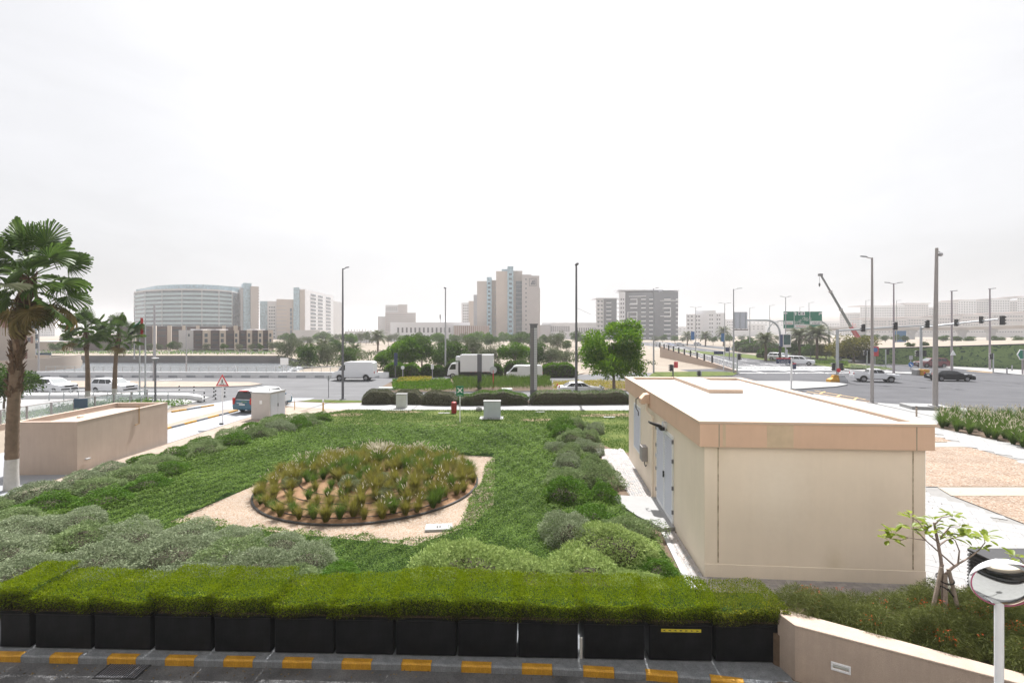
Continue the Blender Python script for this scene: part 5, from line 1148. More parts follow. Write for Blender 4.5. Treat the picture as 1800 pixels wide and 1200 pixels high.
# hedges beyond the road
HG = 'green hedges beyond the far carriageway'
for i, (a, b, y, h, m) in enumerate(((676, 740, 661, 1.9, 'tree_leaf'), (738, 782, 660, 1.6, 'tree_dark'), (845, 885, 661, 1.8, 'tree_dark'), (945, 1015, 661, 1.8, 'tree_leaf'), (780, 850, 659, 2.2, 'tree_dark'), (885, 950, 659, 2.0, 'tree_dark'))):
    pa, pb = gp(a, y), gp(b, y); hedge_block('roadside_hedge', [pa, pb], 2.2, h, M[m], ['bright roadside hedge under the spreading tree', 'dark roadside hedge west of the truck', 'dark roadside hedge between truck and van', 'bright roadside hedge east of the tiled pylon', 'dark roadside hedge hidden behind the box truck', 'dark roadside hedge behind the panel van'][i], HG, 3400, .26, .12, .08, 20 + i)
for i, (a, b, y, h) in enumerate(((1290, 1345, 617, 3.6), (1300, 1382, 619, 2.6), (1395, 1465, 624, 2.0), (1540, 1585, 633, 2.0), (1575, 1640, 634, 2.2), (1335, 1372, 629, 2.2))):
    pa, pb = gp(a, y), gp(b, y); hedge_block('boulevard_hedge', [pa, pb], 4, h, M['tree_dark'], ['tall dark hedge at the back of the boulevard', 'long dark hedge behind the date palm', 'low hedge under the gantry sign', 'reddish low hedge west of the lamp post', 'long low hedge ahead of the mural', 'round bush mass at the foot of the date palm'][i], 'hedges along the boulevard', 2600, .5, .25, .1, 40 + i)

# ---- palms
def fan_mesh(seed, mat_, droop=.5):
    g = random.Random(seed); V = []; F_ = []; Rn = []
    n = 42; pet = 1.3
    pts = [(0, 0), (.45, .06), (.9, .05), (pet, -.05)]
    for i, (x, z) in enumerate(pts):
        w = .035 - .012 * i / 3; V += [(x, -w, z), (x, w, z), (x, 0, z - w)]; Rn += [.95] * 3
    for i in range(3):
        b = 3 * i; F_ += [(b, b + 3, b + 4, b + 1), (b + 1, b + 4, b + 5, b + 2), (b + 2, b + 5, b + 3, b)]
    for k in range(n):
        a = R(-118 + 236 * k / (n - 1)); L = (.92 - .2 * abs(a) / 2) * g.uniform(.93, 1.05); hw = R(236 / (n - 1) / 2)
        b = len(V); fold = .045 * (1 if k % 2 else -1); rv = g.random()
        for j, t in enumerate((0.03, .3, .5, .8, 1.0)):
            rr_ = L * t; wid = rr_ * math.tan(hw) if t <= .5 else L * .5 * math.tan(hw) * (1 - (t - .5) / .52) ** .8
            cx, cy = math.cos(a), math.sin(a); z = -.05 + .16 * t * (1 - abs(a) / 3) - droop * max(0, t - .55) ** 1.6 * (1.3 if k % 3 else .8) - .12 * (abs(a) / 2) * t
            nx, ny = -cy, cx
            V += [(pet + rr_ * cx - nx * wid, rr_ * cy - ny * wid, z - fold * t), (pet + rr_ * cx + nx * wid, rr_ * cy + ny * wid, z + fold * t)]; Rn += [rv * .8] * 2
        for j in range(4): q = b + 2 * j; F_.append((q, q + 1, q + 3, q + 2))
    return npmesh('frond', np.array(V), np.array(F_), [mat_], np.array(Rn))
FAN = [fan_mesh(1, M['palm_leaf'], .5), fan_mesh(2, M['palm_leaf'], .9), fan_mesh(3, M['palm_leaf'], .3)]
FDRY = fan_mesh(4, M['palm_dry'], 1.3); FPALE = fan_mesh(5, M['palm_pale'], .35)
def fan_palm(loc, Ht, rt_, crown, nf, label, seed, skirt, white=.9, lean=0.0, base_r=None, low=156):
    g = random.Random(seed); t = thing('fan_palm', label, 'palm', loc, 0)
    br = base_r or rt_ * 1.15
    mb = MB(); pts = []; rad = []
    n = 60
    for i in range(n + 1):
        f = i / n; pts.append((lean * f * f + .02 * math.sin(5 * f), .02 * math.cos(4 * f), white + (Ht - white) * f)); rad.append((br * .97 + (rt_ - br) * min(1, f * 2)) * (1 + .05 * (i % 2)))
    mb.tube(pts, rad, 14); mb.build('trunk', M['palm_bark'], t, smooth=True)
    wb = MB(); wb.tube([(0, 0, -.1), (0, 0, white * .3), (0, 0, white * .7), (0, .02, white)], [br * 1.12, br * 1.04, br, br * .975], 14); wb.build('whitewash_band', M['whitewash'], t, smooth=True)
    sk = MB(); ns = int(150 * skirt / 2.5)
    for i in range(ns):
        f = g.random(); z = Ht - skirt * f - .05; a = i * 2.399; r = rt_ * (1.0 + .02 * g.random()); fx = (z - white) / (Ht - white); x0 = lean * fx * fx
        ol = g.uniform(.06, .2) * rt_ / .25; up = g.uniform(.08, .34); w = .06; c, s_ = math.cos(a), math.sin(a)
        p0 = Vector((x0 + c * r * .9, s_ * r * .9, z)); p1 = Vector((x0 + c * (r + ol), s_ * (r + ol), z + up)); nn = Vector((-s_, c, 0)) * w
        sk.add([p0 - nn, p0 + nn, p1 + nn * .5, p1 - nn * .5, p0 - nn + Vector((0, 0, -.12)), p0 + nn + Vector((0, 0, -.12))], [(0, 1, 2, 3), (4, 3, 2, 5), (0, 3, 4), (1, 5, 2)])
    o = sk.build('leaf_bases', M['leaf_base'], t); tag(o, kind='stuff')
    top = Vector((lean, 0, Ht))
    for i in range(nf):
        f = i / (nf - 1); a = i * 2.399 + g.uniform(-.2, .2); el = 82 - low * f ** .85 + g.uniform(-20, 20)
        dry = el < -42 and g.random() < .55
        me = FDRY if dry else g.choice(FAN)
        s_ = crown * g.uniform(.85, 1.1)
        inst(me, 'frond', t, (top.x + .1 * math.cos(a), top.y + .1 * math.sin(a), top.z + .15 - .35 * f), (g.uniform(-.9, .9), -R(el), a), (s_, s_, s_))
    return t, top, g
pm, top, _ = fan_palm((xw(20, 20.6), 20.6, -.02), 8.95, .20, 1.04, 46, 'tall fan palm with whitewashed foot in front of the pump room', 4, 5.0, 1.2, lean=.75, base_r=.235)
pale = inst(FPALE, 'frond', pm, (top.x + .15, top.y - .5, top.z + .25), (0, R(28), R(-66)), (1.05, 1.05, 1.05))
tag(pale, 'glossy pale frond hanging toward the viewer')
fan_palm((xw(154, 43.4), 43.4, 0), 6.6, .155, .9, 34, 'smaller fan palm by the flag poles, standing next to the navy board', 14, 1.6, 1.3, lean=-.15, base_r=.205, low=122)
fan_palm((xw(201, 44.3), 44.3, 0), 6.3, .15, .86, 32, 'smaller fan palm by the flag poles, standing next to the flag', 24, 1.5, 1.4, lean=.45, base_r=.20, low=122)
def pinnate(seed, m):
    g = random.Random(seed); V = []; F_ = []; Rn = []; L = 2.6
    c = lambda s: Vector((L * s * (1 - .18 * s * s), 0, .55 * L * s - 1.0 * L * s ** 2.4 * .62))
    for i in range(34):
        s = .1 + .9 * i / 33; p = c(s); tg = (c(min(1, s + .02)) - c(s - .02)).normalized()
        for sd in (-1, 1):
            ln = .5 * math.sin(math.pi * min(.96, s * .85 + .12)) + .12; d = (tg * .55 + Vector((0, sd * .85, -.28 + g.uniform(-.1, .1)))).normalized(); q = p + d * ln; w = tg * .035; b = len(V)
            V += [tuple(p - w), tuple(p + w), tuple(q + w * .2), tuple(q - w * .2)]; F_.append((b, b + 1, b + 2, b + 3)); Rn += [g.random()] * 4
    for i in range(8):
        a, b2 = c(i / 8), c((i + 1) / 8); b = len(V); V += [(a.x, -.03, a.z), (a.x, .03, a.z), (b2.x, .025, b2.z), (b2.x, -.025, b2.z)]; F_.append((b, b + 1, b + 2, b + 3)); Rn += [.9] * 4
    return npmesh('frond', np.array(V), np.array(F_), [m], np.array(Rn))
PIN = [pinnate(k, M['date_leaf']) for k in range(2)]
def date_palm(px, D, ybase, ycrown, s_, nf, label, seed):
    g = random.Random(seed); zb, zc = ZR, zw(ycrown, D); t = thing('date_palm', label, 'palm', (xw(px, D), D, zb), 0, 'date palms at the junction')
    h = zc - zb; mb = MB(); mb.tube([(0, 0, 0), (.05, 0, h * .5), (0, 0, h)], [.34, .28, .32], 10); mb.build('trunk', M['palm_bark'], t, smooth=True)
    for i in range(nf):
        f = i / (nf - 1); inst(PIN[i % 2], 'frond', t, (0, 0, h), (g.uniform(-.2, .2), -R(58 - 92 * f), i * 2.399), (s_, s_, s_))
date_palm(1346, 112, 632, 600, 1.35, 34, 'bushy date palm in shrubs beside the grey gantry post', 1)
date_palm(1436, 118, 636, 592, 1.75, 36, 'wide date palm under the east half of the green sign', 2)
date_palm(1405, 122, 632, 594, 1.6, 34, 'date palm under the west half of the green sign', 3)
date_palm(1208, 235, 606, 592, 1.7, 26, 'distant date palm in front of the white flats', 4)
date_palm(1272, 230, 606, 584, 1.9, 26, 'distant date palm west of the lamp with the grey sign', 5)
date_palm(1240, 225, 606, 592, 1.7, 26, 'distant date palm along the boulevard median', 7)
date_palm(664, 160, 612, 594, 1.7, 26, 'distant palm at the edge of the sand lot', 6)
date_palm(622, 105, 650, 620, 1.3, 26, 'young date palm on the bank behind the high-roof van', 8)
date_palm(566, 110, 650, 612, 1.35, 26, 'young date palm on the bank by the water', 9)
# leafy tree and flower bed at the west edge
tree(8, 38, 628, 728, 52, 'dark', 'dense dark broadleaf tree at the west picture edge, half behind the palm', name='leafy_tree')
mass('west_bed', [(-38, 39), (-31, 37.5), (-29, 44), (-37, 46)], 3600, .6, M['grnshrub'], 'low green bed with orange flowers under the dark broadleaf tree', .2, .1, 9, .5)
mass('ramp_hedge', [(-38.5, 22), (-35.5, 22), (-35.5, 42), (-38, 42)], 4200, .9, M['grnshrub'], 'green hedge behind the glass balustrade of the ramp', .16, .08, 10, .6)

rt = random.Random(12)
FB = 'trees before the far buildings'
for i in range(46):
    px = 500 + 12.2 * i + rt.uniform(-5, 5); D = rt.uniform(125, 290)
    if 640 < px < 676 and D < 200: D = 250
    yb = 583 + 850 * 6.5 / D; h = rt.uniform(4.5, 7.5); r = h * rt.uniform(.42, .6)
    tree(px, D, yb - h * 850 / D, yb - .6 * 850 / D, r * 850 / D, rt.choice(['dark', 'grey', 'dark', 'leafy']), 'tree in the loose belt before the far buildings, ' + ('behind the high-roof van' if px < 660 else 'behind the box truck' if px < 880 else 'behind the tiled pylon' if px < 965 else 'behind the leafy tree'), FB)
for i in range(14):
    px = 1150 + 17 * i + rt.uniform(-5, 5); D = rt.uniform(240, 330); yb = 583 + 850 * 6.5 / D; h = rt.uniform(3.5, 6.5); r = h * .6
    tree(px, D, yb - h * 850 / D, yb - .5 * 850 / D, r * 850 / D, rt.choice(['dark', 'grey']), 'distant tree along the boulevard, ' + ('before the grey apartments' if px < 1200 else 'before the white flats' if px < 1280 else 'behind the grey sign back'), 'distant trees along the boulevard')

mass('scrub', [(-44, 86), (-20, 82), (26, 83), (30, 112), (14, 150), (-48, 150), (-50, 120)], 14000, 1.6, M['tree_grey'], 'low grey-green scrub scattered over the sand lot', .55, .3, 41, .5)
# ================================================================== STREET FURNITURE
def lamp(px, D, ytop, heads, m, label, r=.1, base=ZR, group='street lamp posts', yaw=0.0, arm=1.6, name='street_lamp'):
    h = zw(ytop, D) - base; t = thing(name, label, 'lamp post', (xw(px, D), D, base), yaw, group)
    MB().tube([(0, 0, 0), (0, 0, h * .5), (0, 0, h)], [r * 1.15, r * .9, r * .6], 10).build('pole', m, t, smooth=True)
    MB().box(-r * 2.2, -r * 2.2, 0, r * 2.2, r * 2.2, .06).build('base_plate', m, t)
    for s_ in heads:
        MB().tube([(0, 0, h - .08), (s_ * arm * .55, 0, h + .05)], [.05, .04], 6).build('arm', m, t)
        b = MB(); b.loft([[(s_ * (arm * .5 + k * arm * .62), w * q, h + .06 + .05 * k + dz) for q, dz in ((-1, 0), (1, 0), (.7, .07), (-.7, .07))] for k, w in ((0, .08), (.35, .17), (1, .10))]); b.build('lamp_head', M['pole_dark'], t)
    return t
def stub(px, D, ytop, m, label, r=.1):
    h = zw(ytop, D) - ZR; t = thing('street_lamp', label, 'lamp post', (xw(px, D), D, ZR), 0, 'street lamp posts')
    MB().tube([(0, 0, 0), (0, 0, h)], [r * 1.15, r * .7], 10).build('pole', m, t, smooth=True)
    b = MB(); b.loft([[(w * q, k, h + dz) for q, dz in ((-1, 0), (1, 0), (.7, .1), (-.7, .1))] for k, w in ((.25, .12), (-.3, .2), (-1.0, .12))]); b.build('lamp_head', M['pole_dark'], t)
lamp(602.5, 48.2, 472, (1,), M['pole_dark'], 'dark lamp post with one short head beside the white high-roof van', .11, arm=.55)
stub(1013, 49.6, 466, M['pole_dark'], 'dark lamp post growing out of the clipped hedge beside the leafy tree', .13)
stub(783, 73.5, 507, M['pole_grey'], 'lamp post at the cab of the box truck', .12)
lamp(1149, 78, 507, (1,), M['pole_grey'], 'lamp post in front of the grey patterned apartment block', .12, arm=.7)
lamp(1289.5, 77.5, 508, (1,), M['pole_grey'], 'single-arm lamp post over the grey sign back', .12, arm=1.2)
lamp(1381, 98, 522, (1, -1), M['pole_grey'], 'double-arm lamp post in front of the green gantry sign', .11, arm=1.0)
lamp(1533, 44.8, 453, (-1,), M['pole_beige'], 'tall pale lamp post on the corner pavement, arm toward the crane', .135, base=.0, arm=.95)
lamp(1571, 70, 498, (1, -1), M['pole_mauve'], 'double-arm lamp post behind the white pickup', .14, arm=1.15)
stub(1673, 84, 512, M['pole_mauve'], 'slim lamp post behind the black car', .16)
stub(1740, 85, 508, M['pole_mauve'], 'lamp post by the mural wall near the small signal', .15)
for i, (px, D, y) in enumerate(((1223, 150, 540), (1274, 140, 533), (1318, 160, 541), (1353, 165, 537), (1422, 165, 532), (1522, 180, 528), (1576, 185, 528), (1406, 200, 540))):
    lamp(px, D, y, (1, -1) if i < 2 else (1,), M['pole_grey'], ['distant double lamp in front of the white flats', 'distant double lamp near the tall single-arm post', 'distant lamp behind the grey sign back', 'distant lamp between grey and green signs', 'distant lamp over the green sign', 'distant lamp behind the crane boom foot', 'distant lamp east of the double-arm post', 'thin distant lamp above the middle of the green sign'][i], .14, arm=1.6)
lamp(68, 76, 552, (-1,), M['pole_grey'], 'grey lamp post on the quay before the round ramp', .12, arm=.6)
lamp(271.5, 66, 536, (), M['pole_grey'], 'pale slender mast behind the flag poles', .19)
lamp(327.5, 77, 575, (), M['pole_grey'], 'thin pale post on the quay railing', .1)
lamp(236, 120, 540, (1,), M['pole_grey'], 'thin far lamp post at the edge of the glass tower', .12, arm=.6)
# camera mast
cm = thing('camera_mast', 'tallest grey mast on a concrete footing, camera at its head', 'mast', (xw(1644, 40.9), 40.9, .28)); hh = zw(436, 40.9) - .28
MB().tube([(0, 0, 0), (.02, 0, hh * .5), (.12, 0, hh)], [.2, .17, .11], 14).build('pole', M['pole_beige'], cm, smooth=True)
MB().box(-.35, -.35, 0, .35, .35, .1).build('base_plate', M['pole_grey'], cm)
k = MB(); k.tube([(.12, 0, hh - .2), (.35, -.05, hh - .35)], .04, 6); k.ball((.38, -.08, hh - .55), .17, seg=12, ring=8); k.build('camera', M['pole_grey'], cm, smooth=True)
# pylon clad with tiles
py = thing('tiled_pylon', 'dark rectangular pylon of stacked panels rising from the clipped hedge', 'pylon', (xw(938, 47.9), 47.9, .0)); hh = zw(571, 47.9)
MB().box(-.34, -.3, 0, .34, .3, hh).build('core', M['pole_dark'], py)
tm = MB().box(-.125, -.03, -.105, .125, .03, .105).mesh('panel', [mat('pylon_panel', (0.16, 0.155, 0.16), .5, .1, 4)])
tm2 = MB().box(-.15, -.03, -.105, .15, .03, .105).mesh('panel', M['concrete_grey'])
for i in range(26): inst(tm, 'panel', py, (-.20, -.315, 1.0 + i * .235)); inst(tm2, 'panel', py, (.17, -.315, 1.0 + i * .235))
MB().box(-.42, -.32, hh, .42, .32, hh + .12).build('cap', M['pole_dark'], py)
bp = thing('black_pylon', 'slim black information pylon on the traffic island', 'pylon', (xw(843, 56), 56, ZR + .1)); z1 = zw(622, 56)
MB().box(-.24, -.14, 0, .24, .14, z1 * .5).build('stem', M['black'], bp); MB().box(-.26, -.16, z1 * .5, .26, .16, z1).build('panel', M['pole_dark'], bp)
# feeder cabinet with louvred doors
def cabinet_big():
    x, y = gp(474, 737); t = thing('utility_cabinet', 'large grey cabinet with louvred double doors beside the driveway', 'cabinet', (x, y, 0), R(-7))
    W, L, H = 1.5, 2.0, 1.95
    MB().box(-W, 0, 0, 0, L, H).build('body', M['cab_grey'], t, bevel=.01); MB().box(-W - .04, -.04, H, .06, L + .04, H + .07).build('lid', M['concrete'], t, bevel=.01)
    MB().box(-.82, -.012, 1.15, -.62, .0, 1.42).build('label_plate', M['sign_white'], t)
    sm_ = MB().add([(.03, -.42, 0), (.005, -.42, .10), (.005, .42, .10), (.03, .42, 0), (.036, -.42, .006), (.036, .42, .006)], [(3, 2, 1, 0), (4, 5, 3, 0), (1, 2, 5, 4)]).mesh('slat', M['louvre'])
    for k in (0, 1):
        d = MB(); y0 = .1 + k * .92; d.box(0, y0, .12, .02, y0 + .88, 1.85); o = d.build('door', M['louvre'], t)
        for i in range(15): inst(sm_, 'slat', o, (.0, y0 + .44, .16 + i * .112))
    MB().box(.02, .97, .85, .06, 1.02, 1.1).build('handle', M['black'], t)
    MB().tube([(-.6, .9, H + .07), (-.6, .9, H + .3)], .015, 6).build('vent_pipe', M['trim'], t)
cabinet_big()
def cabinet(px, py_, w, d, h, m, label, pad, padm='concrete', doors=2, rz=0.0):
    x, y = gp(px, py_); t = thing('utility_cabinet', label, 'cabinet', (x, y, .0), rz, 'electrical cabinets on the lawn')
    MB().box(-w / 2, 0, .1, w / 2, d, h).build('body', M[m], t, bevel=.008); MB().box(-w / 2 - .03, -.03, h, w / 2 + .03, d + .03, h + .05).build('lid', M['concrete'], t, bevel=.008)
    for k in range(doors): u = w / doors; MB().box(-w / 2 + k * u + .02, -.022, .14, -w / 2 + (k + 1) * u - .02, -.002, h - .04).build('door', M[m], t, bevel=.006)
    MB().box(-w / 2 + .02, .01, 0, w / 2 - .02, d - .01, .1).build('plinth', M['concrete_grey'], t)
    return tag(MB().box(-pad[0] / 2, -pad[1] * .55, 0, pad[0] / 2, pad[1] * .45, .05).build('concrete_pad', [M[padm]], loc=(x + pad[2], y + d / 2, .008), bevel=.01), 'white concrete pad under the ' + ('greenish' if m == 'cab_green' else 'bluish') + ' cabinet on the lawn', 'pad')
cabinet(705, 718, .88, .55, 1.22, 'cab_green', 'greenish two-door cabinet in front of the grey hedge', (2.6, 2.6, -.2))
cabinet(865, 736, 1.28, .6, 1.3, 'cab_blue', 'wide bluish cabinet with three doors on the lawn', (1.8, 1.2, -.05), doors=3)
for i, (px, y_, w, d) in enumerate(((780, 727, .9, .3), (950, 725, .75, .25), (1072, 734.5, .85, .4))):
    small_slab(px, y_, w, d, .05, 'inspection_cover', ['small white inspection cover near the red hydrant box', 'small grey inspection cover in the lawn past the bluish cabinet', 'small white inspection cover in the lawn near the substation'][i], 'cover', 'concrete')
hy = thing('hydrant', 'dark red hydrant post on the lawn edge', 'hydrant', (*gp(798, 726), 0))
MB().tube([(0, 0, 0), (0, 0, .1), (0, 0, .75), (0, 0, .88)], [.19, .22, .24, .2], 12).build('body', M['hydrant'], hy, smooth=True); MB().tube([(0, 0, .88), (0, 0, .93)], [.21, .12], 12).build('cap', M['red'], hy)
bl = thing('boulder', 'small pale round stone on the pavement edge by the bluish cabinet', 'stone', (*gp(842, 722), 0)); MB().ball((0, 0, .18), .27, 1, .9, .8, 10, 7, 0, .18, random.Random(1)).build('stone', M['concrete'], bl)
for k, (px, y_) in enumerate(((679, 686), (891, 688))):
    x, y = gp(px, y_); tag(MB().box(-.95 if k == 0 else -.6, 0, 0, .95 if k == 0 else .6, .8, .42).build('service_box', M['cab_green'], loc=(x, y, .0 - .12), bevel=.02), ['low pale service box at the west tip of the traffic island', 'low pale service box in front of the tall grasses'][k], 'service box')
def text(s, name, parent, loc, size, m, rot=(R(90), 0, 0), align='CENTER'):
    c = bpy.data.curves.new(name, 'FONT'); c.body = s; c.size = size; c.align_x = align; c.align_y = 'CENTER'; c.extrude = .004; c.materials.append(m)
    o = bpy.data.objects.new(name, c); COL.objects.link(o); me = bpy.data.meshes.new_from_object(o); bpy.data.objects.remove(o); return inst(me, name, parent, loc, rot)
# assembly-point sign
ap = thing('assembly_sign', 'green square assembly point sign with white pictogram on a white post', 'sign', (*gp(808.5, 743), 0))
MB().tube([(0, 0, 0), (0, 0, 2.55)], .035, 10).build('post', M['white_metal'], ap, smooth=True)
pn = MB().box(-.265, -.06, 1.95, .265, -.035, 2.68).build('panel', M['assembly_green'], ap, bevel=.006)
pic = MB()
for a in (45, 135, 225, 315):
    c, s_ = math.cos(R(a)), math.sin(R(a)); cx, cz = .0, 2.37
    p = [(cx + c * .21, cz + s_ * .21), (cx + c * .11 - s_ * .06, cz + s_ * .11 + c * .06), (cx + c * .11 + s_ * .06, cz + s_ * .11 - c * .06)]
    pic.xprism(p, -.066, -.061)
    pic.xprism([(cx + c * .24 - s_ * .03, cz + s_ * .24 + c * .03), (cx + c * .24 + s_ * .03, cz + s_ * .24 - c * .03), (cx + c * .12 + s_ * .03, cz + s_ * .12 - c * .03), (cx + c * .12 - s_ * .03, cz + s_ * .12 + c * .03)], -.0665, -.0612)
pic.xprism([(.085 * math.cos(i * .5236), 2.37 + .085 * math.sin(i * .5236)) for i in range(12)], -.067, -.0615)
for x in (-.05, .0, .05): pic.xprism([(x - .02, 2.30), (x + .02, 2.30), (x + .014, 2.38), (x - .014, 2.38)], -.069, -.067)
pic.box(-.17, -.0655, 2.02, .17, -.0612, 2.035); pic.build('pictogram', M['sign_white'], pn)
# warning triangle
x, y = gp(391.5, 745); wt2 = thing('warning_sign', 'red-edged triangular pedestrian warning sign on a white post', 'sign', (x, y, 0))
MB().tube([(0, 0, 0), (0, 0, 2.75)], .035, 8).build('post', M['white_metal'], wt2, smooth=True)
z0 = 2.72; MB().xprism([(-.47, z0), (.47, z0), (0, z0 + .85)], -.06, -.04).build('panel', M['signred'], wt2)
ip = MB().xprism([(-.33, z0 + .085), (.33, z0 + .085), (0, z0 + .68)], -.066, -.061).build('face', M['sign_white'], wt2)
wk = MB(); wk.xprism([(.035 * math.cos(i), z0 + .46 + .035 * math.sin(i)) for i in range(6)], -.07, -.067)
wk.xprism([(-.05, z0 + .42), (.05, z0 + .42), (.04, z0 + .27), (-.04, z0 + .27)], -.07, -.067); wk.xprism([(-.04, z0 + .27), (.0, z0 + .27), (-.09, z0 + .12), (-.12, z0 + .13)], -.0705, -.0672); wk.xprism([(.0, z0 + .27), (.04, z0 + .27), (.12, z0 + .12), (.08, z0 + .11)], -.0705, -.0672); wk.box(-.2, -.07, z0 + .10, .2, -.067, z0 + .118); wk.build('pictogram', M['black'], ip)
tag(MB().box(-.12, -.08, 0, .12, .08, .12).build('stone_weight', M['trim'], loc=(x + .05, y - .25, .0), bevel=.02), 'small dark weight lying at the foot of the triangular sign', 'weight')
# bollards
bmw = MB(); bmb = MB()
for i in range(5): (bmb if i % 2 == 0 else bmw).tube([(0, 0, .04 + i * .18), (0, 0, .22 + i * .18)], .062, 10)
bmf = MB().tube([(0, 0, 0), (0, 0, .045)], [.2, .17], 10)
BM = [(bmb.mesh('dark_band', M['black'], True), 'dark_band'), (bmw.mesh('white_band', M['sign_white'], True), 'white_band'), (bmf.mesh('foot', M['trim'], True), 'foot')]
for i, (px, y_) in enumerate(((73, 690), (89, 690), (136, 690), (159, 690), (187, 690), (205, 690), (254, 693), (315, 693), (341, 694), (359, 706), (379, 702), (395, 698), (376, 697))):
    X, Y = gp(px, y_, ZR)
    t = thing('flexible_bollard', 'black and white banded bollard ' + ['before the rear door of the first white crossover', 'before the front door of the first white crossover', 'just ahead of the first white crossover', 'by the first small palm trunk', 'before the door of the second white crossover', 'by the second small palm trunk', 'next to the flag poles', 'west of the warning sign, further one', 'west of the warning sign, closer one', 'standing at the tip of the low kerb wall', 'in the paired group left of the warning post'.replace('left', 'west'), 'right behind the warning post'.replace('right ', ''), 'tilted companion in the paired group'][i], 'bollard', (X, Y, ZR + (.0 if i > 8 else .0)), 0, 'black and white bollards on the side road')
    for me, nm_ in BM: inst(me, nm_, t)
for i, (px, y_) in enumerate(((568, 722), (518, 720))):
    X, Y = gp(px, y_); t = thing('marker_post', ['yellow and white marker post at the pink gravel tip', 'thin orange marker post beside the pink gravel'][i], 'post', (X, Y, 0))
    MB().tube([(0, 0, 0), (0, 0, .7)], .06 if i == 0 else .03, 8).build('post', M['kerb_yellow'], t); MB().tube([(0, 0, .7), (0, 0, .95)], .065 if i == 0 else .03, 8).build('cap', M['sign_white'], t)
for i, (px, y_) in enumerate(((1611, 732), (1702, 734), (1793, 734))):
    X, Y = gp(px, y_); t = thing('brown_bollard', ['short brown bollard west of the fountain grasses', 'short brown bollard rising behind the fountain grasses', 'short brown bollard at the picture edge behind the grasses'][i], 'bollard', (X, Y, 0), 0, 'brown bollards on the corner pavement')
    MB().tube([(0, 0, 0), (0, 0, .75)], .06, 8).build('post', M['retain'], t); MB().tube([(0, 0, .75), (0, 0, .82)], .075, 8).build('cap', M['trim'], t)
for i, (px, y_) in enumerate(((1770, 656), (1779, 651))):
    X, Y = gp(px, y_); tag(MB().tube([(0, 0, 0), (0, 0, .9)], .1, 8).build('grey_bollard', M['pole_grey'], loc=(X, Y, 0)), ['grey bollard at the kerb of the far pavement', 'grey bollard standing further back on the far pavement'][i], 'bollard', 'grey bollards on the far pavement')
# flag poles
for i, (px, D, yt_) in enumerate(((245.5, 45.8, 556), (255.5, 45.2, 553))):
    t = thing('flag_pole', ['plain white flag pole, the one without a flag', 'white flag pole carrying the flag'][i], 'flag pole', (xw(px, D), D, 0), 0, 'two flag poles'); h = zw(yt_, D)
    if i == 0: h = zw(590, D)
    MB().tube([(0, 0, 0), (0, 0, h)], [.085, .045], 10).build('pole', M['galv'], t, smooth=True); MB().box(-.2, -.2, 0, .2, .2, .04).build('base_plate', M['galv'], t)
ft = thing('flag', 'red, green, white and black flag hanging in folds from its pole', 'flag', (xw(254, 45.2) - .1, 45.15, zw(553, 45.2) - .25), R(8))
for k, (m, s0, s1) in enumerate((('red', 0, .24), ('assembly_green', .24, .5), ('sign_white', .5, .75), ('black', .75, 1.0))):
    V = []; Fq = []
    for i in range(11):
        u = i / 10
        for j in range(4):
            v = s0 + (s1 - s0) * j / 3
            if k == 0: xx, zz = -.24 * v * 4 * .5 * u, -1.7 * u
            uu = u * 1.15; dr = .75 * uu
            V.append((-.22 - uu * .95, .16 * math.sin(6 * u + 3 * v) * u, -dr - v * 1.0 - .1 * math.sin(5 * u)))
    for i in range(10):
        for j in range(3): Fq.append((i * 4 + j, i * 4 + j + 1, i * 4 + j + 5, i * 4 + j + 4))
    if k == 0:
        V = []; 
        for i in range(11):
            for j in range(4): V.append((-.24 * j / 3, .05 * math.sin(i), -.05 - 1.75 * i / 10))
    inst(npmesh('red_band' if k == 0 else ['', 'green_stripe', 'white_stripe', 'black_stripe'][k], np.array(V), np.array(Fq), [M[m]]), 'red_band' if k == 0 else ['', 'green_stripe', 'white_stripe', 'black_stripe'][k], ft)
t = thing('garden_lamp', 'dark post-top lamp with a flat disc by the flag poles', 'lamp post', (xw(273, 43.4), 43.4, 0))
h = zw(636, 43.4); MB().tube([(0, 0, 0), (0, 0, h - .3), (0, 0, h)], [.09, .08, .15], 10).build('post', M['pole_dark'], t, smooth=True)
MB().tube([(0, 0, h), (0, 0, h + .28)], [.13, .2], 10).build('lantern', M['windscreen'], t); MB().tube([(0, 0, h + .33), (0, 0, h + .37)], .27, 14).build('disc', M['white_metal'], t)
# small posts with signs
def sign_post(px, ybase, ytop, r, m, label, panel=None, name='sign_post', group=None, z=ZR):
    X, Y = gp(px, ybase, z); h = zw(ytop, Y) - z; t = thing(name, label, 'sign', (X, Y, z), 0, group)
    MB().tube([(0, 0, 0), (0, 0, h)], r, 8).build('post', m, t, smooth=True)
    if panel: panel(t, h)
    return t
def disc(m1, r, z=None, m2=None):
    def f(t, h):
        zz = h if z is None else z; o = MB().tube([(0, -.06, zz), (0, -.03, zz)], r, 16).build('panel', M[m1], t)
        if m2: MB().tube([(0, -.075, zz), (0, -.062, zz)], r * .72, 16).build('face', M[m2], o)
    return f
sign_post(577.5, 699, 660, .03, M['pole_dark'], 'small give-way triangle seen from behind on a thin post, west of the lamp', lambda t, h: MB().xprism([(-.32, h), (.32, h), (0, h - .6)], .0, .03).build('panel', M['galv'], t))
sign_post(867, 684, 650, .07, M['signred'], 'grey round sign back on a red post before the tall grasses', disc('galv', .42, None))
sign_post(760, 664, 640, .06, M['pole_grey'], 'thin post with a small plate west of the box truck', lambda t, h: MB().box(-.2, -.05, h - .7, .2, -.02, h).build('panel', M['sign_white'], t))
sign_post(708, 668, 646, .06, M['pole_grey'], 'thin post with a white disc on the yellow-flowered island tip', disc('sign_white', .25))
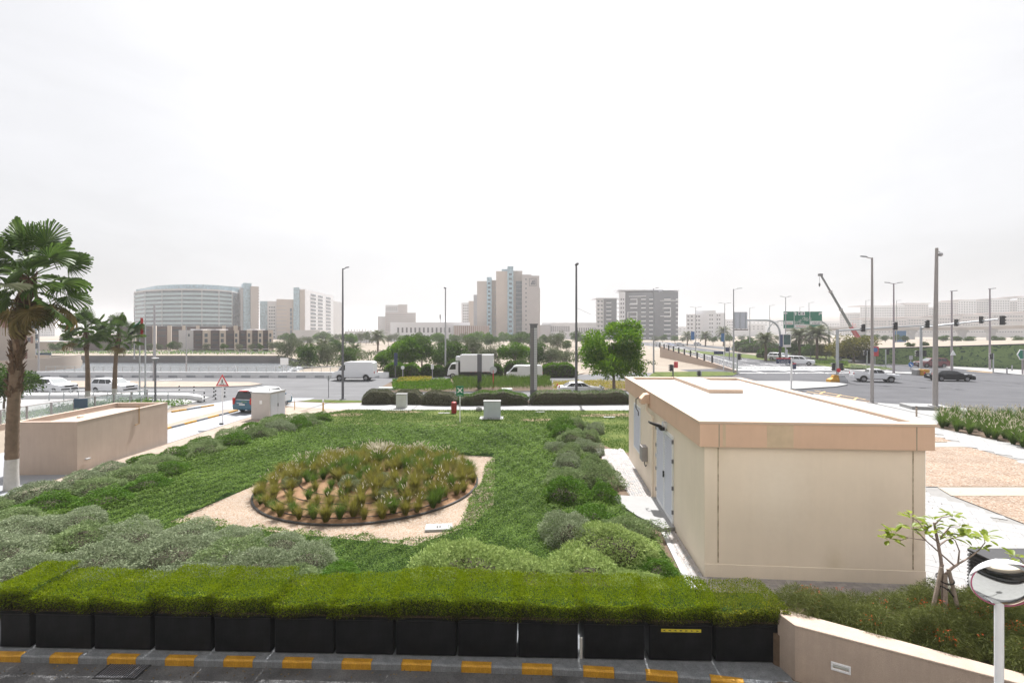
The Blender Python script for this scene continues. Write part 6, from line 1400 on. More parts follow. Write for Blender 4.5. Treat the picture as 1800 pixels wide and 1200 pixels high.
sign_post(695, 671, 620, .07, M['pole_dark'], 'dark post with a tall narrow banner on the island tip', lambda t, h: MB().box(-.16, -.08, h - 1.7, .3, -.03, h).build('banner', M['navy'], t))
def board(t, h):
    for x in (-.33, .33): MB().tube([(x, 0, 0), (x, 0, h)], .05, 6).build('post', M['galv'], t)
    MB().box(-.62, -.08, h - 1.05, .62, -.03, h).build('panel', M['sign_white'], t)
X, Y = gp(500, 658); t = thing('notice_board', 'white rectangular board on two posts by the waterside', 'sign', (X, Y, 0)); board(t, zw(629, Y))
# street-name signs
def street_name(px, ybase, ytop, pw, ph, side, rz, l1, l2, label, D=None):
    X, Y = gp(px, ybase); h = zw(ytop, Y); t = thing('street_name_sign', label, 'sign', (X, Y, 0), rz, 'street name signs at the corner')
    MB().tube([(0, 0, 0), (0, 0, h)], .1, 10).build('post', M['sign_white'], t, smooth=True); MB().box(-.2, -.2, 0, .2, .2, .05).build('base_plate', M['galv'], t)
    return t, h
t, h = street_name(1391, 683, 629, 0, 0, 0, 0, '', '', 'navy street name sign facing the viewer on a white post')
o = MB().box(-1.75, -.05, h - .62, -.1, .0, h - .1).build('panel', M['navy'], t); MB().box(-1.75, -.052, h - .1, -.1, .002, h).build('top_band', M['signred'], o)
text('Al Muntaha St', 'lettering', o, (-.92, -.056, h - .5), .19, M['sign_white']); text('\u0634\u0627\u0631\u0639 \u0627\u0644\u0645\u0646\u062a\u0647\u0649'[::-1], 'lettering', o, (-.92, -.056, h - .26), .2, M['sign_white'])
o2 = MB().box(-.02, .1, h - 1.35, .02, 1.1, h - .72).build('panel', M['navy'], t); o2.rotation_euler = (0, 0, R(-50)); o2.location = (.12, 0, 0); MB().box(-.023, .1, h - .72, .023, 1.1, h - .62).build('top_band', M['signred'], o2)
text('\u0634\u0627\u0631\u0639'[::-1], 'lettering', o2, (-.026, .6, h - .9), .2, M['sign_white'], (R(90), 0, R(-90))); text('Al Bandar', 'lettering', o2, (-.026, .6, h - 1.2), .16, M['sign_white'], (R(90), 0, R(-90)))
X, Y = gp(1272, 650); t = thing('street_name_sign', 'navy street name sign behind the grass corner, distant one', 'sign', (X, Y, 0), 0, 'street name signs at the corner'); h = zw(617.5, Y)
MB().tube([(0, 0, 0), (0, 0, h)], .08, 8).build('post', M['sign_white'], t); MB().box(-1.7, -.04, h - .5, -.08, .0, h).build('panel', M['navy'], t)
t = sign_post(1282, 632, 608, .1, M['pole_dark'], 'dark bent post with a square plate on the boulevard kerb', lambda t, h: MB().box(-.9, -.05, h - 1.3, .1, .05, h - .3).build('panel', M['navy'], t))
# signals
def head(parent, x, z, flip=1, y=0.0, s_=1.0, rz=0.0, red=False, side=True):
    """three-lens signal seen from the side or behind: housing, visors"""
    b = MB(); b.box(-.16 * s_, -.14 * s_, -.5 * s_, .16 * s_, .14 * s_, .5 * s_); o = b.build('signal_head', M['black'], parent, (x, y, z), rz)
    for k in range(3):
        zz = (.33 - .33 * k) * s_; v = MB()
        v.add([(flip * .16 * s_, -.12 * s_, zz + .13 * s_), (flip * .16 * s_, .12 * s_, zz + .13 * s_), (flip * .45 * s_, .09 * s_, zz - .0 * s_), (flip * .45 * s_, -.09 * s_, zz - .0 * s_), (flip * .16 * s_, -.14 * s_, zz - .1 * s_), (flip * .16 * s_, .14 * s_, zz - .1 * s_)], [(0, 1, 2, 3), (0, 3, 4), (1, 5, 2), (0, 4, 5, 1), (3, 2, 5, 4)])
        v.build('visor', M['black'], o)
    return o
def gantry_signal(px0, ybase, ytop, px1, y1, D0, D1, heads, label, r=.2):
    x0, x1 = xw(px0, D0), xw(px1, D1); h = zw(ytop, D0) - ZR; t = thing('traffic_signal', label, 'traffic light', (x0, D0, ZR), 0, 'overhead traffic signals')
    MB().tube([(0, 0, 0), (0, 0, h)], [r, r * .85], 12).build('pole', M['galv'], t, smooth=True)
    e = (x1 - x0, D1 - D0, zw(y1, D1) - ZR); MB().tube([(0, 0, h - .15), tuple(c * .5 + (0 if i < 2 else h * .5 - .05) for i, c in enumerate(e)), e], [.14, .12, .08], 8).build('arm', M['galv'], t, smooth=True)
    for (f, fl) in heads:
        head(t, e[0] * f, h - .15 + (e[2] - h + .15) * f + .15, fl, e[1] * f - .1)
    return t, h
t, h = gantry_signal(1472, 672, 579, 1640, 571, 65.5, 61, ((.28, -1), (.62, -1), (.94, -1)), 'overhead signal arm reaching from the yellow-footed pole past the pale lamp post')
head(t, -.5, 2.0, -1); head(t, .5, 2.0, 1); MB().tube([(0, -.26, 1.55), (0, -.22, 1.55)], .28, 14).build('round_sign', M['signred'], t)
bb = MB(); bb.loft([[(-1.25 * k, -.5 * k, z), (-.0, -.5 * k, z), (-.0, .5 * k, z), (-1.25 * k, .5 * k, z)] for z, k in ((0, 1), (.35, .95), (.6, .6), (.95, .5))]); tag(bb.build('crash_barrier', M['kerb_yellow'], loc=(xw(1472, 64.8), 64.8, ZR), bevel=.02), 'yellow half of the concrete barrier round the signal pole', 'barrier')
bb = MB(); bb.loft([[(.0, -.5 * k, z), (1.15 * k, -.5 * k, z), (1.15 * k, .5 * k, z), (.0, .5 * k, z)] for z, k in ((0, 1), (.35, .95), (.6, .75), (.95, .65))]); tag(bb.build('crash_barrier', M['concrete_grey'], loc=(xw(1472, 64.8) + .01, 64.8, ZR), bevel=.02), 'grey half of the concrete barrier round the signal pole', 'barrier')
t, h = gantry_signal(1619, 658, 574, 1755, 560.5, 76, 66, ((.48, 1), (.79, 1)), 'overhead signal arm ending near the picture edge above the black car')
head(t, xw(1763, 66) - xw(1619, 76) - .3, zw(563, 66) - ZR, 1, -10.2, 1.25); head(t, -.55, 3.3, -1); head(t, .55, 3.3, 1)
tag(MB().box(-.9, -.5, 0, .35, .5, .9).build('crash_barrier', M['concrete'], loc=(xw(1617, 75), 75, ZR), bevel=.04), 'pale concrete barrier at the second signal pole', 'barrier'); tag(MB().box(-.45, -.5, 0, .5, .5, .95).build('crash_barrier', M['kerb_yellow'], loc=(xw(1624, 74.3), 74.3, ZR), bevel=.04), 'orange-yellow barrier at the second signal pole, beside the black car', 'barrier')
def small_signal(px, ybase, ytop, flip, label, m='galv'):
    X, Y = gp(px, ybase, ZR); h = zw(ytop, Y) - ZR; t = thing('pedestrian_signal', label, 'traffic light', (X, Y, ZR), 0, 'post-mounted traffic signals')
    MB().tube([(0, 0, 0), (0, 0, h)], .1, 8).build('post', M[m], t, smooth=True); head(t, flip * .3, h - .45, flip); return t
small_signal(1296, 656, 622, 1, 'post-mounted signal beside the single-arm lamp post')
small_signal(1524, 645, 616, -1, 'post-mounted signal in front of the yellowing tree')
small_signal(1557, 648, 614, 1, 'plain post with small bracket signal on the island')
small_signal(1746, 655, 621, -1, 'post-mounted signal by the lamp post at the mural wall')
t = small_signal(1183, 662, 641, -1, 'dark signal whose red lamp glows above the roof parapet', 'pole_dark')
tag(MB().box(-.26, -.2, 0, .26, .1, .9).build('tmp_red', M['signred'], t, (.42, 0, 1.35)), None); bpy.data.objects['tmp_red'].name = 'red_lamp'
small_signal(1232, 662, 652, -1, 'low grey signal peeping over the roof parapet')
def arrow_sign(t, h):
    MB().tube([(0, -.06, h * .48), (0, -.03, h * .48)], .42, 18).build('panel', M['blue_sign'], t); a = MB(); a.xprism([(-.2, h * .48 + .05), (-.12, h * .48 + .16), (.1, h * .48 - .05), (.17, h * .48 + .02), (.2, h * .48 - .22), (-.05, h * .48 - .2), (.02, h * .48 - .12)], -.075, -.062); a.build('arrow', M['sign_white'], t)
    MB().box(-.3, -.05, h - .6, .3, -.02, h).build('sign_back', M['pole_grey'], t)
sign_post(1601, 655, 625, .06, M['pole_grey'], 'round blue keep-right arrow sign before the red car', arrow_sign)
def hexs(t, h):
    MB().xprism([(-.95, h - .8), (-.5, h), (2.2, h), (2.2, h - 1.6), (-.5, h - 1.6)], -.08, -.02).build('panel', M['sign_white'], t); MB().xprism([(-.8, h - .8), (-.42, h - .12), (2.2, h - .12), (2.2, h - 1.48), (-.42, h - 1.48)], -.1, -.085).build('face', M['green_sign'], t); MB().box(.25, -.115, h - 1.2, 1.9, -.103, h - .4).build('plate', M['sign_white'], t)
sign_post(1797.5, 659, 614, .12, M['pole_mauve'], 'green arrow-shaped direction sign cut by the picture edge', hexs)
sign_post(1538, 640, 607, .1, M['pole_grey'], 'red and blue notice board before the mural wall', lambda t, h: (MB().box(-.7, -.1, h - 2.2, .7, -.04, h - .2).build('panel', M['signred'], t), MB().tube([(0, -.14, h - .9), (0, -.11, h - .9)], .48, 14).build('disc', M['blue_sign'], t)))
for i, (px, y_, yt_) in enumerate(((1574, 640, 612), (1675, 652, 615))): sign_post(px, y_, yt_, .06, M['pole_grey'], ['small red and white triangle sign on the double-arm lamp side', 'small pinkish triangle sign in front of the mural'][i], lambda t, h: MB().xprism([(-.5, h - .9), (.5, h - .9), (0, h)], -.06, -.03).build('panel', M['sign_white'], t))
t = sign_post(1591, 590, 578, .2, M['pole_grey'], 'blue road sign far off under the viaduct', lambda t, h: MB().box(-3.6, -.1, h - 4, 3.6, .0, h + 2.5).build('panel', M['blue_sign'], t)) if False else None
X, Y = xw(1583, 230), 230; t = thing('blue_road_sign', 'blue road sign far off under the viaduct', 'sign', (X, Y, -.1)); MB().box(-2.6, -.1, 1.6, 2.6, .1, 7.2).build('panel', M['blue_sign'], t)
for x in (-1.8, 1.8): MB().tube([(x, .2, 0), (x, .2, 7)], .12, 6).build('post', M['galv'], t)
# gantries over the boulevard
def gantry(label, px, D, ybase, ytop, px_end, panel, dark=False):
    x0, x1 = xw(px, D), xw(px_end, D); h = zw(ytop, D) - ZR; s_ = -1 if x1 < x0 else 1; t = thing('sign_gantry', label, 'sign', (x0, D, ZR), 0, 'sign gantries over the boulevard')
    r = .22; R0 = min(3.0, h * .45); pts = [(0, 0, 0), (0, 0, h - R0)] + [(s_ * R0 * (1 - math.cos(a)), 0, h - R0 + R0 * math.sin(a)) for a in [R(15 * i) for i in range(1, 7)]] + [(x1 - x0, 0, h)]
    MB().tube(pts, [r * 1.1, r] + [r] * 6 + [r * .7], 10).build('arm', M['galv'], t, smooth=True)
    if dark: MB().tube([(0, 0, 0), (0, 0, 3.6)], r * 1.25, 10).build('dark_sleeve', M['black'], t)
    panel(t, h, x1 - x0); return t
def grey_back(t, h, e):
    x0 = e - .3; w = xw(1315, 108) - xw(1290, 108)
    o = MB().box(x0, -.3, h - 1.9, x0 + w, -.2, h + 1.8).build('sign_back', M['louvre'], t)
    for i in range(3): MB().box(x0 + .25 + i * w * .38, -.4, h - 1.9, x0 + .4 + i * w * .38, -.3, h + 1.8).build('rib', M['galv'], o)
    for i in range(5): MB().box(x0 + .1 + i * w / 5, -1.0, h - 2.25, x0 + .1 + i * w / 5 + .35, -.3, h - 2.05).build('floodlight', M['black'], t)
gantry('grey arched gantry with the back of a sign, dark sleeve at its foot', 1371, 108, 637, 562.5, 1290, grey_back, True)
def green_panel(t, h, e):
    D = 128; L = xw(1376, D) - xw(1457, D); W = xw(1443, D) - xw(1376, D); z0, z1 = zw(577, D) - ZR, zw(547.5, D) - ZR
    o = MB().box(L, -.35, z0, L + W, -.2, z1).build('sign_panel', M['green_sign'], t); w = MB(); y0, y1 = -.39, -.355
    for f in (.265, .675): w.box(L + W * f, y0, z0, L + W * f + .1, y1, z1)
    def bar(a, b, c, d): w.box(L + W * a, y0, z0 + (z1 - z0) * c, L + W * b, y1, z0 + (z1 - z0) * d)
    bar(.012, .245, .22, .44); bar(.28, .66, .03, .24); bar(.69, .99, .22, .44)
    bar(.37, .435, .78, .98); bar(.455, .55, .78, .98)
    def arrow(cx, cz, d):
        X0, Z0 = L + W * cx, z0 + (z1 - z0) * cz; q = [(-.14, -.45), (.14, -.45), (.14, .05), (.36, .05), (0, .5), (-.36, .05), (-.14, .05)]
        c, s_ = math.cos(d), math.sin(d); w.xprism([(X0 + x * c - z * s_, Z0 + x * s_ + z * c) for x, z in q], y0, y1)
    arrow(.045, .9, R(90)); arrow(.31, .87, 0); arrow(.96, .9, R(-90)); w.box(L + W * .915, y0, z0 + (z1 - z0) * .78, L + W * .935, y1, z0 + (z1 - z0) * .93)
    w.build('white_print', M['sign_white'], o); dk = MB()
    dk.box(L + W * .385, -.42, z0 + (z1 - z0) * .82, L + W * .42, -.392, z0 + (z1 - z0) * .94); dk.box(L + W * .49, -.42, z0 + (z1 - z0) * .8, L + W * .515, -.392, z0 + (z1 - z0) * .95); dk.build('symbol', M['navy'], o)
    def tx(s_, a, c, sz, m): text(s_, 'lettering', o, (L + W * a, -.4, z0 + (z1 - z0) * c), sz, m)
    tx('Airport', .36, .40, .62, M['sign_white']); tx('Abu Dhabi', .40, .30, .62, M['sign_white']); tx('\u0627\u0644\u0645\u0637\u0627\u0631'[::-1], .58, .63, .8, M['sign_white']); tx('\u0623\u0628\u0648\u0638\u0628\u064a'[::-1], .55, .52, .8, M['sign_white'])
    tx('Al Bandar', .84, .29, .55, M['navy']); tx('\u0627\u0644\u0628\u0646\u062f\u0631'[::-1], .86, .38, .55, M['navy']); tx('Al Zeina', .13, .30, .5, M['signred']); tx('Al Muneera', .45, .12, .55, M['signred'])
    MB().tube([(L - 4.2, 0, h - 3.8), (L - 4.2, 0, -.0)], .14, 8).build('far_leg', M['galv'], t)
    MB().tube([(L - 4.2, 0, h - 3.8), (L - 3.9, 0, h - 2.0), (L - 2.8, 0, h - .6), (L - 1.2, 0, h)], .14, 8).build('far_arch', M['galv'], t); MB().tube([(L - 1.3, 0, h), (0 - 2.6, 0, h)], .12, 8).build('beam', M['galv'], t)
    MB().tube([(L, -.8, z0 - .5), (-.2, -.2, z0 - .5)], .1, 6).build('walkway', M['galv'], t)
gantry('arched gantry carrying the big green direction sign', 1457.5, 128, 627, 564, 1445, green_panel)
X, Y = xw(1383, 96), 96; t = thing('billboard', 'upright dark billboard with pale frame on the boulevard median', 'billboard', (X, Y, ZR)); MB().tube([(0, 0, 0), (0, 0, 3.2)], .15, 8).build('post', M['galv'], t); z0, z1 = zw(610, Y) - ZR, zw(587, Y) - ZR
MB().box(-.85, -.2, z0, .75, .2, z1).build('frame', M['cab_grey'], t, bevel=.03); MB().box(-.72, -.22, z0 + .5, .6, -.2, z1 - .12).build('poster', mat('poster', (.012, .045, .055), .3, .5, 1.2, c2=(.03, .08, .07)), t); MB().box(-1.25, -.15, z0 + .1, -.87, .2, z1 - .1).build('side_panel', M['navy'], t)
for i, (px, yy, D) in enumerate(((1220, 590, 150), (1273, 593, 150))):
    t = thing('banner_post', ['blue banner on the distant lamp by the white flats', 'blue banner on the distant lamp near the single-arm post'][i], 'banner', (xw(px - 3, D), D - .3, zw(yy, D) - 1.3)); MB().box(-.55, -.04, 0, .55, .04, 2.6).build('banner', M['blue_sign'], t)

# low kerb walls and railings along the side road
def stripe_wall(a, b, n, h, label, z=ZR, y2=0.0):
    t = thing('barrier_wall', label, 'wall', (a[0], a[1], z), math.atan2(b[1] - a[1], b[0] - a[0])); L = math.dist(a, b)
    MB().box(0, 0, .32, L, .35, h).build('upper_wall', M['barrier_white'], t); pw = MB().box(0, -.06, 0, L / n - .012, .34, .318).mesh('kerb_block', M['barrier_white']); pg = MB().box(0, -.06, 0, L / n - .012, .34, .318).mesh('kerb_block', M['barrier_grey'])
    for i in range(n): inst(pw if i % 2 else pg, 'kerb_block', t, (i * L / n, 0, 0))
    return t
stripe_wall((-75, 71.6), (-18, 70.6), 42, .82, 'long white roadside barrier wall with alternate white and grey painted blocks')
def rail(pts, h, n, label, m='galv', glass=False, z=0.0, name='railing', mids=2, r=.028, pr=.03, grp=None):
    t = thing(name, label, 'railing', (pts[0][0], pts[0][1], z), 0, grp); P0 = [Vector((p[0] - pts[0][0], p[1] - pts[0][1], (p[2] if len(p) > 2 else 0))) for p in pts]
    MB().tube([p + Vector((0, 0, h)) for p in P0], r, 6).build('top_rail', M[m], t)
    if not glass:
        for k in range(mids): MB().tube([p + Vector((0, 0, h * (k + 1) / (mids + 1))) for p in P0], r * .5, 4).build('mid_rail', M[m], t)
    L = [(P0[i + 1] - P0[i]).length for i in range(len(P0) - 1)]; T = sum(L); pm_ = MB().box(-pr, -pr, 0, pr, pr, h).mesh('post', M[m]); last = None
    for i in range(n + 1):
        s_ = T * i / n; k = 0
        while k < len(L) - 1 and s_ > L[k]: s_ -= L[k]; k += 1
        p = P0[k].lerp(P0[k + 1], min(1, s_ / L[k])); inst(pm_, 'post', t, p)
        if glass and last is not None:
            d = (p - last); q = MB(); nn = Vector((-d.y, d.x, 0)).normalized() * .006; a, b = last + d * .05, last + d * .95
            q.add([a - nn + Vector((0, 0, .08)), b - nn + Vector((0, 0, .08)), b - nn + Vector((0, 0, h - .03)), a - nn + Vector((0, 0, h - .03)), a + nn + Vector((0, 0, .08)), b + nn + Vector((0, 0, .08)), b + nn + Vector((0, 0, h - .03)), a + nn + Vector((0, 0, h - .03))], [(0, 1, 2, 3), (7, 6, 5, 4), (0, 4, 5, 1), (3, 2, 6, 7), (1, 5, 6, 2), (0, 3, 7, 4)]); q.build('glass_panel', GLS, t)
        last = p
    return t
GLS = bpy.data.materials.new('balustrade_glass'); GLS.use_nodes = True; _b = GLS.node_tree.nodes['Principled BSDF']; _b.inputs['Base Color'].default_value = (.72, .8, .8, 1); _b.inputs['Alpha'].default_value = .28; _b.inputs['Roughness'].default_value = .05
rail([(-75, 77.8), (-38, 77.8)], 1.0, 24, 'long thin steel railing along the quay', 'galv', r=.035, pr=.035)
rail([(-38, 77.8), (-26, 77.0)], 1.0, 8, 'short railing by the white notice board', 'galv', r=.035, pr=.035)
a0, a1, a2 = (-29.0, 24.5, .55), (-28.9, 33, .3), (-29.2, 44.0, .0)
rail([(-34.4, 20, .35), (-34.8, 28, .3), (-35.0, 36, .25), (-34.7, 46, .1)], 1.0, 14, 'glass balustrade climbing beside the driveway behind the pump room', 'pole_beige', True, z=.0, name='balustrade', r=.035, pr=.05)
wl2 = MB(); wl2.loft([[(x - .2, y, -.2), (x + .12, y, -.2), (x + .12, y, z + .06), (x - .2, y, z + .06)] for x, y, z in ((-34.4, 20, .3), (-34.8, 28, .25), (-35.0, 36, .2), (-34.7, 46, .05))]); tag(wl2.build('ramp_wall', M['block_cap']), 'low beige wall carrying the glass balustrade', 'wall')
rail([(-44.5, 46.5), (-38, 46.5), (-32, 45)], .95, 9, 'steel railing between the two small fan palms', 'galv', r=.04, pr=.035); rail([(-60, 48.5), (-44, 48.2)], 1.0, 8, 'steel railing below the first white crossover', 'galv', r=.035, pr=.035); rail([(-36, 43.0), (-31.5, 42.4)], .95, 4, 'short railing beside the garden lamp', 'galv', r=.04, pr=.035)
kw = MB(); kw.prism(P([(40, 697), (240, 696.5), (330, 698), (352, 701), (356, 705), (330, 701), (240, 700), (40, 701)], 0), -.1, .42); tag(kw.build('low_wall', M['barrier_white'], bevel=.05), 'low rounded white kerb wall between pavement and side road', 'wall')
nb = thing('navy_board', 'small navy board standing behind the pump room roof', 'sign', (xw(142, 38), 38, 0)); MB().box(-.5, -.05, .6, .5, .05, 1.35).build('panel', M['navy2'], nb)
for x in (-.4, .4): MB().box(x - .03, .05, 0, x + .03, .1, 1.3).build('post', M['galv'], nb)
ek = tag(thing('exit_kerb', None, None), kind='structure')
km = MB().box(-.29, -.08, 0, .29, .08, .12); kmA, kmB = km.mesh('kerb_stone', M['kerb_yellow']), km.mesh('kerb_stone', M['kerb_grey']); kmW = km.mesh('kerb_stone', M['kerb_white'])
for pts, c2 in (([(-24.1, 30), (-23.35, 41.0)], kmB), ([(-28.4, 40.2), (-27.2, 44.0)], kmB)):
    n = int(math.dist(*pts) / 1.2); a = math.atan2(pts[1][1] - pts[0][1], pts[1][0] - pts[0][0])
    for i in range(n * 2):
        f = (i + .5) / (2 * n); o = inst((kmA if (i // 2) % 2 == 0 else c2), 'kerb_stone', ek, (pts[0][0] + (pts[1][0] - pts[0][0]) * f + .09, pts[0][1] + (pts[1][1] - pts[0][1]) * f, ZR + .012), (0, 0, a))
# underpass: retaining wall, railings, mural
rw = MB(); ra, rb_ = gp(1165, 612, 0), gp(1290, 654, ZR)
A_, B_ = (xw(1160, 128), 128), (xw(1292, 80), 80)
rw.add([(A_[0], A_[1], -.3), (B_[0], B_[1], -.3), (B_[0], B_[1], .25), (A_[0], A_[1], 2.8), (A_[0] + .5, A_[1] + .3, -.3), (B_[0] + .5, B_[1] + .3, -.3), (B_[0] + .5, B_[1] + .3, .25), (A_[0] + .5, A_[1] + .3, 2.8)], [(0, 1, 2, 3), (7, 6, 5, 4), (3, 2, 6, 7), (1, 5, 6, 2), (0, 4, 5, 1), (0, 3, 7, 4)])
tag(rw.build('ramp_retaining_wall', M['block_cap']), 'sloping beige retaining wall beside the boulevard', 'wall')
rail([(A_[0] + .25, A_[1], 2.75), (B_[0] + .25, B_[1], .3)], 1.0, 30, 'railing on top of the sloping beige wall', 'sign_white', r=.05, pr=.05)
for i in range(10):
    f = .06 + .085 * i; x, y = A_[0] + (B_[0] - A_[0]) * f - .9, A_[1] + (B_[1] - A_[1]) * f - .5
    tag(MB().tube([(0, 0, 0), (0, 0, 1.3)], .16, 8).build('dark_bollard', M['trim'], loc=(x, y, 2.0 * (1 - f) + .6)), 'dark bollard on the sloping beige wall, ' + ['first', 'second', 'third', 'fourth', 'fifth', 'sixth', 'seventh', 'eighth', 'ninth', 'tenth'][i] + ' from its high end', 'bollard', 'dark bollards along the sloping beige wall')
mur = thing('mural_wall', 'long retaining wall printed with tropical leaves below a sandy bank', 'wall', (0, 0, 0))
def muralmat():
    m = bpy.data.materials.new('leaf_print'); m.use_nodes = True; nt = m.node_tree; b = nt.nodes['Principled BSDF']; b.inputs['Roughness'].default_value = .7; tc = nt.nodes.new('ShaderNodeTexCoord')
    mp = nt.nodes.new('ShaderNodeMapping'); mp.inputs['Scale'].default_value = (.55, .55, .9); mp.inputs['Rotation'].default_value = (0, R(35), 0); nt.links.new(tc.outputs['Object'], mp.inputs[0])
    nz = nt.nodes.new('ShaderNodeTexNoise'); nz.inputs['Scale'].default_value = 1.6; nz.inputs['Distortion'].default_value = 1.2; nt.links.new(mp.outputs[0], nz.inputs['Vector'])
    vo = nt.nodes.new('ShaderNodeTexVoronoi'); vo.inputs['Scale'].default_value = 1.1; nt.links.new(nz.outputs['Color'], vo.inputs['Vector']); vo.inputs['Scale'].default_value = 4.2
    rp = nt.nodes.new('ShaderNodeValToRGB'); e = rp.color_ramp.elements; e[0].color = (.01, .02, .012, 1); e[1].color = (.14, .21, .07, 1); e[1].position = .62
    for p_, c in ((.25, (.03, .055, .03)), (.42, (.05, .10, .04))): q = e.new(p_); q.color = (*c, 1)
    nt.links.new(vo.outputs['Color'], rp.inputs['Fac']); nt.links.new(rp.outputs[0], b.inputs['Base Color']); return m
MUR = muralmat(); W_ = [(xw(1535, 101), 101), (xw(1660, 94), 94), (xw(1800, 85), 85), (xw(2000, 76), 76)]; HT = [3.0, 3.6, 4.3, 5.0]
for i in range(3):
    for k in range(6):
        f0, f1 = k / 6, (k + 1) / 6; lp = lambda a, b, f: a + (b - a) * f; (xa, ya), (xb, yb) = W_[i], W_[i + 1]
        q = MB(); x0, y0, x1, y1 = lp(xa, xb, f0), lp(ya, yb, f0), lp(xa, xb, f1), lp(ya, yb, f1); h0, h1 = lp(HT[i], HT[i + 1], f0), lp(HT[i], HT[i + 1], f1)
        x1_, y1_ = x1 - (x1 - x0) * .008, y1 - (y1 - y0) * .008
        q.add([(x0, y0, -.2), (x1_, y1_, -.2), (x1_, y1_, h1), (x0, y0, h0), (x0 + .1, y0 + .35, -.2), (x1_ + .1, y1_ + .35, -.2), (x1_ + .1, y1_ + .35, h1), (x0 + .1, y0 + .35, h0)], [(0, 1, 2, 3), (7, 6, 5, 4), (3, 2, 6, 7), (1, 5, 6, 2), (0, 4, 5, 1), (0, 3, 7, 4)]); q.build('printed_panel', MUR, mur)
cpb = MB(); n = len(W_)
for i in range(n - 1): (xa, ya), (xb, yb) = W_[i], W_[i + 1]; cpb.add([(xa, ya - .03, HT[i] + .003), (xb, yb - .03, HT[i + 1] + .003), (xb + .2, yb + .5, HT[i + 1] + .003), (xa + .2, ya + .5, HT[i] + .003), (xa, ya - .03, HT[i] + .2), (xb, yb - .03, HT[i + 1] + .2), (xb + .2, yb + .5, HT[i + 1] + .2), (xa + .2, ya + .5, HT[i] + .2)], [(0, 3, 2, 1), (4, 5, 6, 7), (0, 1, 5, 4), (1, 2, 6, 5), (2, 3, 7, 6), (3, 0, 4, 7)])
cpb.build('coping', M['trim'], mur)
bank = MB(); b0 = [(W_[i][0] + .25, W_[i][1] + .55, HT[i] - .1) for i in range(4)]; b1 = [(xw(1400, 175), 175, 2.3), (xw(1600, 170), 170, 3.0), (xw(1800, 165), 165, 3.8), (xw(2100, 150), 150, 4.4)]; b2 = [(xw(1380, 190), 190, 1.2), (xw(1600, 186), 186, 1.5), (xw(1800, 180), 180, 1.7), (xw(2100, 165), 165, 1.7)]; b3 = [(xw(1380, 260), 260, -.13), (xw(1600, 260), 260, -.13), (xw(1800, 255), 255, -.13), (xw(2100, 240), 240, -.13)]
bank.v = b0 + b1 + b2 + b3; bank.f = [(i + 4 * r_, i + 1 + 4 * r_, i + 5 + 4 * r_, i + 4 + 4 * r_) for r_ in range(3) for i in range(3)]; bank.m = [0] * 3 + [1] * 3 + [1] * 3
structure(bank, 'sand_bank', [M['sandlot'], M['lawn']])
structure(MB().sheet([(xw(1340, 212), 212), (xw(2100, 200), 200), (xw(2100, 238), 238), (xw(1340, 250), 250)], 2.4 * 0 + .6), 'highway', M['asphalt'])
# ================================================================== VEHICLES  (local +x is forward, origin on the ground)
def wheel_parts(r, w):
    ty = MB(); n = 20; prof = [(r * .66, -w / 2), (r * .93, -w / 2), (r, -w * .35), (r, w * .35), (r * .93, w / 2), (r * .66, w / 2)]
    ty.loft([[(a * math.cos(2 * math.pi * j / n), b, a * math.sin(2 * math.pi * j / n)) for j in range(n)] for a, b in prof], caps=False)
    rm = MB(); rm.loft([[(a * math.cos(2 * math.pi * j / n), b, a * math.sin(2 * math.pi * j / n)) for j in range(n)] for a, b in ((r * .66, -w * .4), (r * .62, -w * .47), (r * .55, -w * .3))], caps=False)
    for k in range(5):
        a = k * 2 * math.pi / 5; c, s = math.cos(a), math.sin(a); t = Vector((-s, 0, c)) * .05; d = Vector((c, 0, s))
        for y in (-w * .42, w * .42): p0 = d * .02 + Vector((0, y, 0)); p1 = d * r * .64 + Vector((0, y, 0)); rm.add([p0 - t, p0 + t, p1 + t * .8, p1 - t * .8], [(0, 1, 2, 3)])
    rm.tube([(0, -w * .2, 0), (0, w * .2, 0)], r * .6, 16)
    return ty.mesh('tyre', M['rubber'], True), rm.mesh('rim', M['rim'], True)
WH = wheel_parts(.35, .24)
def arch(cx, r, zb, n=9): return [(cx - r * math.cos(math.pi * i / n), zb + (r) * math.sin(math.pi * i / n)) for i in range(n + 1)]
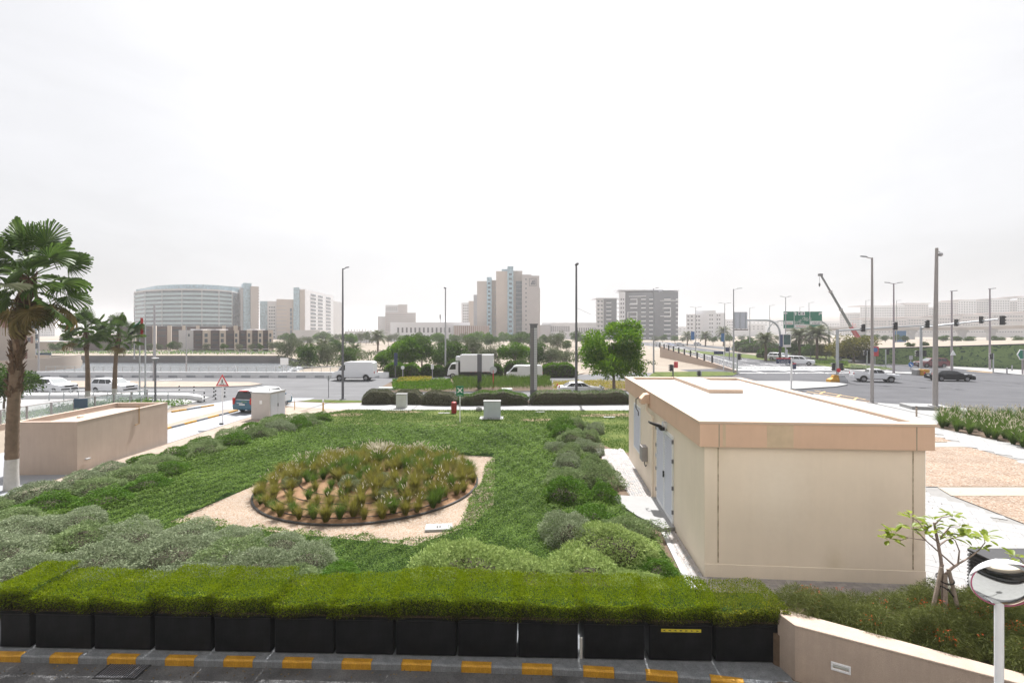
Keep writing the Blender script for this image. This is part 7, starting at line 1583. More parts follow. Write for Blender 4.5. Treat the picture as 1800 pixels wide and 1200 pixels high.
def vehicle(name, label, cat, loc, rz, paint, prof, gh, W, wb, wr=.35, splits=(.36, .68), group=None, roofm=None, front=True, mirror=True, scale=1.0, glass='car_glass', noside=False, rearglass=True, lights=True):
    """prof: body outline (x,z) over the top from rear bottom to front bottom; gh: greenhouse (rear base x, rear roof x, front roof x, front base x, z base, z roof, half width at roof)"""
    t = thing(name, label, cat, loc, rz, group); t.scale = (scale,) * 3
    zb = prof[0][1]; (xr, xf) = wb; ar = wr * 1.17
    poly = prof + arch(xf, ar, zb)[::-1] + arch(xr, ar, zb)[::-1]
    b = MB(); b.xprism(poly, -W / 2, W / 2); b.build('body', paint, t, smooth=True, bevel=.07, seg=2)
    wv = MB(); wv.box(xr - ar * .95, -W / 2 + .12, zb - .02, xr + ar * .95, W / 2 - .12, zb + ar * .9); wv.box(xf - ar * .95, -W / 2 + .12, zb - .02, xf + ar * .95, W / 2 - .12, zb + ar * .9); wv.box(xr, -W / 2 + .15, zb - .06, xf, W / 2 - .15, zb + .1); wv.build('underbody', M['trim'], t)
    if gh:
        a0, r0, r1, a1, z0, z1, hw = gh; w0 = W / 2 - .05
        g = MB(); ring0 = [(a0, -w0, z0), (a1, -w0, z0), (a1, w0, z0), (a0, w0, z0)]; ring1 = [(r0, -hw, z1 - .03), (r1, -hw, z1 - .03), (r1, hw, z1 - .03), (r0, hw, z1 - .03)]
        g.loft([ring0, ring1]); rfm = roofm or paint; g.build('cabin', rfm, t, smooth=True, bevel=.05, seg=2)
        rk = MB(); rk.box(r0 + .12, -hw + .1, z1 - .035, r1 - .12, hw - .1, z1); rk.build('roof', rfm, t, bevel=.03)
        lx = lambda u, v: (a0 + (r0 - a0) * v) + u * ((a1 + (r1 - a1) * v) - (a0 + (r0 - a0) * v))
        e = .008
        if not noside:
            for sd in (-1, 1):
                us = [.07] + list(splits) + [.95]
                for i in range(len(us) - 1):
                    q = MB(); ua, ub = us[i] + .012, us[i + 1] - .012; P4 = []
                    for u, v in ((ua, .1), (ub, .1), (ub, .84), (ua, .84)): y = (w0 + (hw - w0) * v + e) * sd; P4.append((lx(u, v), y, z0 + (z1 - z0) * v))
                    q.add(P4, [(0, 1, 2, 3)]); q.build('side_window', M[glass], t)
        for (u0, u1, nm_, on) in ((1, 1, 'windscreen', True), (0, 0, 'rear_window', rearglass)):
            if not on: continue
            q = MB(); P4 = []; of = e if u0 else -e
            for v, k in ((.08, -1), (.08, 1), (.88, 1), (.88, -1)): P4.append((lx(u0, v) + of * 1.5, (w0 + (hw - w0) * v - .09) * k, z0 + (z1 - z0) * v + .004))
            q.add(P4, [(0, 1, 2, 3)]); q.build(nm_, M['windscreen'] if u0 else M[glass], t)
        if mirror:
            for sd in (-1, 1): MB().box(a1 - .42, sd * (W / 2 + .02) - .1 + .05 * sd, z0 + .02, a1 - .28, sd * (W / 2 + .02) + .1 + .05 * sd, z0 + .17).build('wing_mirror', paint, t, bevel=.03)
    for x in wb:
        for sd in (-1, 1):
            w = thing('wheel', None, None); w.parent = t; w.location = (x, sd * (W / 2 - .13), wr); w.scale = (wr / .35, 1, wr / .35)
            inst(WH[0], 'tyre', w); inst(WH[1], 'rim', w)
    xs = [p[0] for p in prof]; xF, xR = max(xs), min(xs)
    if lights:
        hz = zb + .42
        for sd in (-1, 1):
            MB().box(xF - .2, sd * W * .36 - .2, hz + .08, xF + .012, sd * W * .36 + .2, hz + .24).build('headlight', M['headlamp'], t, bevel=.03)
            MB().box(xR - .012, sd * W * .42 - .1, hz + .14, xR + .12, sd * W * .42 + .1, hz + .42).build('tail_light', M['taillamp'], t, bevel=.02)
        MB().box(xF - .1, -W * .24, hz + .02, xF + .016, W * .24, hz + .22).build('grille', M['trim'], t, bevel=.02)
        MB().box(xF - .1, -W * .42, hz - .28, xF + .014, W * .42, hz - .12).build('lower_intake', M['trim'], t, bevel=.02)
        MB().box(xF - .02, -.26, hz - .1, xF + .025, .26, hz - .0).build('number_plate', M['plate'], t); MB().box(xR - .022, -.26, hz - .02, xR + .02, .26, hz + .09).build('number_plate', M['plate'], t)
    return t
def suv(L=4.6): h = L / 2; return [(-h + .05, .28), (-h, .6), (-h + .04, 1.08), (-h + .5, 1.1), (h - 1.35, 1.08), (h - .25, .98), (h - .03, .82), (h, .5), (h - .08, .26)]
def sedan(L=4.8): h = L / 2; return [(-h + .05, .27), (-h, .55), (-h + .03, .95), (-h + .9, 1.0), (h - 1.5, .95), (h - .3, .80), (h - .03, .66), (h, .45), (h - .08, .24)]
def at(px, py): x, y = gp(px, py, ZR); return (x, y, ZR)
SUVG = lambda L: (-L / 2 + .02, -L / 2 + .38, L / 2 - 1.95, L / 2 - 1.15, 1.06, 1.64, .66)
SEDG = lambda L: (-L / 2 + .55, -L / 2 + 1.35, L / 2 - 2.15, L / 2 - 1.35, .95, 1.42, .6)
sp = dict(wb=(-1.38, 1.36))
vehicle('white_crossover', 'white crossover waiting on the side road, the one closer to the picture edge', 'car', at(94, 690), R(-14), M['car_white'], suv(4.7), SUVG(4.7), 1.85, (-1.4, 1.38), group='white crossovers on the side road')
vehicle('white_crossover', 'white crossover behind the two small palm trunks', 'car', at(200, 690.5), R(-14), M['car_white'], suv(4.7), SUVG(4.7), 1.85, (-1.4, 1.38), group='white crossovers on the side road')
vehicle('white_saloon', 'white saloon passing behind the clipped hedge and lamp post', 'car', at(1020, 694), R(2), M['car_white'], sedan(4.8), SEDG(4.8), 1.82, (-1.42, 1.42), .33)
vehicle('white_crossover', 'white crossover with dark grille at the boulevard stop line', 'car', at(1407, 641.5), R(-34), M['car_white'], suv(4.5), SUVG(4.5), 1.85, (-1.35, 1.33), scale=1.12)
vehicle('red_crossover', 'dark red crossover turning away behind the signal pole', 'car', at(1637, 645.5), R(176), M['car_red'], suv(4.7), SUVG(4.7), 1.88, (-1.4, 1.38), scale=1.1)
vehicle('black_saloon', 'long black saloon crossing the junction behind the camera mast', 'car', at(1669, 669), R(-9), M['car_black'], sedan(5.2), SEDG(5.2), 1.9, (-1.55, 1.55), .35)
vehicle('dark_crossover', 'dark crossover under the yellowing tree', 'car', at(1487, 632), R(-20), M['car_black'], suv(4.5), SUVG(4.5), 1.85, (-1.35, 1.33))
vehicle('white_offroader', 'white off-roader half hidden by the dark gantry sleeve', 'car', at(1372, 634), R(-60), M['car_white'], suv(4.6), SUVG(4.6), 1.9, (-1.35, 1.33), .4, scale=1.15)
vehicle('silver_saloon', 'silver saloon far right on the highway'.replace('far right', 'out') + ' beyond the round trees', 'car', (xw(1726, 200), 200, .62), R(180), M['car_white'], sedan(4.8), SEDG(4.8), 1.82, (-1.42, 1.42), .33, scale=1.3)
vehicle('blue_saloon', 'small blue car far up the boulevard', 'car', (xw(1180, 215), 215, ZR), R(-70), M['car_blue'], suv(4.4), SUVG(4.4), 1.82, (-1.3, 1.3))
for i, (px, D) in enumerate(((1160, 225), (1196, 230), (1226, 240))): vehicle('parked_car', ['white car far up the boulevard before the grey apartments', 'pale car far up the boulevard near the distant palm', 'pale car furthest up the boulevard'][i], 'car', (xw(px, D), D, ZR), R(-60 + 50 * i), M['car_offwhite'], suv(4.4), SUVG(4.4), 1.82, (-1.3, 1.3), group='cars far up the boulevard')
# pickup
pk = vehicle('white_pickup', 'white double-cab pickup truck in the middle of the junction', 'pickup', at(1537, 670.5), R(-17), M['car_white'], [(-2.6, .42), (-2.65, .75), (-2.62, 1.14), (-.85, 1.16), (1.15, 1.16), (2.4, 1.06), (2.58, .9), (2.6, .55), (2.5, .38)], (-.95, -.72, .55, 1.22, 1.14, 1.74, .66), 1.84, (-1.5, 1.6), .38, splits=(.5,))
bedm = MB(); bedm.box(-2.55, -.78, 1.155, -1.0, .78, 1.175); bedm.build('load_bed', M['trim'], pk)
tb = MB()
for a in ((-2.62, -.9, -1.0, -.8), (-2.62, .8, -1.0, .9), (-2.64, -.8, -2.52, .8)): tb.box(a[0], a[1], 1.13, a[2], a[3], 1.3)
tb.build('bed_sides', M['car_white'], pk, bevel=.02)
# teal shuttle van seen from behind
vx, vy = gp(431, 726.5, ZR)
vn = vehicle('shuttle_van', 'teal and white passenger van leaving along the driveway', 'van', (vx + .35, vy + 2.35, ZR), R(78), M['car_teal'], [(-2.5, .3), (-2.56, .6), (-2.48, 1.12), (1.2, 1.1), (2.2, 1.0), (2.5, .8), (2.52, .5), (2.45, .28)], (-2.47, -2.2, 1.0, 1.75, 1.1, 1.88, .72), 1.9, (-1.55, 1.55), .34, splits=(.3, .62), roofm=M['car_white'])
q = MB(); q.box(-1.6, -.955, .5, 2.3, -.951, 1.1); q.box(-1.6, .951, .5, 2.3, .955, 1.1); q.build('white_side', M['car_white'], vn)
q = MB(); q.xprism([(-2.1, .45), (-1.7, .45), (-1.35, 1.09), (-1.75, 1.09)], -.958, -.956); q.xprism([(-2.1, .45), (-1.7, .45), (-1.35, 1.09), (-1.75, 1.09)], .956, .958); q.build('green_swoosh', mat('swoosh', (.2, .42, .2), .4, .05), vn)
q = MB(); q.add([(-2.55, -.72, 1.02), (-2.55, .72, 1.02), (-2.53, .3, 1.06), (-2.53, -.3, 1.06)], [(0, 1, 2, 3)]); MB().box(-2.57, -.45, .98, -2.54, .1, 1.01).build('slogan', mat('slogan', (.3, .45, .12), .5, 0), vn)
MB().box(-2.57, -.05, .86, -2.545, .5, .9).build('lettering_strip', M['plate'], vn)
for sd in (-1, 1): MB().box(-2.56, sd * .83 - .1, .75, -2.4, sd * .83 + .1, 1.28).build('tail_light', M['taillamp'], vn, bevel=.02)
for sd in (-1, 1): MB().box(-2.57, sd * .83 - .06, .92, -2.54, sd * .83 + .06, 1.0).build('indicator', M['amber'], vn)
MB().box(-2.5, -.35, 1.82, -2.2, .35, 1.87).build('brake_light', M['taillamp'], vn)
# high-roof delivery van
hv = vehicle('high_roof_van', 'white high-roof delivery van facing the water', 'van', at(624, 668), R(181), M['car_white'], [(-2.85, .45), (-2.9, .7), (-2.85, 1.35), (-2.8, 2.45), (-2.5, 2.62), (.9, 2.6), (1.35, 2.45), (2.05, 1.4), (2.75, 1.15), (2.9, .9), (2.9, .5), (2.8, .4)], None, 1.95, (-1.75, 1.85), .36)
q = MB()
for sd in (-1, 1): q.add([(1.05, sd * .982, 1.45), (1.93, sd * .982, 1.45), (1.45, sd * .982, 2.15), (1.05, sd * .982, 2.2)], [(0, 1, 2, 3)])
q.build('cab_window', M['car_glass'], hv); q = MB(); q.add([(1.47, -.8, 2.32), (1.47, .8, 2.32), (2.03, .85, 1.48), (2.03, -.85, 1.48)], [(0, 1, 2, 3)]); q.build('windscreen', M['windscreen'], hv)
# refrigerated box truck
bt = thing('box_truck', 'white refrigerated box truck with cab toward the water', 'truck', at(828, 664.5), R(180))
b = MB(); b.box(-3.3, -1.15, 1.0, 1.45, 1.15, 3.45); b.build('cargo_box', M['car_white'], bt, bevel=.03)
b = MB(); b.xprism([(1.75, .5), (1.75, 2.15), (2.0, 2.3), (2.75, 2.2), (3.2, 1.45), (3.28, .55)], -1.0, 1.0); cab = b.build('cab', M['car_white'], bt, bevel=.06, seg=2, smooth=True)
q = MB()
for sd in (-1, 1): q.add([(2.1, sd * 1.008, 1.35), (3.05, sd * 1.008, 1.35), (2.7, sd * 1.008, 2.05), (2.1, sd * 1.008, 2.1)], [(0, 1, 2, 3)])
q.add([(2.8, -.88, 2.14), (2.8, .88, 2.14), (3.215, .9, 1.48), (3.215, -.9, 1.48)], [(0, 1, 2, 3)]); q.build('cab_window', M['car_glass'], bt)
MB().box(1.5, -.7, 2.55, 2.15, .7, 3.2).build('cooling_unit', M['car_offwhite'], bt, bevel=.06); MB().box(-3.3, -.5, .55, 3.2, .5, 1.0).build('chassis', M['trim'], bt); MB().box(1.47, -.95, .9, 1.74, .95, 2.4).build('gap_panel', M['trim'], bt)
MB().box(3.2, -.95, .45, 3.33, .95, .75).build('bumper', M['car_offwhite'], bt, bevel=.03)
for sd in (-1, 1): MB().box(3.2, sd * .75 - .15, .8, 3.3, sd * .75 + .15, 1.0).build('headlight', M['headlamp'], bt)
for k in range(5): MB().box(-2.6 + k * .6, -1.16, .95, -2.45 + k * .6, 1.16, 1.0).build('side_marker', M['taillamp'], bt)
for x in (-2.1, 2.55):
    for sd in (-1, 1):
        w = thing('wheel', None, None); w.parent = bt; w.location = (x, sd * .9, .4); w.scale = (1.15, 1.2, 1.15); inst(WH[0], 'tyre', w); inst(WH[1], 'rim', w)
# smaller panel van
pv = vehicle('panel_van', 'white windowless panel van behind the tiled pylon', 'van', at(922, 667.5), R(180), M['car_white'], [(-2.45, .35), (-2.5, .6), (-2.46, 1.1), (-2.42, 1.95), (-2.2, 2.1), (1.15, 2.08), (1.5, 1.95), (2.25, 1.15), (2.5, .95), (2.52, .5), (2.45, .32)], None, 1.85, (-1.5, 1.65), .35)
q = MB()
for sd in (-1, 1): q.add([(1.0, sd * .932, 1.2), (2.05, sd * .932, 1.2), (1.55, sd * .932, 1.78), (1.0, sd * .932, 1.82)], [(0, 1, 2, 3)])
q.build('cab_window', M['car_glass'], pv); q = MB(); q.add([(1.56, -.75, 1.92), (1.56, .75, 1.92), (2.26, .8, 1.2), (2.26, -.8, 1.2)], [(0, 1, 2, 3)]); q.build('windscreen', M['windscreen'], pv)
# mobile crane
cr = thing('mobile_crane', 'mobile crane with a long grey boom rising from a red base section', 'crane', (xw(1528, 205), 205, -.1))
D = 205; tip = Vector((xw(1443, D) - xw(1528, D), 0, zw(483, D))); foot = Vector((xw(1513, D) - xw(1528, D), 0, zw(604, D))); bpnt = lambda f: foot + (tip - foot) * f
MB().tube([bpnt(.0), bpnt(.26)], [.75, .7], 4).build('boom_base', mat('crane_red', (.5, .05, .075), .5, .08, 2), cr)
for a, b2, r in ((.26, .5, .55), (.5, .76, .48), (.76, 1.0, .4)): MB().tube([bpnt(a), bpnt(b2)], r, 4).build('boom_section', M['pole_dark'], cr)
for f in (.26, .5, .76): MB().tube([bpnt(f - .012), bpnt(f + .012)], .75, 4).build('boom_collar', M['pole_mauve'], cr)
MB().cbox(tip + Vector((-.2, 0, .1)), (1.6, .9, 1.0)).build('boom_head', M['pole_dark'], cr); MB().tube([tip + Vector((-.6, 0, 0)), tip + Vector((-.6, 0, -3.8))], .07, 5).build('hoist_rope', M['pole_dark'], cr); MB().tube([tip + Vector((-.6, 0, -3.4)), tip + Vector((-.6, 0, -4.3)), tip + Vector((-.6, 0, -5.0))], [.3, .36, .1], 8).build('hook_block', M['black'], cr)
q = MB()
for k in range(8): a = k * .785; c0 = bpnt(.24); q.tube([c0, c0 + Vector((math.cos(a) * 1.7 + .8, 0, math.sin(a) * 1.5 + .5))], .1, 4)
q.build('cable_frame', M['signred'], cr); MB().tube([foot + Vector((2.4, 0, -1)), bpnt(.2) + Vector((1.0, 0, 0))], .3, 6).build('luffing_ram', M['signred'], cr); MB().box(-6, -1.3, .9, 5, 1.3, 2.2).build('carrier', M['signred'], cr)
for x in (-4.5, -2.5, 1.5, 3.5): MB().tube([(x, -1.4, .6), (x, 1.4, .6)], .6, 12).build('wheel', M['rubber'], cr)

# ================================================================== BUILDINGS
def bmat(n, c, v=.05, r=.85, s=.15): return mat(n, c, r, v, s)
B = {'beige': bmat('b_beige', (.43, .375, .335)), 'beige2': bmat('b_beige2', (.48, .41, .355)), 'pale': bmat('b_pale', (.55, .54, .54)), 'grey': bmat('b_grey', (.36, .355, .37)), 'dkgrey': bmat('b_dkgrey', (.145, .15, .17)), 'white': bmat('b_white', (.72, .72, .74)),
     'glass': mat('b_glass', (.17, .23, .26), .25, .25, .3), 'glassgreen': mat('b_glassgreen', (.34, .44, .47), .35, .12, .12), 'glasspat': mat('b_glasspat', (.30, .42, .48), .35, .35, .7), 'glassdk': mat('b_glassdk', (.075, .095, .11), .2, .3, .4), 'brown': bmat('b_brown', (.125, .098, .095)), 'brown2': bmat('b_brown2', (.10, .085, .085)), 'cream': bmat('b_cream', (.56, .49, .42)), 'pinkish': bmat('b_pinkish', (.46, .42, .405)), 'winpale': mat('b_winpale', (.12, .115, .13), .4, .2, .2), 'roofred': bmat('b_roofred', (.5, .4, .37)), 'redbrown': bmat('b_redbrown', (.27, .155, .12))}
def bld(name, label, px, D, group=None, cat='building'): return thing(name, label, cat, (xw(px, D), D, -.12), 0, group)
def blk(t, pa, pb, yt_, D, dep, m, name='block', z0=0.0, y0=0.0, bev=0):
    """a block of building t: spans bearings pa..pb at depth D + y0, top at height read off at yt_"""
    e, A, w = face(t, pa, pb, D + y0); dv = Vector((-e.y, e.x)) * dep; B_ = A + e * w; o = Vector((t.location.x, t.location.y))
    FACE[(t.name, y0)] = (A, e)
    return MB().prism([tuple(p - o) for p in (A, B_, B_ + dv, A + dv)], z0, zw(yt_, D + y0) + .12).build(name, m, t)
FACE = {}
def face(t, pa, pb, Y):
    # every building turns its front square to the line of sight at its own bearing
    k = (t.location.x) / t.location.y; d = Vector((k, 1)).normalized(); e = Vector((d.y, -d.x)); A = Vector((xw(pa, Y), Y)); kb = (pb - 900) / FPX
    return e, A, (kb * A.y - A.x) / (e.x - kb * e.y)
def onface(t, y0, px, D):
    A, e = FACE.get((t.name, y0)) or (Vector((xw(px, D + y0), D + y0)), Vector((1, 0))); k = (px - 900) / FPX; w = (k * A.y - A.x) / (e.x - k * e.y); return A + e * w, math.atan2(e.y, e.x)
def wins(t, pxs, ys, wpx, hpx, D, m, name='window', y0=0.0, proud=.12, parent=None):
    me = MB().box(-wpx * D / FPX / 2, -proud, -hpx * D / FPX / 2, wpx * D / FPX / 2, .1, hpx * D / FPX / 2).mesh(name, m)
    for px in pxs:
        p, a = onface(t, y0, px, D)
        for y in ys: inst(me, name, parent or t, (p.x - t.location.x, p.y - t.location.y, zw(y, p.y) + .12), (0, 0, a))
def winstuff(t, pxs, ys, wpx, hpx, D, m, name='windows', y0=0.0):
    mb = MB()
    for px in pxs:
        p, a = onface(t, y0, px, D)
        for y in ys: c = Vector((p.x - t.location.x, p.y - t.location.y)); e = Vector((math.cos(a), math.sin(a))) * wpx * D / FPX / 2; n_ = Vector((-e.y, e.x)).normalized() * .2; zc = zw(y, p.y) + .12; hh_ = hpx * D / FPX / 2; mb.prism([tuple(c - e - n_), tuple(c + e - n_), tuple(c + e + n_), tuple(c - e + n_)], zc - hh_, zc + hh_)
    return tag(mb.build(name, m, t), kind='stuff')
fr_ = lambda a, b, n: [a + (b - a) * i / (n - 1) for i in range(n)]
# curved glass office block
D = 400; t = bld('office_building', 'wide curved office block with pale green glass bands across the water', 330, D)
arc = [(xw(236, 430), 430), (xw(255, 412), 412), (xw(285, 402), 402), (xw(320, 398), 398), (xw(355, 400), 400), (xw(385, 407), 407), (xw(408, 420), 420), (xw(422, 440), 440)]
lo = [(a - t.location.x, b - t.location.y) for a, b in arc]; back = [(lo[-1][0] - 14, lo[-1][1] + 21), (lo[0][0] - 15, lo[0][1] + 21)]
sh = lambda d: [(x, y + d) for x, y in lo]
ztop = zw(510, 400)
MB().prism(sh(.8) + back, 0, ztop).build('window_wall', B['glassdk'], t)
for i in range(11):
    z = ztop - 2.0 - i * 3.45
    MB().prism(sh(0) + back, z - 1.9, z + .05).build('glass_band', B['glassgreen'], t)
MB().prism(sh(-.6) + back, ztop, ztop + 1.2).build('cornice', B['pale'], t)
for i in range(len(lo) - 1):
    q = MB()
    for k in range(1): f = k / 4; x, y = lo[i][0] + (lo[i + 1][0] - lo[i][0]) * f, lo[i][1] + (lo[i + 1][1] - lo[i][1]) * f; q.box(x - .12, y - .3, 8, x + .12, y + .2, ztop)
    q.build('mullion', B['pale'], t)
cr_ = MB(); inner = [(x * .9 + 1, y + 3) for x, y in lo]; cr_.prism(inner + back, ztop + 1.2, zw(500, 403)); cr_.build('crown_screen', B['glasspat'], t)
blk(t, 357, 426, 501, D, 14, B['pinkish'], 'stair_core', y0=34); blk(t, 423, 431, 506, D, 20, B['pinkish'], 'side_wall', y0=26); blk(t, 428, 442, 497, D, 20, B['glasspat'], 'glass_tower', y0=25); blk(t, 441, 455, 503, D, 22, B['beige'], 'end_block', y0=24)
wins(t, [455], fr_(508, 575, 14), 2.5, 1.4, D, B['white'], 'balcony', y0=24)
# beige office beside it
D = 440; t = bld('office_building', 'beige mid-rise with blue glass edge and small square windows', 487, D); blk(t, 457, 471, 529, D, 25, B['glasspat'], 'glass_bay'); blk(t, 470, 486, 529, D, 26, B['pale'], 'window_bay', y0=1.5); blk(t, 486, 518, 525.5, D, 26, B['beige2'], 'main_block', y0=3)
wins(t, (474, 478, 482), fr_(540, 592, 10), 2.2, 2.4, D, B['glassdk'], y0=1.5); wins(t, [495], fr_(538, 590, 9), 16, .9, D, B['grey'], 'groove', y0=3); wins(t, [511.5], fr_(545, 590, 7), 3.2, 6.5, D, B['glassdk'], 'stair_window', y0=3)
# white slab tower receding
t = bld('slab_tower', 'white slab tower with a blue glass edge, tallest behind the bank of trees', 517, 430)
ox, oy = t.location.x, t.location.y
def sl(pa, Da, pb, Db, yta, name, m, z0=0, off=0.0, zt=None):
    xa, xb = xw(pa, Da) - ox + off, xw(pb, Db) - ox + off; ya, yb = Da - oy, Db - oy; z = zt or zw(yta, Da) + .12; nx, ny = -(yb - ya), (xb - xa); L = math.hypot(nx, ny); n = (nx / L * 18, ny / L * 18)
    return MB().prism([(xa, ya), (xb, yb), (xb + n[0], yb + n[1]), (xa + n[0], ya + n[1])], z0, z).build(name, m, t)
A_, B2 = Vector((xw(536.5, 449), 449)), Vector((xw(600, 560), 560)); dd = (B2 - A_).normalized(); nn_ = Vector((-dd.y, dd.x)); o_ = Vector((ox, oy))
def slab(f0, f1, z0, z1, off, dep, name, m):
    p, q_ = A_ + dd * f0 - nn_ * off, A_ + dd * f1 - nn_ * off
    return MB().prism([tuple(v - o_) for v in (p, q_, q_ + nn_ * dep, p + nn_ * dep)], z0, z1).build(name, m, t)
def along_(px): k = (px - 900) / FPX; return (k * A_.y - A_.x) / (dd.x - k * dd.y)
zt = zw(508, 449); L1 = along_(586); slab(0, L1, 0, zt, 0, 9.5, 'main_slab', B['white']); slab(L1 + .05, along_(603), 0, zt - 5.5, 0, 9.5, 'rear_wing', B['pale']); slab(-1.2, -.03, 0, zt + 1.5, -5, 5.2, 'glass_edge', B['glasspat']); slab(-.5, -.03, 0, zt - .5, -.4, 4.4, 'beige_fin', B['beige2'])
for c, (pa, pb) in enumerate(((546, 555), (559, 567), (573, 581))):
    for i in range(13): z = zt - 3.2 - i * 3.6; slab(along_(pa), along_(pb), z - 1.7, z, .25, .4, 'window', B['glassdk'])
# far beige flats
D = 560; t = bld('apartment_building', 'stepped beige flats with many small windows behind the trees', 704, D); blk(t, 677, 731, 549, D, 20, B['pinkish'], 'lower_block'); blk(t, 677.5, 700, 536, D, 22, B['pale'], 'tall_block', y0=2); blk(t, 700, 716, 535, D, 22, B['pinkish'], 'tower', y0=4); blk(t, 664, 679, 556, D, 18, B['pale'], 'side_block', y0=3)
winstuff(t, fr_(680, 728, 17), fr_(553, 580, 8), 1.5, 1.4, D, B['winpale']); winstuff(t, fr_(680, 697, 6), (541, 544), 1.6, 1.6, D, B['winpale'], y0=2)
# long white hall
D = 330; t = bld('exhibition_hall', 'long low white hall with ribbed pinkish wing behind the trees', 780, D); blk(t, 686, 826, 566, D, 40, B['white'], 'hall'); blk(t, 798, 860, 572, D, 20, B['pinkish'], 'wing', y0=-12); wins(t, fr_(800, 858, 17), [584], 1.2, 22, D, B['redbrown'], 'rib', y0=-12); wins(t, fr_(700, 790, 13), [580], 3.0, 9, D, B['winpale'], 'window'); blk(t, 515, 562, 580, D, 20, B['pale'], 'west_wing', y0=-30)
wins(t, fr_(613, 652, 9), [590], 1.6, 22, D, B['white'], 'column', y0=-40); blk(t, 606, 656, 582, D, 20, B['pale'], 'portico', y0=-38)
MB().tube([(xw(772, D) - t.location.x, 5, 10), (xw(772, D) - t.location.x, 5, zw(552, D))], .25, 6).build('mast', M['pole_grey'], t)
MB().tube([(xw(772, D) - t.location.x, 5, zw(560, D)), (xw(772, D) - t.location.x, 5, zw(552, D))], .6, 6).build('aerial', M['pole_grey'], t)
# central tower group
D = 380; t = bld('tower_block', 'stepped beige tower group with blue glass shafts and a logo by its roof', 892, D)
blk(t, 832.5, 840, 518, D, 26, B['grey'], 'side_wing', y0=12); blk(t, 838.5, 856, 494, D, 26, B['beige'], 'west_block'); blk(t, 855.8, 864, 487, D, 24, B['glasspat'], 'glass_shaft', y0=-.8); blk(t, 863.5, 873, 492.5, D, 22, B['beige2'], 'recess_block', y0=3)
blk(t, 872, 892.5, 476.5, D, 30, B['beige2'], 'main_block', y0=-3); blk(t, 882, 893, 473, D, 14, B['glasspat'], 'roof_screen', y0=2); blk(t, 892, 902.3, 468, D, 28, B['glasspat'], 'glass_shaft', y0=-3.8); blk(t, 902, 918, 476, D, 26, B['beige'], 'east_block', y0=2); blk(t, 907, 921.5, 494, D, 26, B['glassdk'], 'curtain_wall', y0=1.2)
blk(t, 917.6, 934, 482.5, D, 28, B['pinkish'], 'logo_block', y0=-2); blk(t, 933.8, 948, 484.5, D, 28, B['pinkish'], 'logo_wall', y0=-2); blk(t, 947, 949.2, 506, D, 26, B['beige'], 'edge_fin', y0=0)
wins(t, [859.8], fr_(498, 592, 14), 4.5, 3.2, D, B['glassdk'], y0=-.8); wins(t, [897.2], fr_(482, 590, 14), 5.2, 3.6, D, B['glassdk'], y0=-3.8); wins(t, [924.6], fr_(491, 594, 14), 1.9, 2.6, D, B['glassdk'], y0=-2)
wins(t, [870.5], fr_(506, 590, 12), 1.2, 4, D, B['grey'], y0=3)
for y in fr_(500, 596, 14): wins(t, [914], [y], 13.5, .45, D, B['grey'], 'transom', y0=1.2)
Yl = D - 2; lgx = lambda p: xw(p, Yl) - t.location.x; lgz = lambda y: zw(y, Yl) + .12; yl = -2
q = MB()
for a in ((930.2, 489.4, 943, 490.1), (930.2, 502, 943, 502.7), (930.2, 490.1, 930.9, 502), (942.3, 490.1, 943, 502)): q.box(lgx(a[0]), yl - .3, lgz(a[3]), lgx(a[2]), yl - .05, lgz(a[1]))
lf = q.build('logo_frame', M['pole_dark'], t); q = MB()
for a in ((936.2, 493.4, 937.4, 499), (938.0, 492.0, 939.2, 499), (939.9, 491.8, 941.0, 499.6), (934.6, 496, 935.8, 499.6), (933, 499, 941, 500.2)): q.box(lgx(a[0]), yl - .3, lgz(a[3]), lgx(a[2]), yl - .06, lgz(a[1]))
q.xprism([(lgx(933), lgz(499)), (lgx(934.6), lgz(499)), (lgx(937.2), lgz(493)), (lgx(936), lgz(493))], yl - .32, yl - .061); q.build('logo_mark', M['pole_dark'], lf)
D = 480; t = bld('apartment_building', 'pale balconied flats standing behind the beige tower group', 824, D); blk(t, 811, 824, 532, D, 20, B['white'], 'window_block'); blk(t, 823.8, 836, 529, D, 20, B['beige2'], 'plain_block', y0=-1); wins(t, (815, 818.5, 822), fr_(537, 585, 11), 2.2, 1.8, D, B['winpale'])
# low arched building
D = 450; t = bld('low_white_building', 'hazy long low white building with tall openings, east of the tower group', 1005, D); blk(t, 952, 1062, 567, D, 30, B['white'], 'hall'); winstuff(t, fr_(962, 1000, 12), [578], 1.8, 10, D, B['winpale']); winstuff(t, fr_(1015, 1050, 10), [580], 1.6, 8, D, B['winpale']); blk(t, 949, 968, 571, D, 20, B['grey'], 'dark_wing', y0=-4)
# grey apartment block with white frames
D = 420; t = bld('apartment_building', 'grey apartment block with white balcony frames and roof pergola', 1120, D)
blk(t, 1098, 1192, 514, D, 26, B['dkgrey'], 'main_block'); blk(t, 1088, 1099, 513, D, 24, B['white'], 'corner_bay', y0=-1.5); blk(t, 1150, 1158, 511, D, 27, B['dkgrey'], 'stair_shaft', y0=-1.8); blk(t, 1158, 1164, 509.5, D, 26, B['white'], 'white_fin', y0=-2.2)
MB().box(xw(1085, D) - t.location.x, -3, zw(511, D), xw(1164, D) - t.location.x, 24, zw(509.3, D)).build('roof_canopy', B['white'], t); MB().box(xw(1163, D) - t.location.x, -3, zw(513, D) + 1, xw(1192.5, D) - t.location.x, 24, zw(511.5, D) + .6).build('pergola_beam', B['white'], t)
for px in (1166, 1172, 1180, 1190): MB().box(xw(px, D) - t.location.x, -2, zw(520, D), xw(px + 1, D) - t.location.x, -1.4, zw(512, D)).build('pergola_post', B['white'], t)
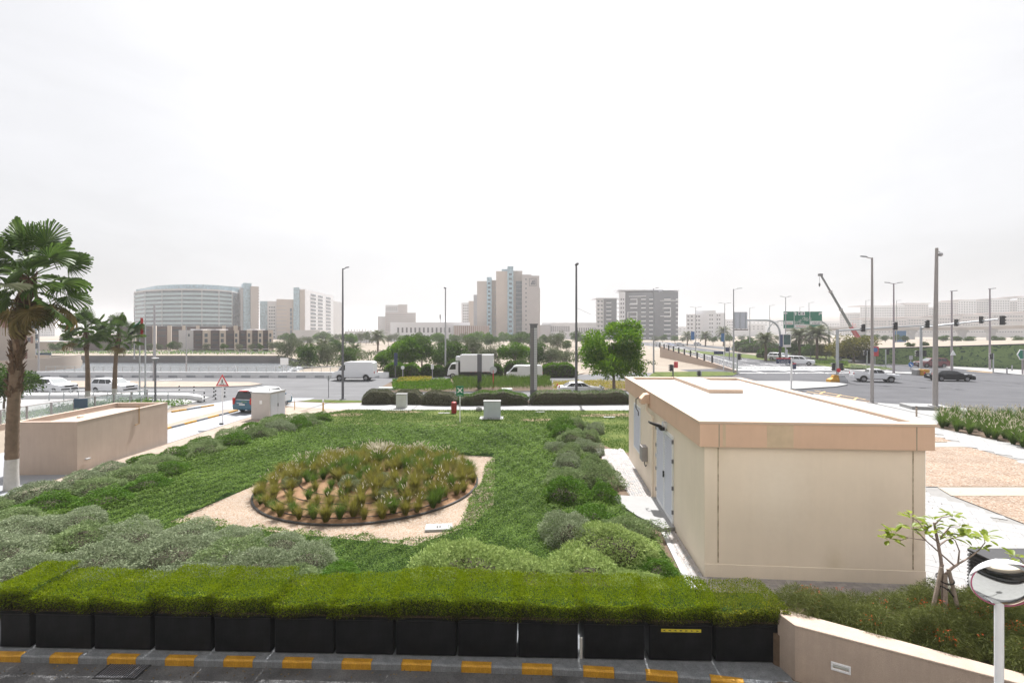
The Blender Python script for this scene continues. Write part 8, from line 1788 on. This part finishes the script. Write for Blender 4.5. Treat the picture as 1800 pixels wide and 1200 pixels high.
ys = fr_(526, 594, 10); wins(t, (1131, 1145), ys, 8, 1.8, D, B['white'], 'balcony', proud=1.2); wins(t, (1131, 1145), [y - 2.6 for y in ys], 7, 2.4, D, B['glassdk']); wins(t, [1173], ys, 11, 1.8, D, B['white'], 'balcony', proud=1.2); wins(t, [1173], [y - 2.6 for y in ys], 10, 2.4, D, B['glassdk']); wins(t, [1114], ys, 12, 1.6, D, B['white'], 'balcony', proud=1.0); wins(t, [1190], ys, 4, 1.8, D, B['white'], 'balcony', proud=1.4); wins(t, (1092, 1096), ys, 2.0, 3.2, D, B['winpale'], y0=-1.5); wins(t, [1086.5], ys, 4, 1.6, D, B['white'], 'balcony', y0=-1.5, proud=1.2)
for (a, b_, c, d_) in ((1106, 520, 1135, 521.2), (1106, 534, 1120, 535.2), (1119, 527, 1120.5, 535), (1103, 548, 1120, 549.2), (1103, 561, 1120, 562.2), (1103, 548, 1104.3, 562), (1119, 548, 1120.3, 562), (1161, 527.5, 1192, 528.6), (1161, 554.5, 1179, 555.8), (1165, 541, 1179, 542.2), (1178, 541, 1179.3, 555)): p, ang = onface(t, 0, (a + c) / 2, D); w2, h2 = (c - a) * D / FPX / 2, (d_ - b_) * D / FPX / 2; MB().box(-w2, -1.3, -h2, w2, .1, h2).build('white_frame', B['white'], t, (p.x - t.location.x, p.y - t.location.y, zw((b_ + d_) / 2, p.y)), ang)
t = bld('apartment_building', 'lower neighbour of the grey apartment block, with the same white frames', 1065, D + 8); D2 = D + 8
blk(t, 1060, 1084, 524, D2, 24, B['dkgrey'], 'main_block'); blk(t, 1048, 1061, 525.5, D2, 22, B['pale'], 'balcony_bay', y0=-1.2); MB().box(xw(1046, D2) - t.location.x, -3, zw(525, D2), xw(1084, D2) - t.location.x, 22, zw(523.5, D2)).build('roof_canopy', B['white'], t); MB().box(xw(1080, D2) - t.location.x, -1.5, 0, xw(1082, D2) - t.location.x, 3, zw(524, D2)).build('white_fin', B['white'], t)
ys = fr_(532, 590, 9); wins(t, (1049, 1055), ys, 5, 1.6, D2, B['white'], 'balcony', y0=-1.2, proud=1.0); wins(t, (1052, 1058), [y - 2.5 for y in ys], 3, 2.4, D2, B['glassdk'], y0=-1.2); wins(t, [1070], ys, 9, 1.5, D2, B['white'], 'balcony', proud=1.0); wins(t, [1070], [y - 2.4 for y in ys], 7, 2.2, D2, B['glassdk'])
MB().tube([(xw(1022, D2) - t.location.x, 30, zw(538, D2)), (xw(1050, D2) - t.location.x, 30, zw(551, D2))], .35, 4).build('crane_jib', M['galv'], t)
# white flats
D = 480; t = bld('apartment_building', 'white flats with paired square windows by the double-arm lamps', 1240, D); blk(t, 1206, 1234, 552, D, 24, B['white'], 'west_block'); blk(t, 1222, 1258, 546, D, 26, B['white'], 'main_block', y0=3); blk(t, 1258, 1275, 550, D, 24, B['white'], 'east_block', y0=1)
wins(t, (1210, 1216, 1224, 1229), fr_(556, 590, 6), 3, 3, D, B['winpale']); wins(t, (1248, 1252), fr_(554, 590, 6), 2, 2.4, D, B['winpale'], y0=3); wins(t, (1261, 1265), fr_(554, 590, 6), 2, 2.4, D, B['winpale'], y0=1)
D = 560; t = bld('low_white_building', 'pale hazy low block between white flats and grey sign', 1283, D); blk(t, 1275, 1292, 561, D, 20, B['white'], 'block'); winstuff(t, (1279, 1283, 1287), (566, 571, 576), 1.6, 1.6, D, B['winpale'])
# the hazy complex to the east
EG = 'hazy pale apartment complex beyond the highway'
for i, (a, b_, y, D, rf) in enumerate(((1388, 1480, 566, 980, 0), (1476, 1515, 550, 900, 0), (1512, 1592, 538, 860, 1), (1590, 1632, 533.5, 820, 1), (1628, 1646, 540, 830, 0), (1642, 1690, 530, 800, 0), (1684, 1716, 527.5, 780, 1), (1712, 1746, 528, 790, 0), (1740, 1775, 525.5, 770, 1), (1770, 1794, 528.5, 780, 0), (1788, 1840, 521.5, 740, 1), (1840, 1960, 524, 760, 0))):
    t = bld('apartment_block', 'hazy pale apartment block of the distant complex, ' + ['long low one behind the green sign', 'behind the crane boom foot', 'wide one by the pale lamp post', 'with overhanging roof at the double-arm lamp', 'narrow one before the camera mast', 'just past the camera mast', 'above the hanging signal', 'beside the slim lamp post', 'between the two end lamps', 'behind the last hanging signal', 'at the picture edge', 'beyond the picture edge'][i], (a + b_) / 2, D, EG)
    blk(t, a, b_, y, D, 30, B['pinkish'] if i % 2 else B['pale'], 'block'); n = max(3, int((b_ - a) / 4.2)); k = max(3, int((588 - y) / 4.0)); winstuff(t, fr_(a + 2.5, b_ - 2.5, n), fr_(y + 4, 588, k), 1.9, 1.9, D, B['winpale'])
    if rf: MB().box(xw(a - 1.5, D) - t.location.x, -2.5, zw(y, D) + .12, xw(b_ + 1.5, D) - t.location.x, 30, zw(y - 1.0, D) + .12).build('roof', B['roofred'], t)
for i, (a, b_, y, D) in enumerate(((1590, 1640, 558, 640), (1640, 1700, 556, 620), (1690, 1745, 553, 600), (1740, 1800, 551, 590), (1795, 1900, 549, 580), (1515, 1560, 560, 660), (1550, 1595, 560, 650))):
    t = bld('podium_block', 'lower hazy block with tiled roof before the complex, ' + ['by the double-arm lamp', 'either side of the camera mast', 'under the hanging signals', 'near the end signal', 'at the picture edge', 'by the crane boom', 'beside the pale lamp post'][i], (a + b_) / 2, D, 'lower hazy blocks before the complex')
    blk(t, a, b_, y, D, 20, B['pinkish'], 'block'); MB().box(xw(a - 1, D) - t.location.x, -1.5, zw(y, D) + .12, xw(b_ + 1, D) - t.location.x, 20, zw(y - 1.2, D) + .12).build('roof', B['roofred'], t); winstuff(t, fr_(a + 4, b_ - 4, int((b_ - a) / 5)), fr_(y + 5, 583, 5), 2.2, 2.0, D, B['winpale'])
for i, (a, b_, y, D) in enumerate(((1300, 1400, 563, 1150), (1290, 1345, 570, 700), (1120, 1215, 574, 900))):
    t = bld('distant_building', ['faint long building in the haze behind the gantries', 'faint low building behind the grey sign back', 'faint strip building behind the grey apartments'][i], (a + b_) / 2, D, 'faint buildings on the horizon'); blk(t, a, b_, y, D, 40, B['pale'], 'block'); winstuff(t, fr_(a + 5, b_ - 5, int((b_ - a) / 7)), (y + 4, y + 8), 2.5, 1.6, D, B['winpale'])
hl_ = MB()
for (cx_, D, wd_, y) in ((1320, 1500, 60, 557), (1365, 1600, 40, 555), (1455, 1400, 50, 554), (1500, 1500, 60, 558), (1270, 1700, 90, 561)):
    X0 = xw(cx_, D); w_ = wd_ * D / FPX; h_ = zw(y, D); hl_.loft([[(X0 + w_ * k * math.cos(a), D + w_ * .6 * k * math.sin(a), z * h_) for a in [i * math.pi / 8 for i in range(16)]] for k, z in ((1, -.05), (.85, .5), (.5, .88), (.12, 1.0))])
structure(hl_, 'hills', M['sandlot'], smooth=True)
# viaduct
vd = thing('viaduct', 'pale concrete viaduct crossing before the hazy complex', 'bridge', (xw(1660, 420), 420, 0)); ox, oy = vd.location.x, vd.location.y
q = MB(); pts = [(1380, 470, 577.5), (1500, 450, 576), (1600, 430, 575.5), (1700, 400, 574.5), (1800, 360, 571), (1950, 320, 566)]
q.loft([[(xw(p, D) - ox, D - oy, zw(y, D) + b_) for D, b_ in ((D, 0), (D + 9, 0), (D + 7, -2.6), (D + 2, -2.6))] for p, D, y in pts]); q.build('deck', B['pinkish'], vd)
q = MB(); q.loft([[(xw(p, D) - ox, D - oy + a, zw(y, D) + b_) for a, b_ in ((-.2, -.2), (.2, -.2), (.2, 1.2), (-.2, 1.2))] for p, D, y in pts]); q.build('parapet', B['pale'], vd)
for px in (1430, 1520, 1609, 1700, 1752, 1850):
    D = np.interp(px, [p[0] for p in pts], [p[1] for p in pts]); y = np.interp(px, [p[0] for p in pts], [p[2] for p in pts]); q = MB(); X = xw(px, D) - ox
    q.loft([[(X - a, D - oy + 3, z), (X + a, D - oy + 3, z), (X + a, D - oy + 6, z), (X - a, D - oy + 6, z)] for a, z in ((2.2, -.2), (2.2, zw(y, D) - 6), (4.5, zw(y, D) - 2.65))]); q.build('pier', B['grey'], vd)
# town houses across the water
D = 160
t = bld('town_house_row', 'front row of dark brown town houses with beige stair towers across the water', 400, D); blk(t, 314, 340, 580, D, 12, B['pale'], 'gable', y0=-2); wins(t, [332], [589], 2.2, 4.5, D, B['glassdk'], y0=-2)
un = [(340, 356, 370), (370, 386, 397), (397, 412, 420), (420, 434, 443), (443, 454, 462), (462, 472, 480)]
for a, m_, b_ in un:
    blk(t, a, m_ + .2, 580.5, D, 12, B['brown'], 'brown_front'); blk(t, m_, b_ + .2, 580, D, 12, B['cream'], 'stair_tower', y0=-1.4)
    wins(t, [(m_ + b_) / 2 - .8], (589, 598.5), 4.5 if b_ - m_ > 10 else 3.2, 6.2, D, B['glassdk'], y0=-1.4); wins(t, [a + (m_ - a) * .55], (588, 598, 606), (m_ - a) * .55, 2.2, D, B['glassdk'], proud=.06); wins(t, [(a + m_) / 2], [613], (m_ - a) * .95, 1.2, D, B['pale'], 'terrace_wall', proud=2.2)
for a, b_ in ((328, 346), (357, 373), (428, 442)): MB().box(xw(a, D) - t.location.x, 2, zw(579.5, D), xw(b_, D) - t.location.x, 9, zw(577.5, D)).build('roof_canopy', B['white'], t)
blk(t, 340, 481, 613.5, D, 4, B['brown2'], 'garden_wall', y0=-5)
t = bld('town_house_row', 'rear row of dark town houses with square beige chimneys', 330, D + 16); blk(t, 205, 423, 573, D + 16, 14, B['brown'], 'brown_front')
for a, b_ in ((268, 274), (294, 301), (320, 326), (345, 351), (392, 397), (413, 418), (232, 238)): blk(t, a, b_, 572, D + 16, 6, B['cream'], 'stair_tower', y0=-1.2)
wins(t, (250, 259, 281, 288, 307, 314), (580, 590), 6, 2.4, D + 16, B['glassdk'], proud=.06)
t = bld('town_house_row', 'low dark flat-roofed houses at the west end of the far quay', 160, D + 4); blk(t, 104, 226, 597, D + 4, 14, B['brown2'], 'main_block'); blk(t, 150, 226, 588, D + 4, 12, B['brown'], 'upper_block', y0=3); wins(t, fr_(115, 215, 9), [605], 7, 4, D + 4, B['glassdk'], proud=.08); blk(t, 104, 226, 593.5, D + 4, 15, B['grey'], 'roof_slab', z0=zw(597, D + 4) + .15, y0=-1)
structure(MB().prism([(-330, 138.6), (-110, 135.5), (-63.5, 134), (-63.5, 137), (-110, 141), (-330, 144)], -.2, .06), 'far_promenade', M['beige_pave'])
qr = rail([(-200, 137, .06), (-110, 136, .06), (-66, 134.5, .06)], 1.0, 40, 'thin railing along the far promenade', 'sign_white', r=.03, pr=.03)
mass('far_bank_green', [(-200, 139), (-70, 136), (-70, 150), (-200, 152)], 2600, 1.3, M['tree_leaf'], 'strip of green planting before the town houses', .6, .3, 31, .5)
bu = thing('buoy', 'small white marker buoy standing on the water', 'buoy', (xw(414, 105), 105, -2.0)); MB().tube([(0, 0, -.1), (0, 0, .4), (0, 0, 1.0), (0, 0, 1.3)], [.28, .26, .12, .03], 10).build('float', M['sign_white'], bu, smooth=True)
for i, (x, y) in enumerate(((-38.5, 82), (-39.5, 86), (-41, 90), (-42.5, 95), (-40, 84), (-44, 99), (-43, 91))):
    tag(MB().ball((0, 0, 0), 1.1 + .2 * (i % 3), 1.2, 1, .7, 8, 6, 0, .3, random.Random(i)).build('rock', M['concrete_grey'], loc=(x, y, -1.6)), 'grey rock of the rubble bank below the notice board', 'rock', 'rocks of the rubble bank')
# houses at the west edge
D = 92; t = bld('beige_house', 'cream house with brown shutters behind the tall palm', 45, D); blk(t, -30, 41, 576, D, 14, B['beige'], 'shaded_wing', y0=-4); blk(t, 40, 62, 577, D, 12, B['cream'], 'sunlit_wing'); blk(t, -30, 19, 545, D, 12, B['redbrown'], 'upper_block', y0=2)  # beige and cream put the shaded and sunlit faces into the colour
wins(t, (40.5, 45.5, 56), [597], 3.2, 12, D, B['redbrown'], 'shutter'); wins(t, (41, 46), [625], 3.2, 12, D, B['redbrown'], 'shutter'); wins(t, [51], [597], 4, 8, D, B['winpale']); wins(t, [1], [573], 2.2, 6, D, B['cream'], 'window', y0=-4)
D = 125; t = bld('balcony_block', 'pale block with deep dark balconies behind the cream house', 52, D); blk(t, 18, 65, 530, D, 14, B['pale'], 'block'); wins(t, [52], (537, 555, 574, 592, 608), 21, 10, D, B['glassdk'], 'balcony_recess', proud=.05); wins(t, [52], (560, 579, 597), 21, 2.4, D, B['glasspat'], 'balustrade', proud=.5)
D = 700; t = bld('hazy_tower', 'faint hazy tower beyond the town houses at the west', 84, D); blk(t, 72, 97, 560, D, 20, B['pale'], 'block'); blk(t, 66, 78, 557, D, 20, B['pale'], 'side_block', y0=4); winstuff(t, fr_(75, 94, 6), fr_(564, 592, 8), 1.6, 1.6, D, B['winpale']); blk(t, 68, 122, 591, D, 20, B['grey'], 'podium', y0=-8)
# round ramp
rp = thing('ramp_drum', 'round cream ramp wall on the quay edge', 'wall', (xw(74, 88), 88, 0)); q = MB(); n = 40; ring = []
for i in range(n + 1):
    a = R(150 + 240 * i / n); k = 7.2 * (1 if True else 1); h = 1.25 + 1.1 * (i / n)
    ring.append([(4.9 * math.cos(a) * .92, k * math.sin(a), -.2), (4.9 * math.cos(a) * .92, k * math.sin(a), h), (4.6 * math.cos(a) * .92, (k - .3) * math.sin(a), h), (4.6 * math.cos(a) * .92, (k - .3) * math.sin(a), -.2)])
q.loft(ring); q.build('wall', B['beige2'], rp, smooth=True); q = MB(); q.prism([(4.5 * math.cos(a) * .92, 6.8 * math.sin(a)) for a in [i * math.pi / 16 for i in range(32)]], .2, 1.1); q.build('deck', M['beige_pave'], rp)
t = thing('beige_wall', 'brown and cream garden wall before the cream house', 'wall', (xw(58, 95), 95, 0)); MB().box(-4.5, 0, -.2, 3.2, .4, 2.0).build('wall', B['beige'], t); nb2 = thing('hoarding', 'navy site hoarding behind the round ramp', 'hoarding', (xw(76, 112), 112, 0)); MB().box(-1.6, 0, -.1, 1.6, .3, zw(620, 112)).build('panel', M['navy2'], nb2); t = thing('beige_house', 'small terracotta block behind the round ramp', 'building', (xw(78, 150), 150, 0)); MB().box(-3.6, 0, -.2, 1.6, 8, zw(601, 150)).build('wall', B['beige2'], t)
MB().box(-3.8, -.3, zw(601, 150), 1.8, 8.2, zw(600, 150)).build('roof', B['pale'], t)

# ================================================================== AIR
hz = bpy.data.materials.new('haze_air'); hz.use_nodes = True; nt = hz.node_tree; nt.nodes.clear(); out = nt.nodes.new('ShaderNodeOutputMaterial'); pv_ = nt.nodes.new('ShaderNodeVolumePrincipled')
pv_.inputs['Color'].default_value = (.945, .955, .985, 1); pv_.inputs['Density'].default_value = .00036; pv_.inputs['Anisotropy'].default_value = .3
nt.links.new(pv_.outputs[0], out.inputs['Volume'])
hb = MB().box(-FAR - 40, -100, -4.3, FAR + 40, FAR + 40, 64).build('haze', hz); tag(hb, 'thin pale desert haze filling the air', None, kind='stuff')
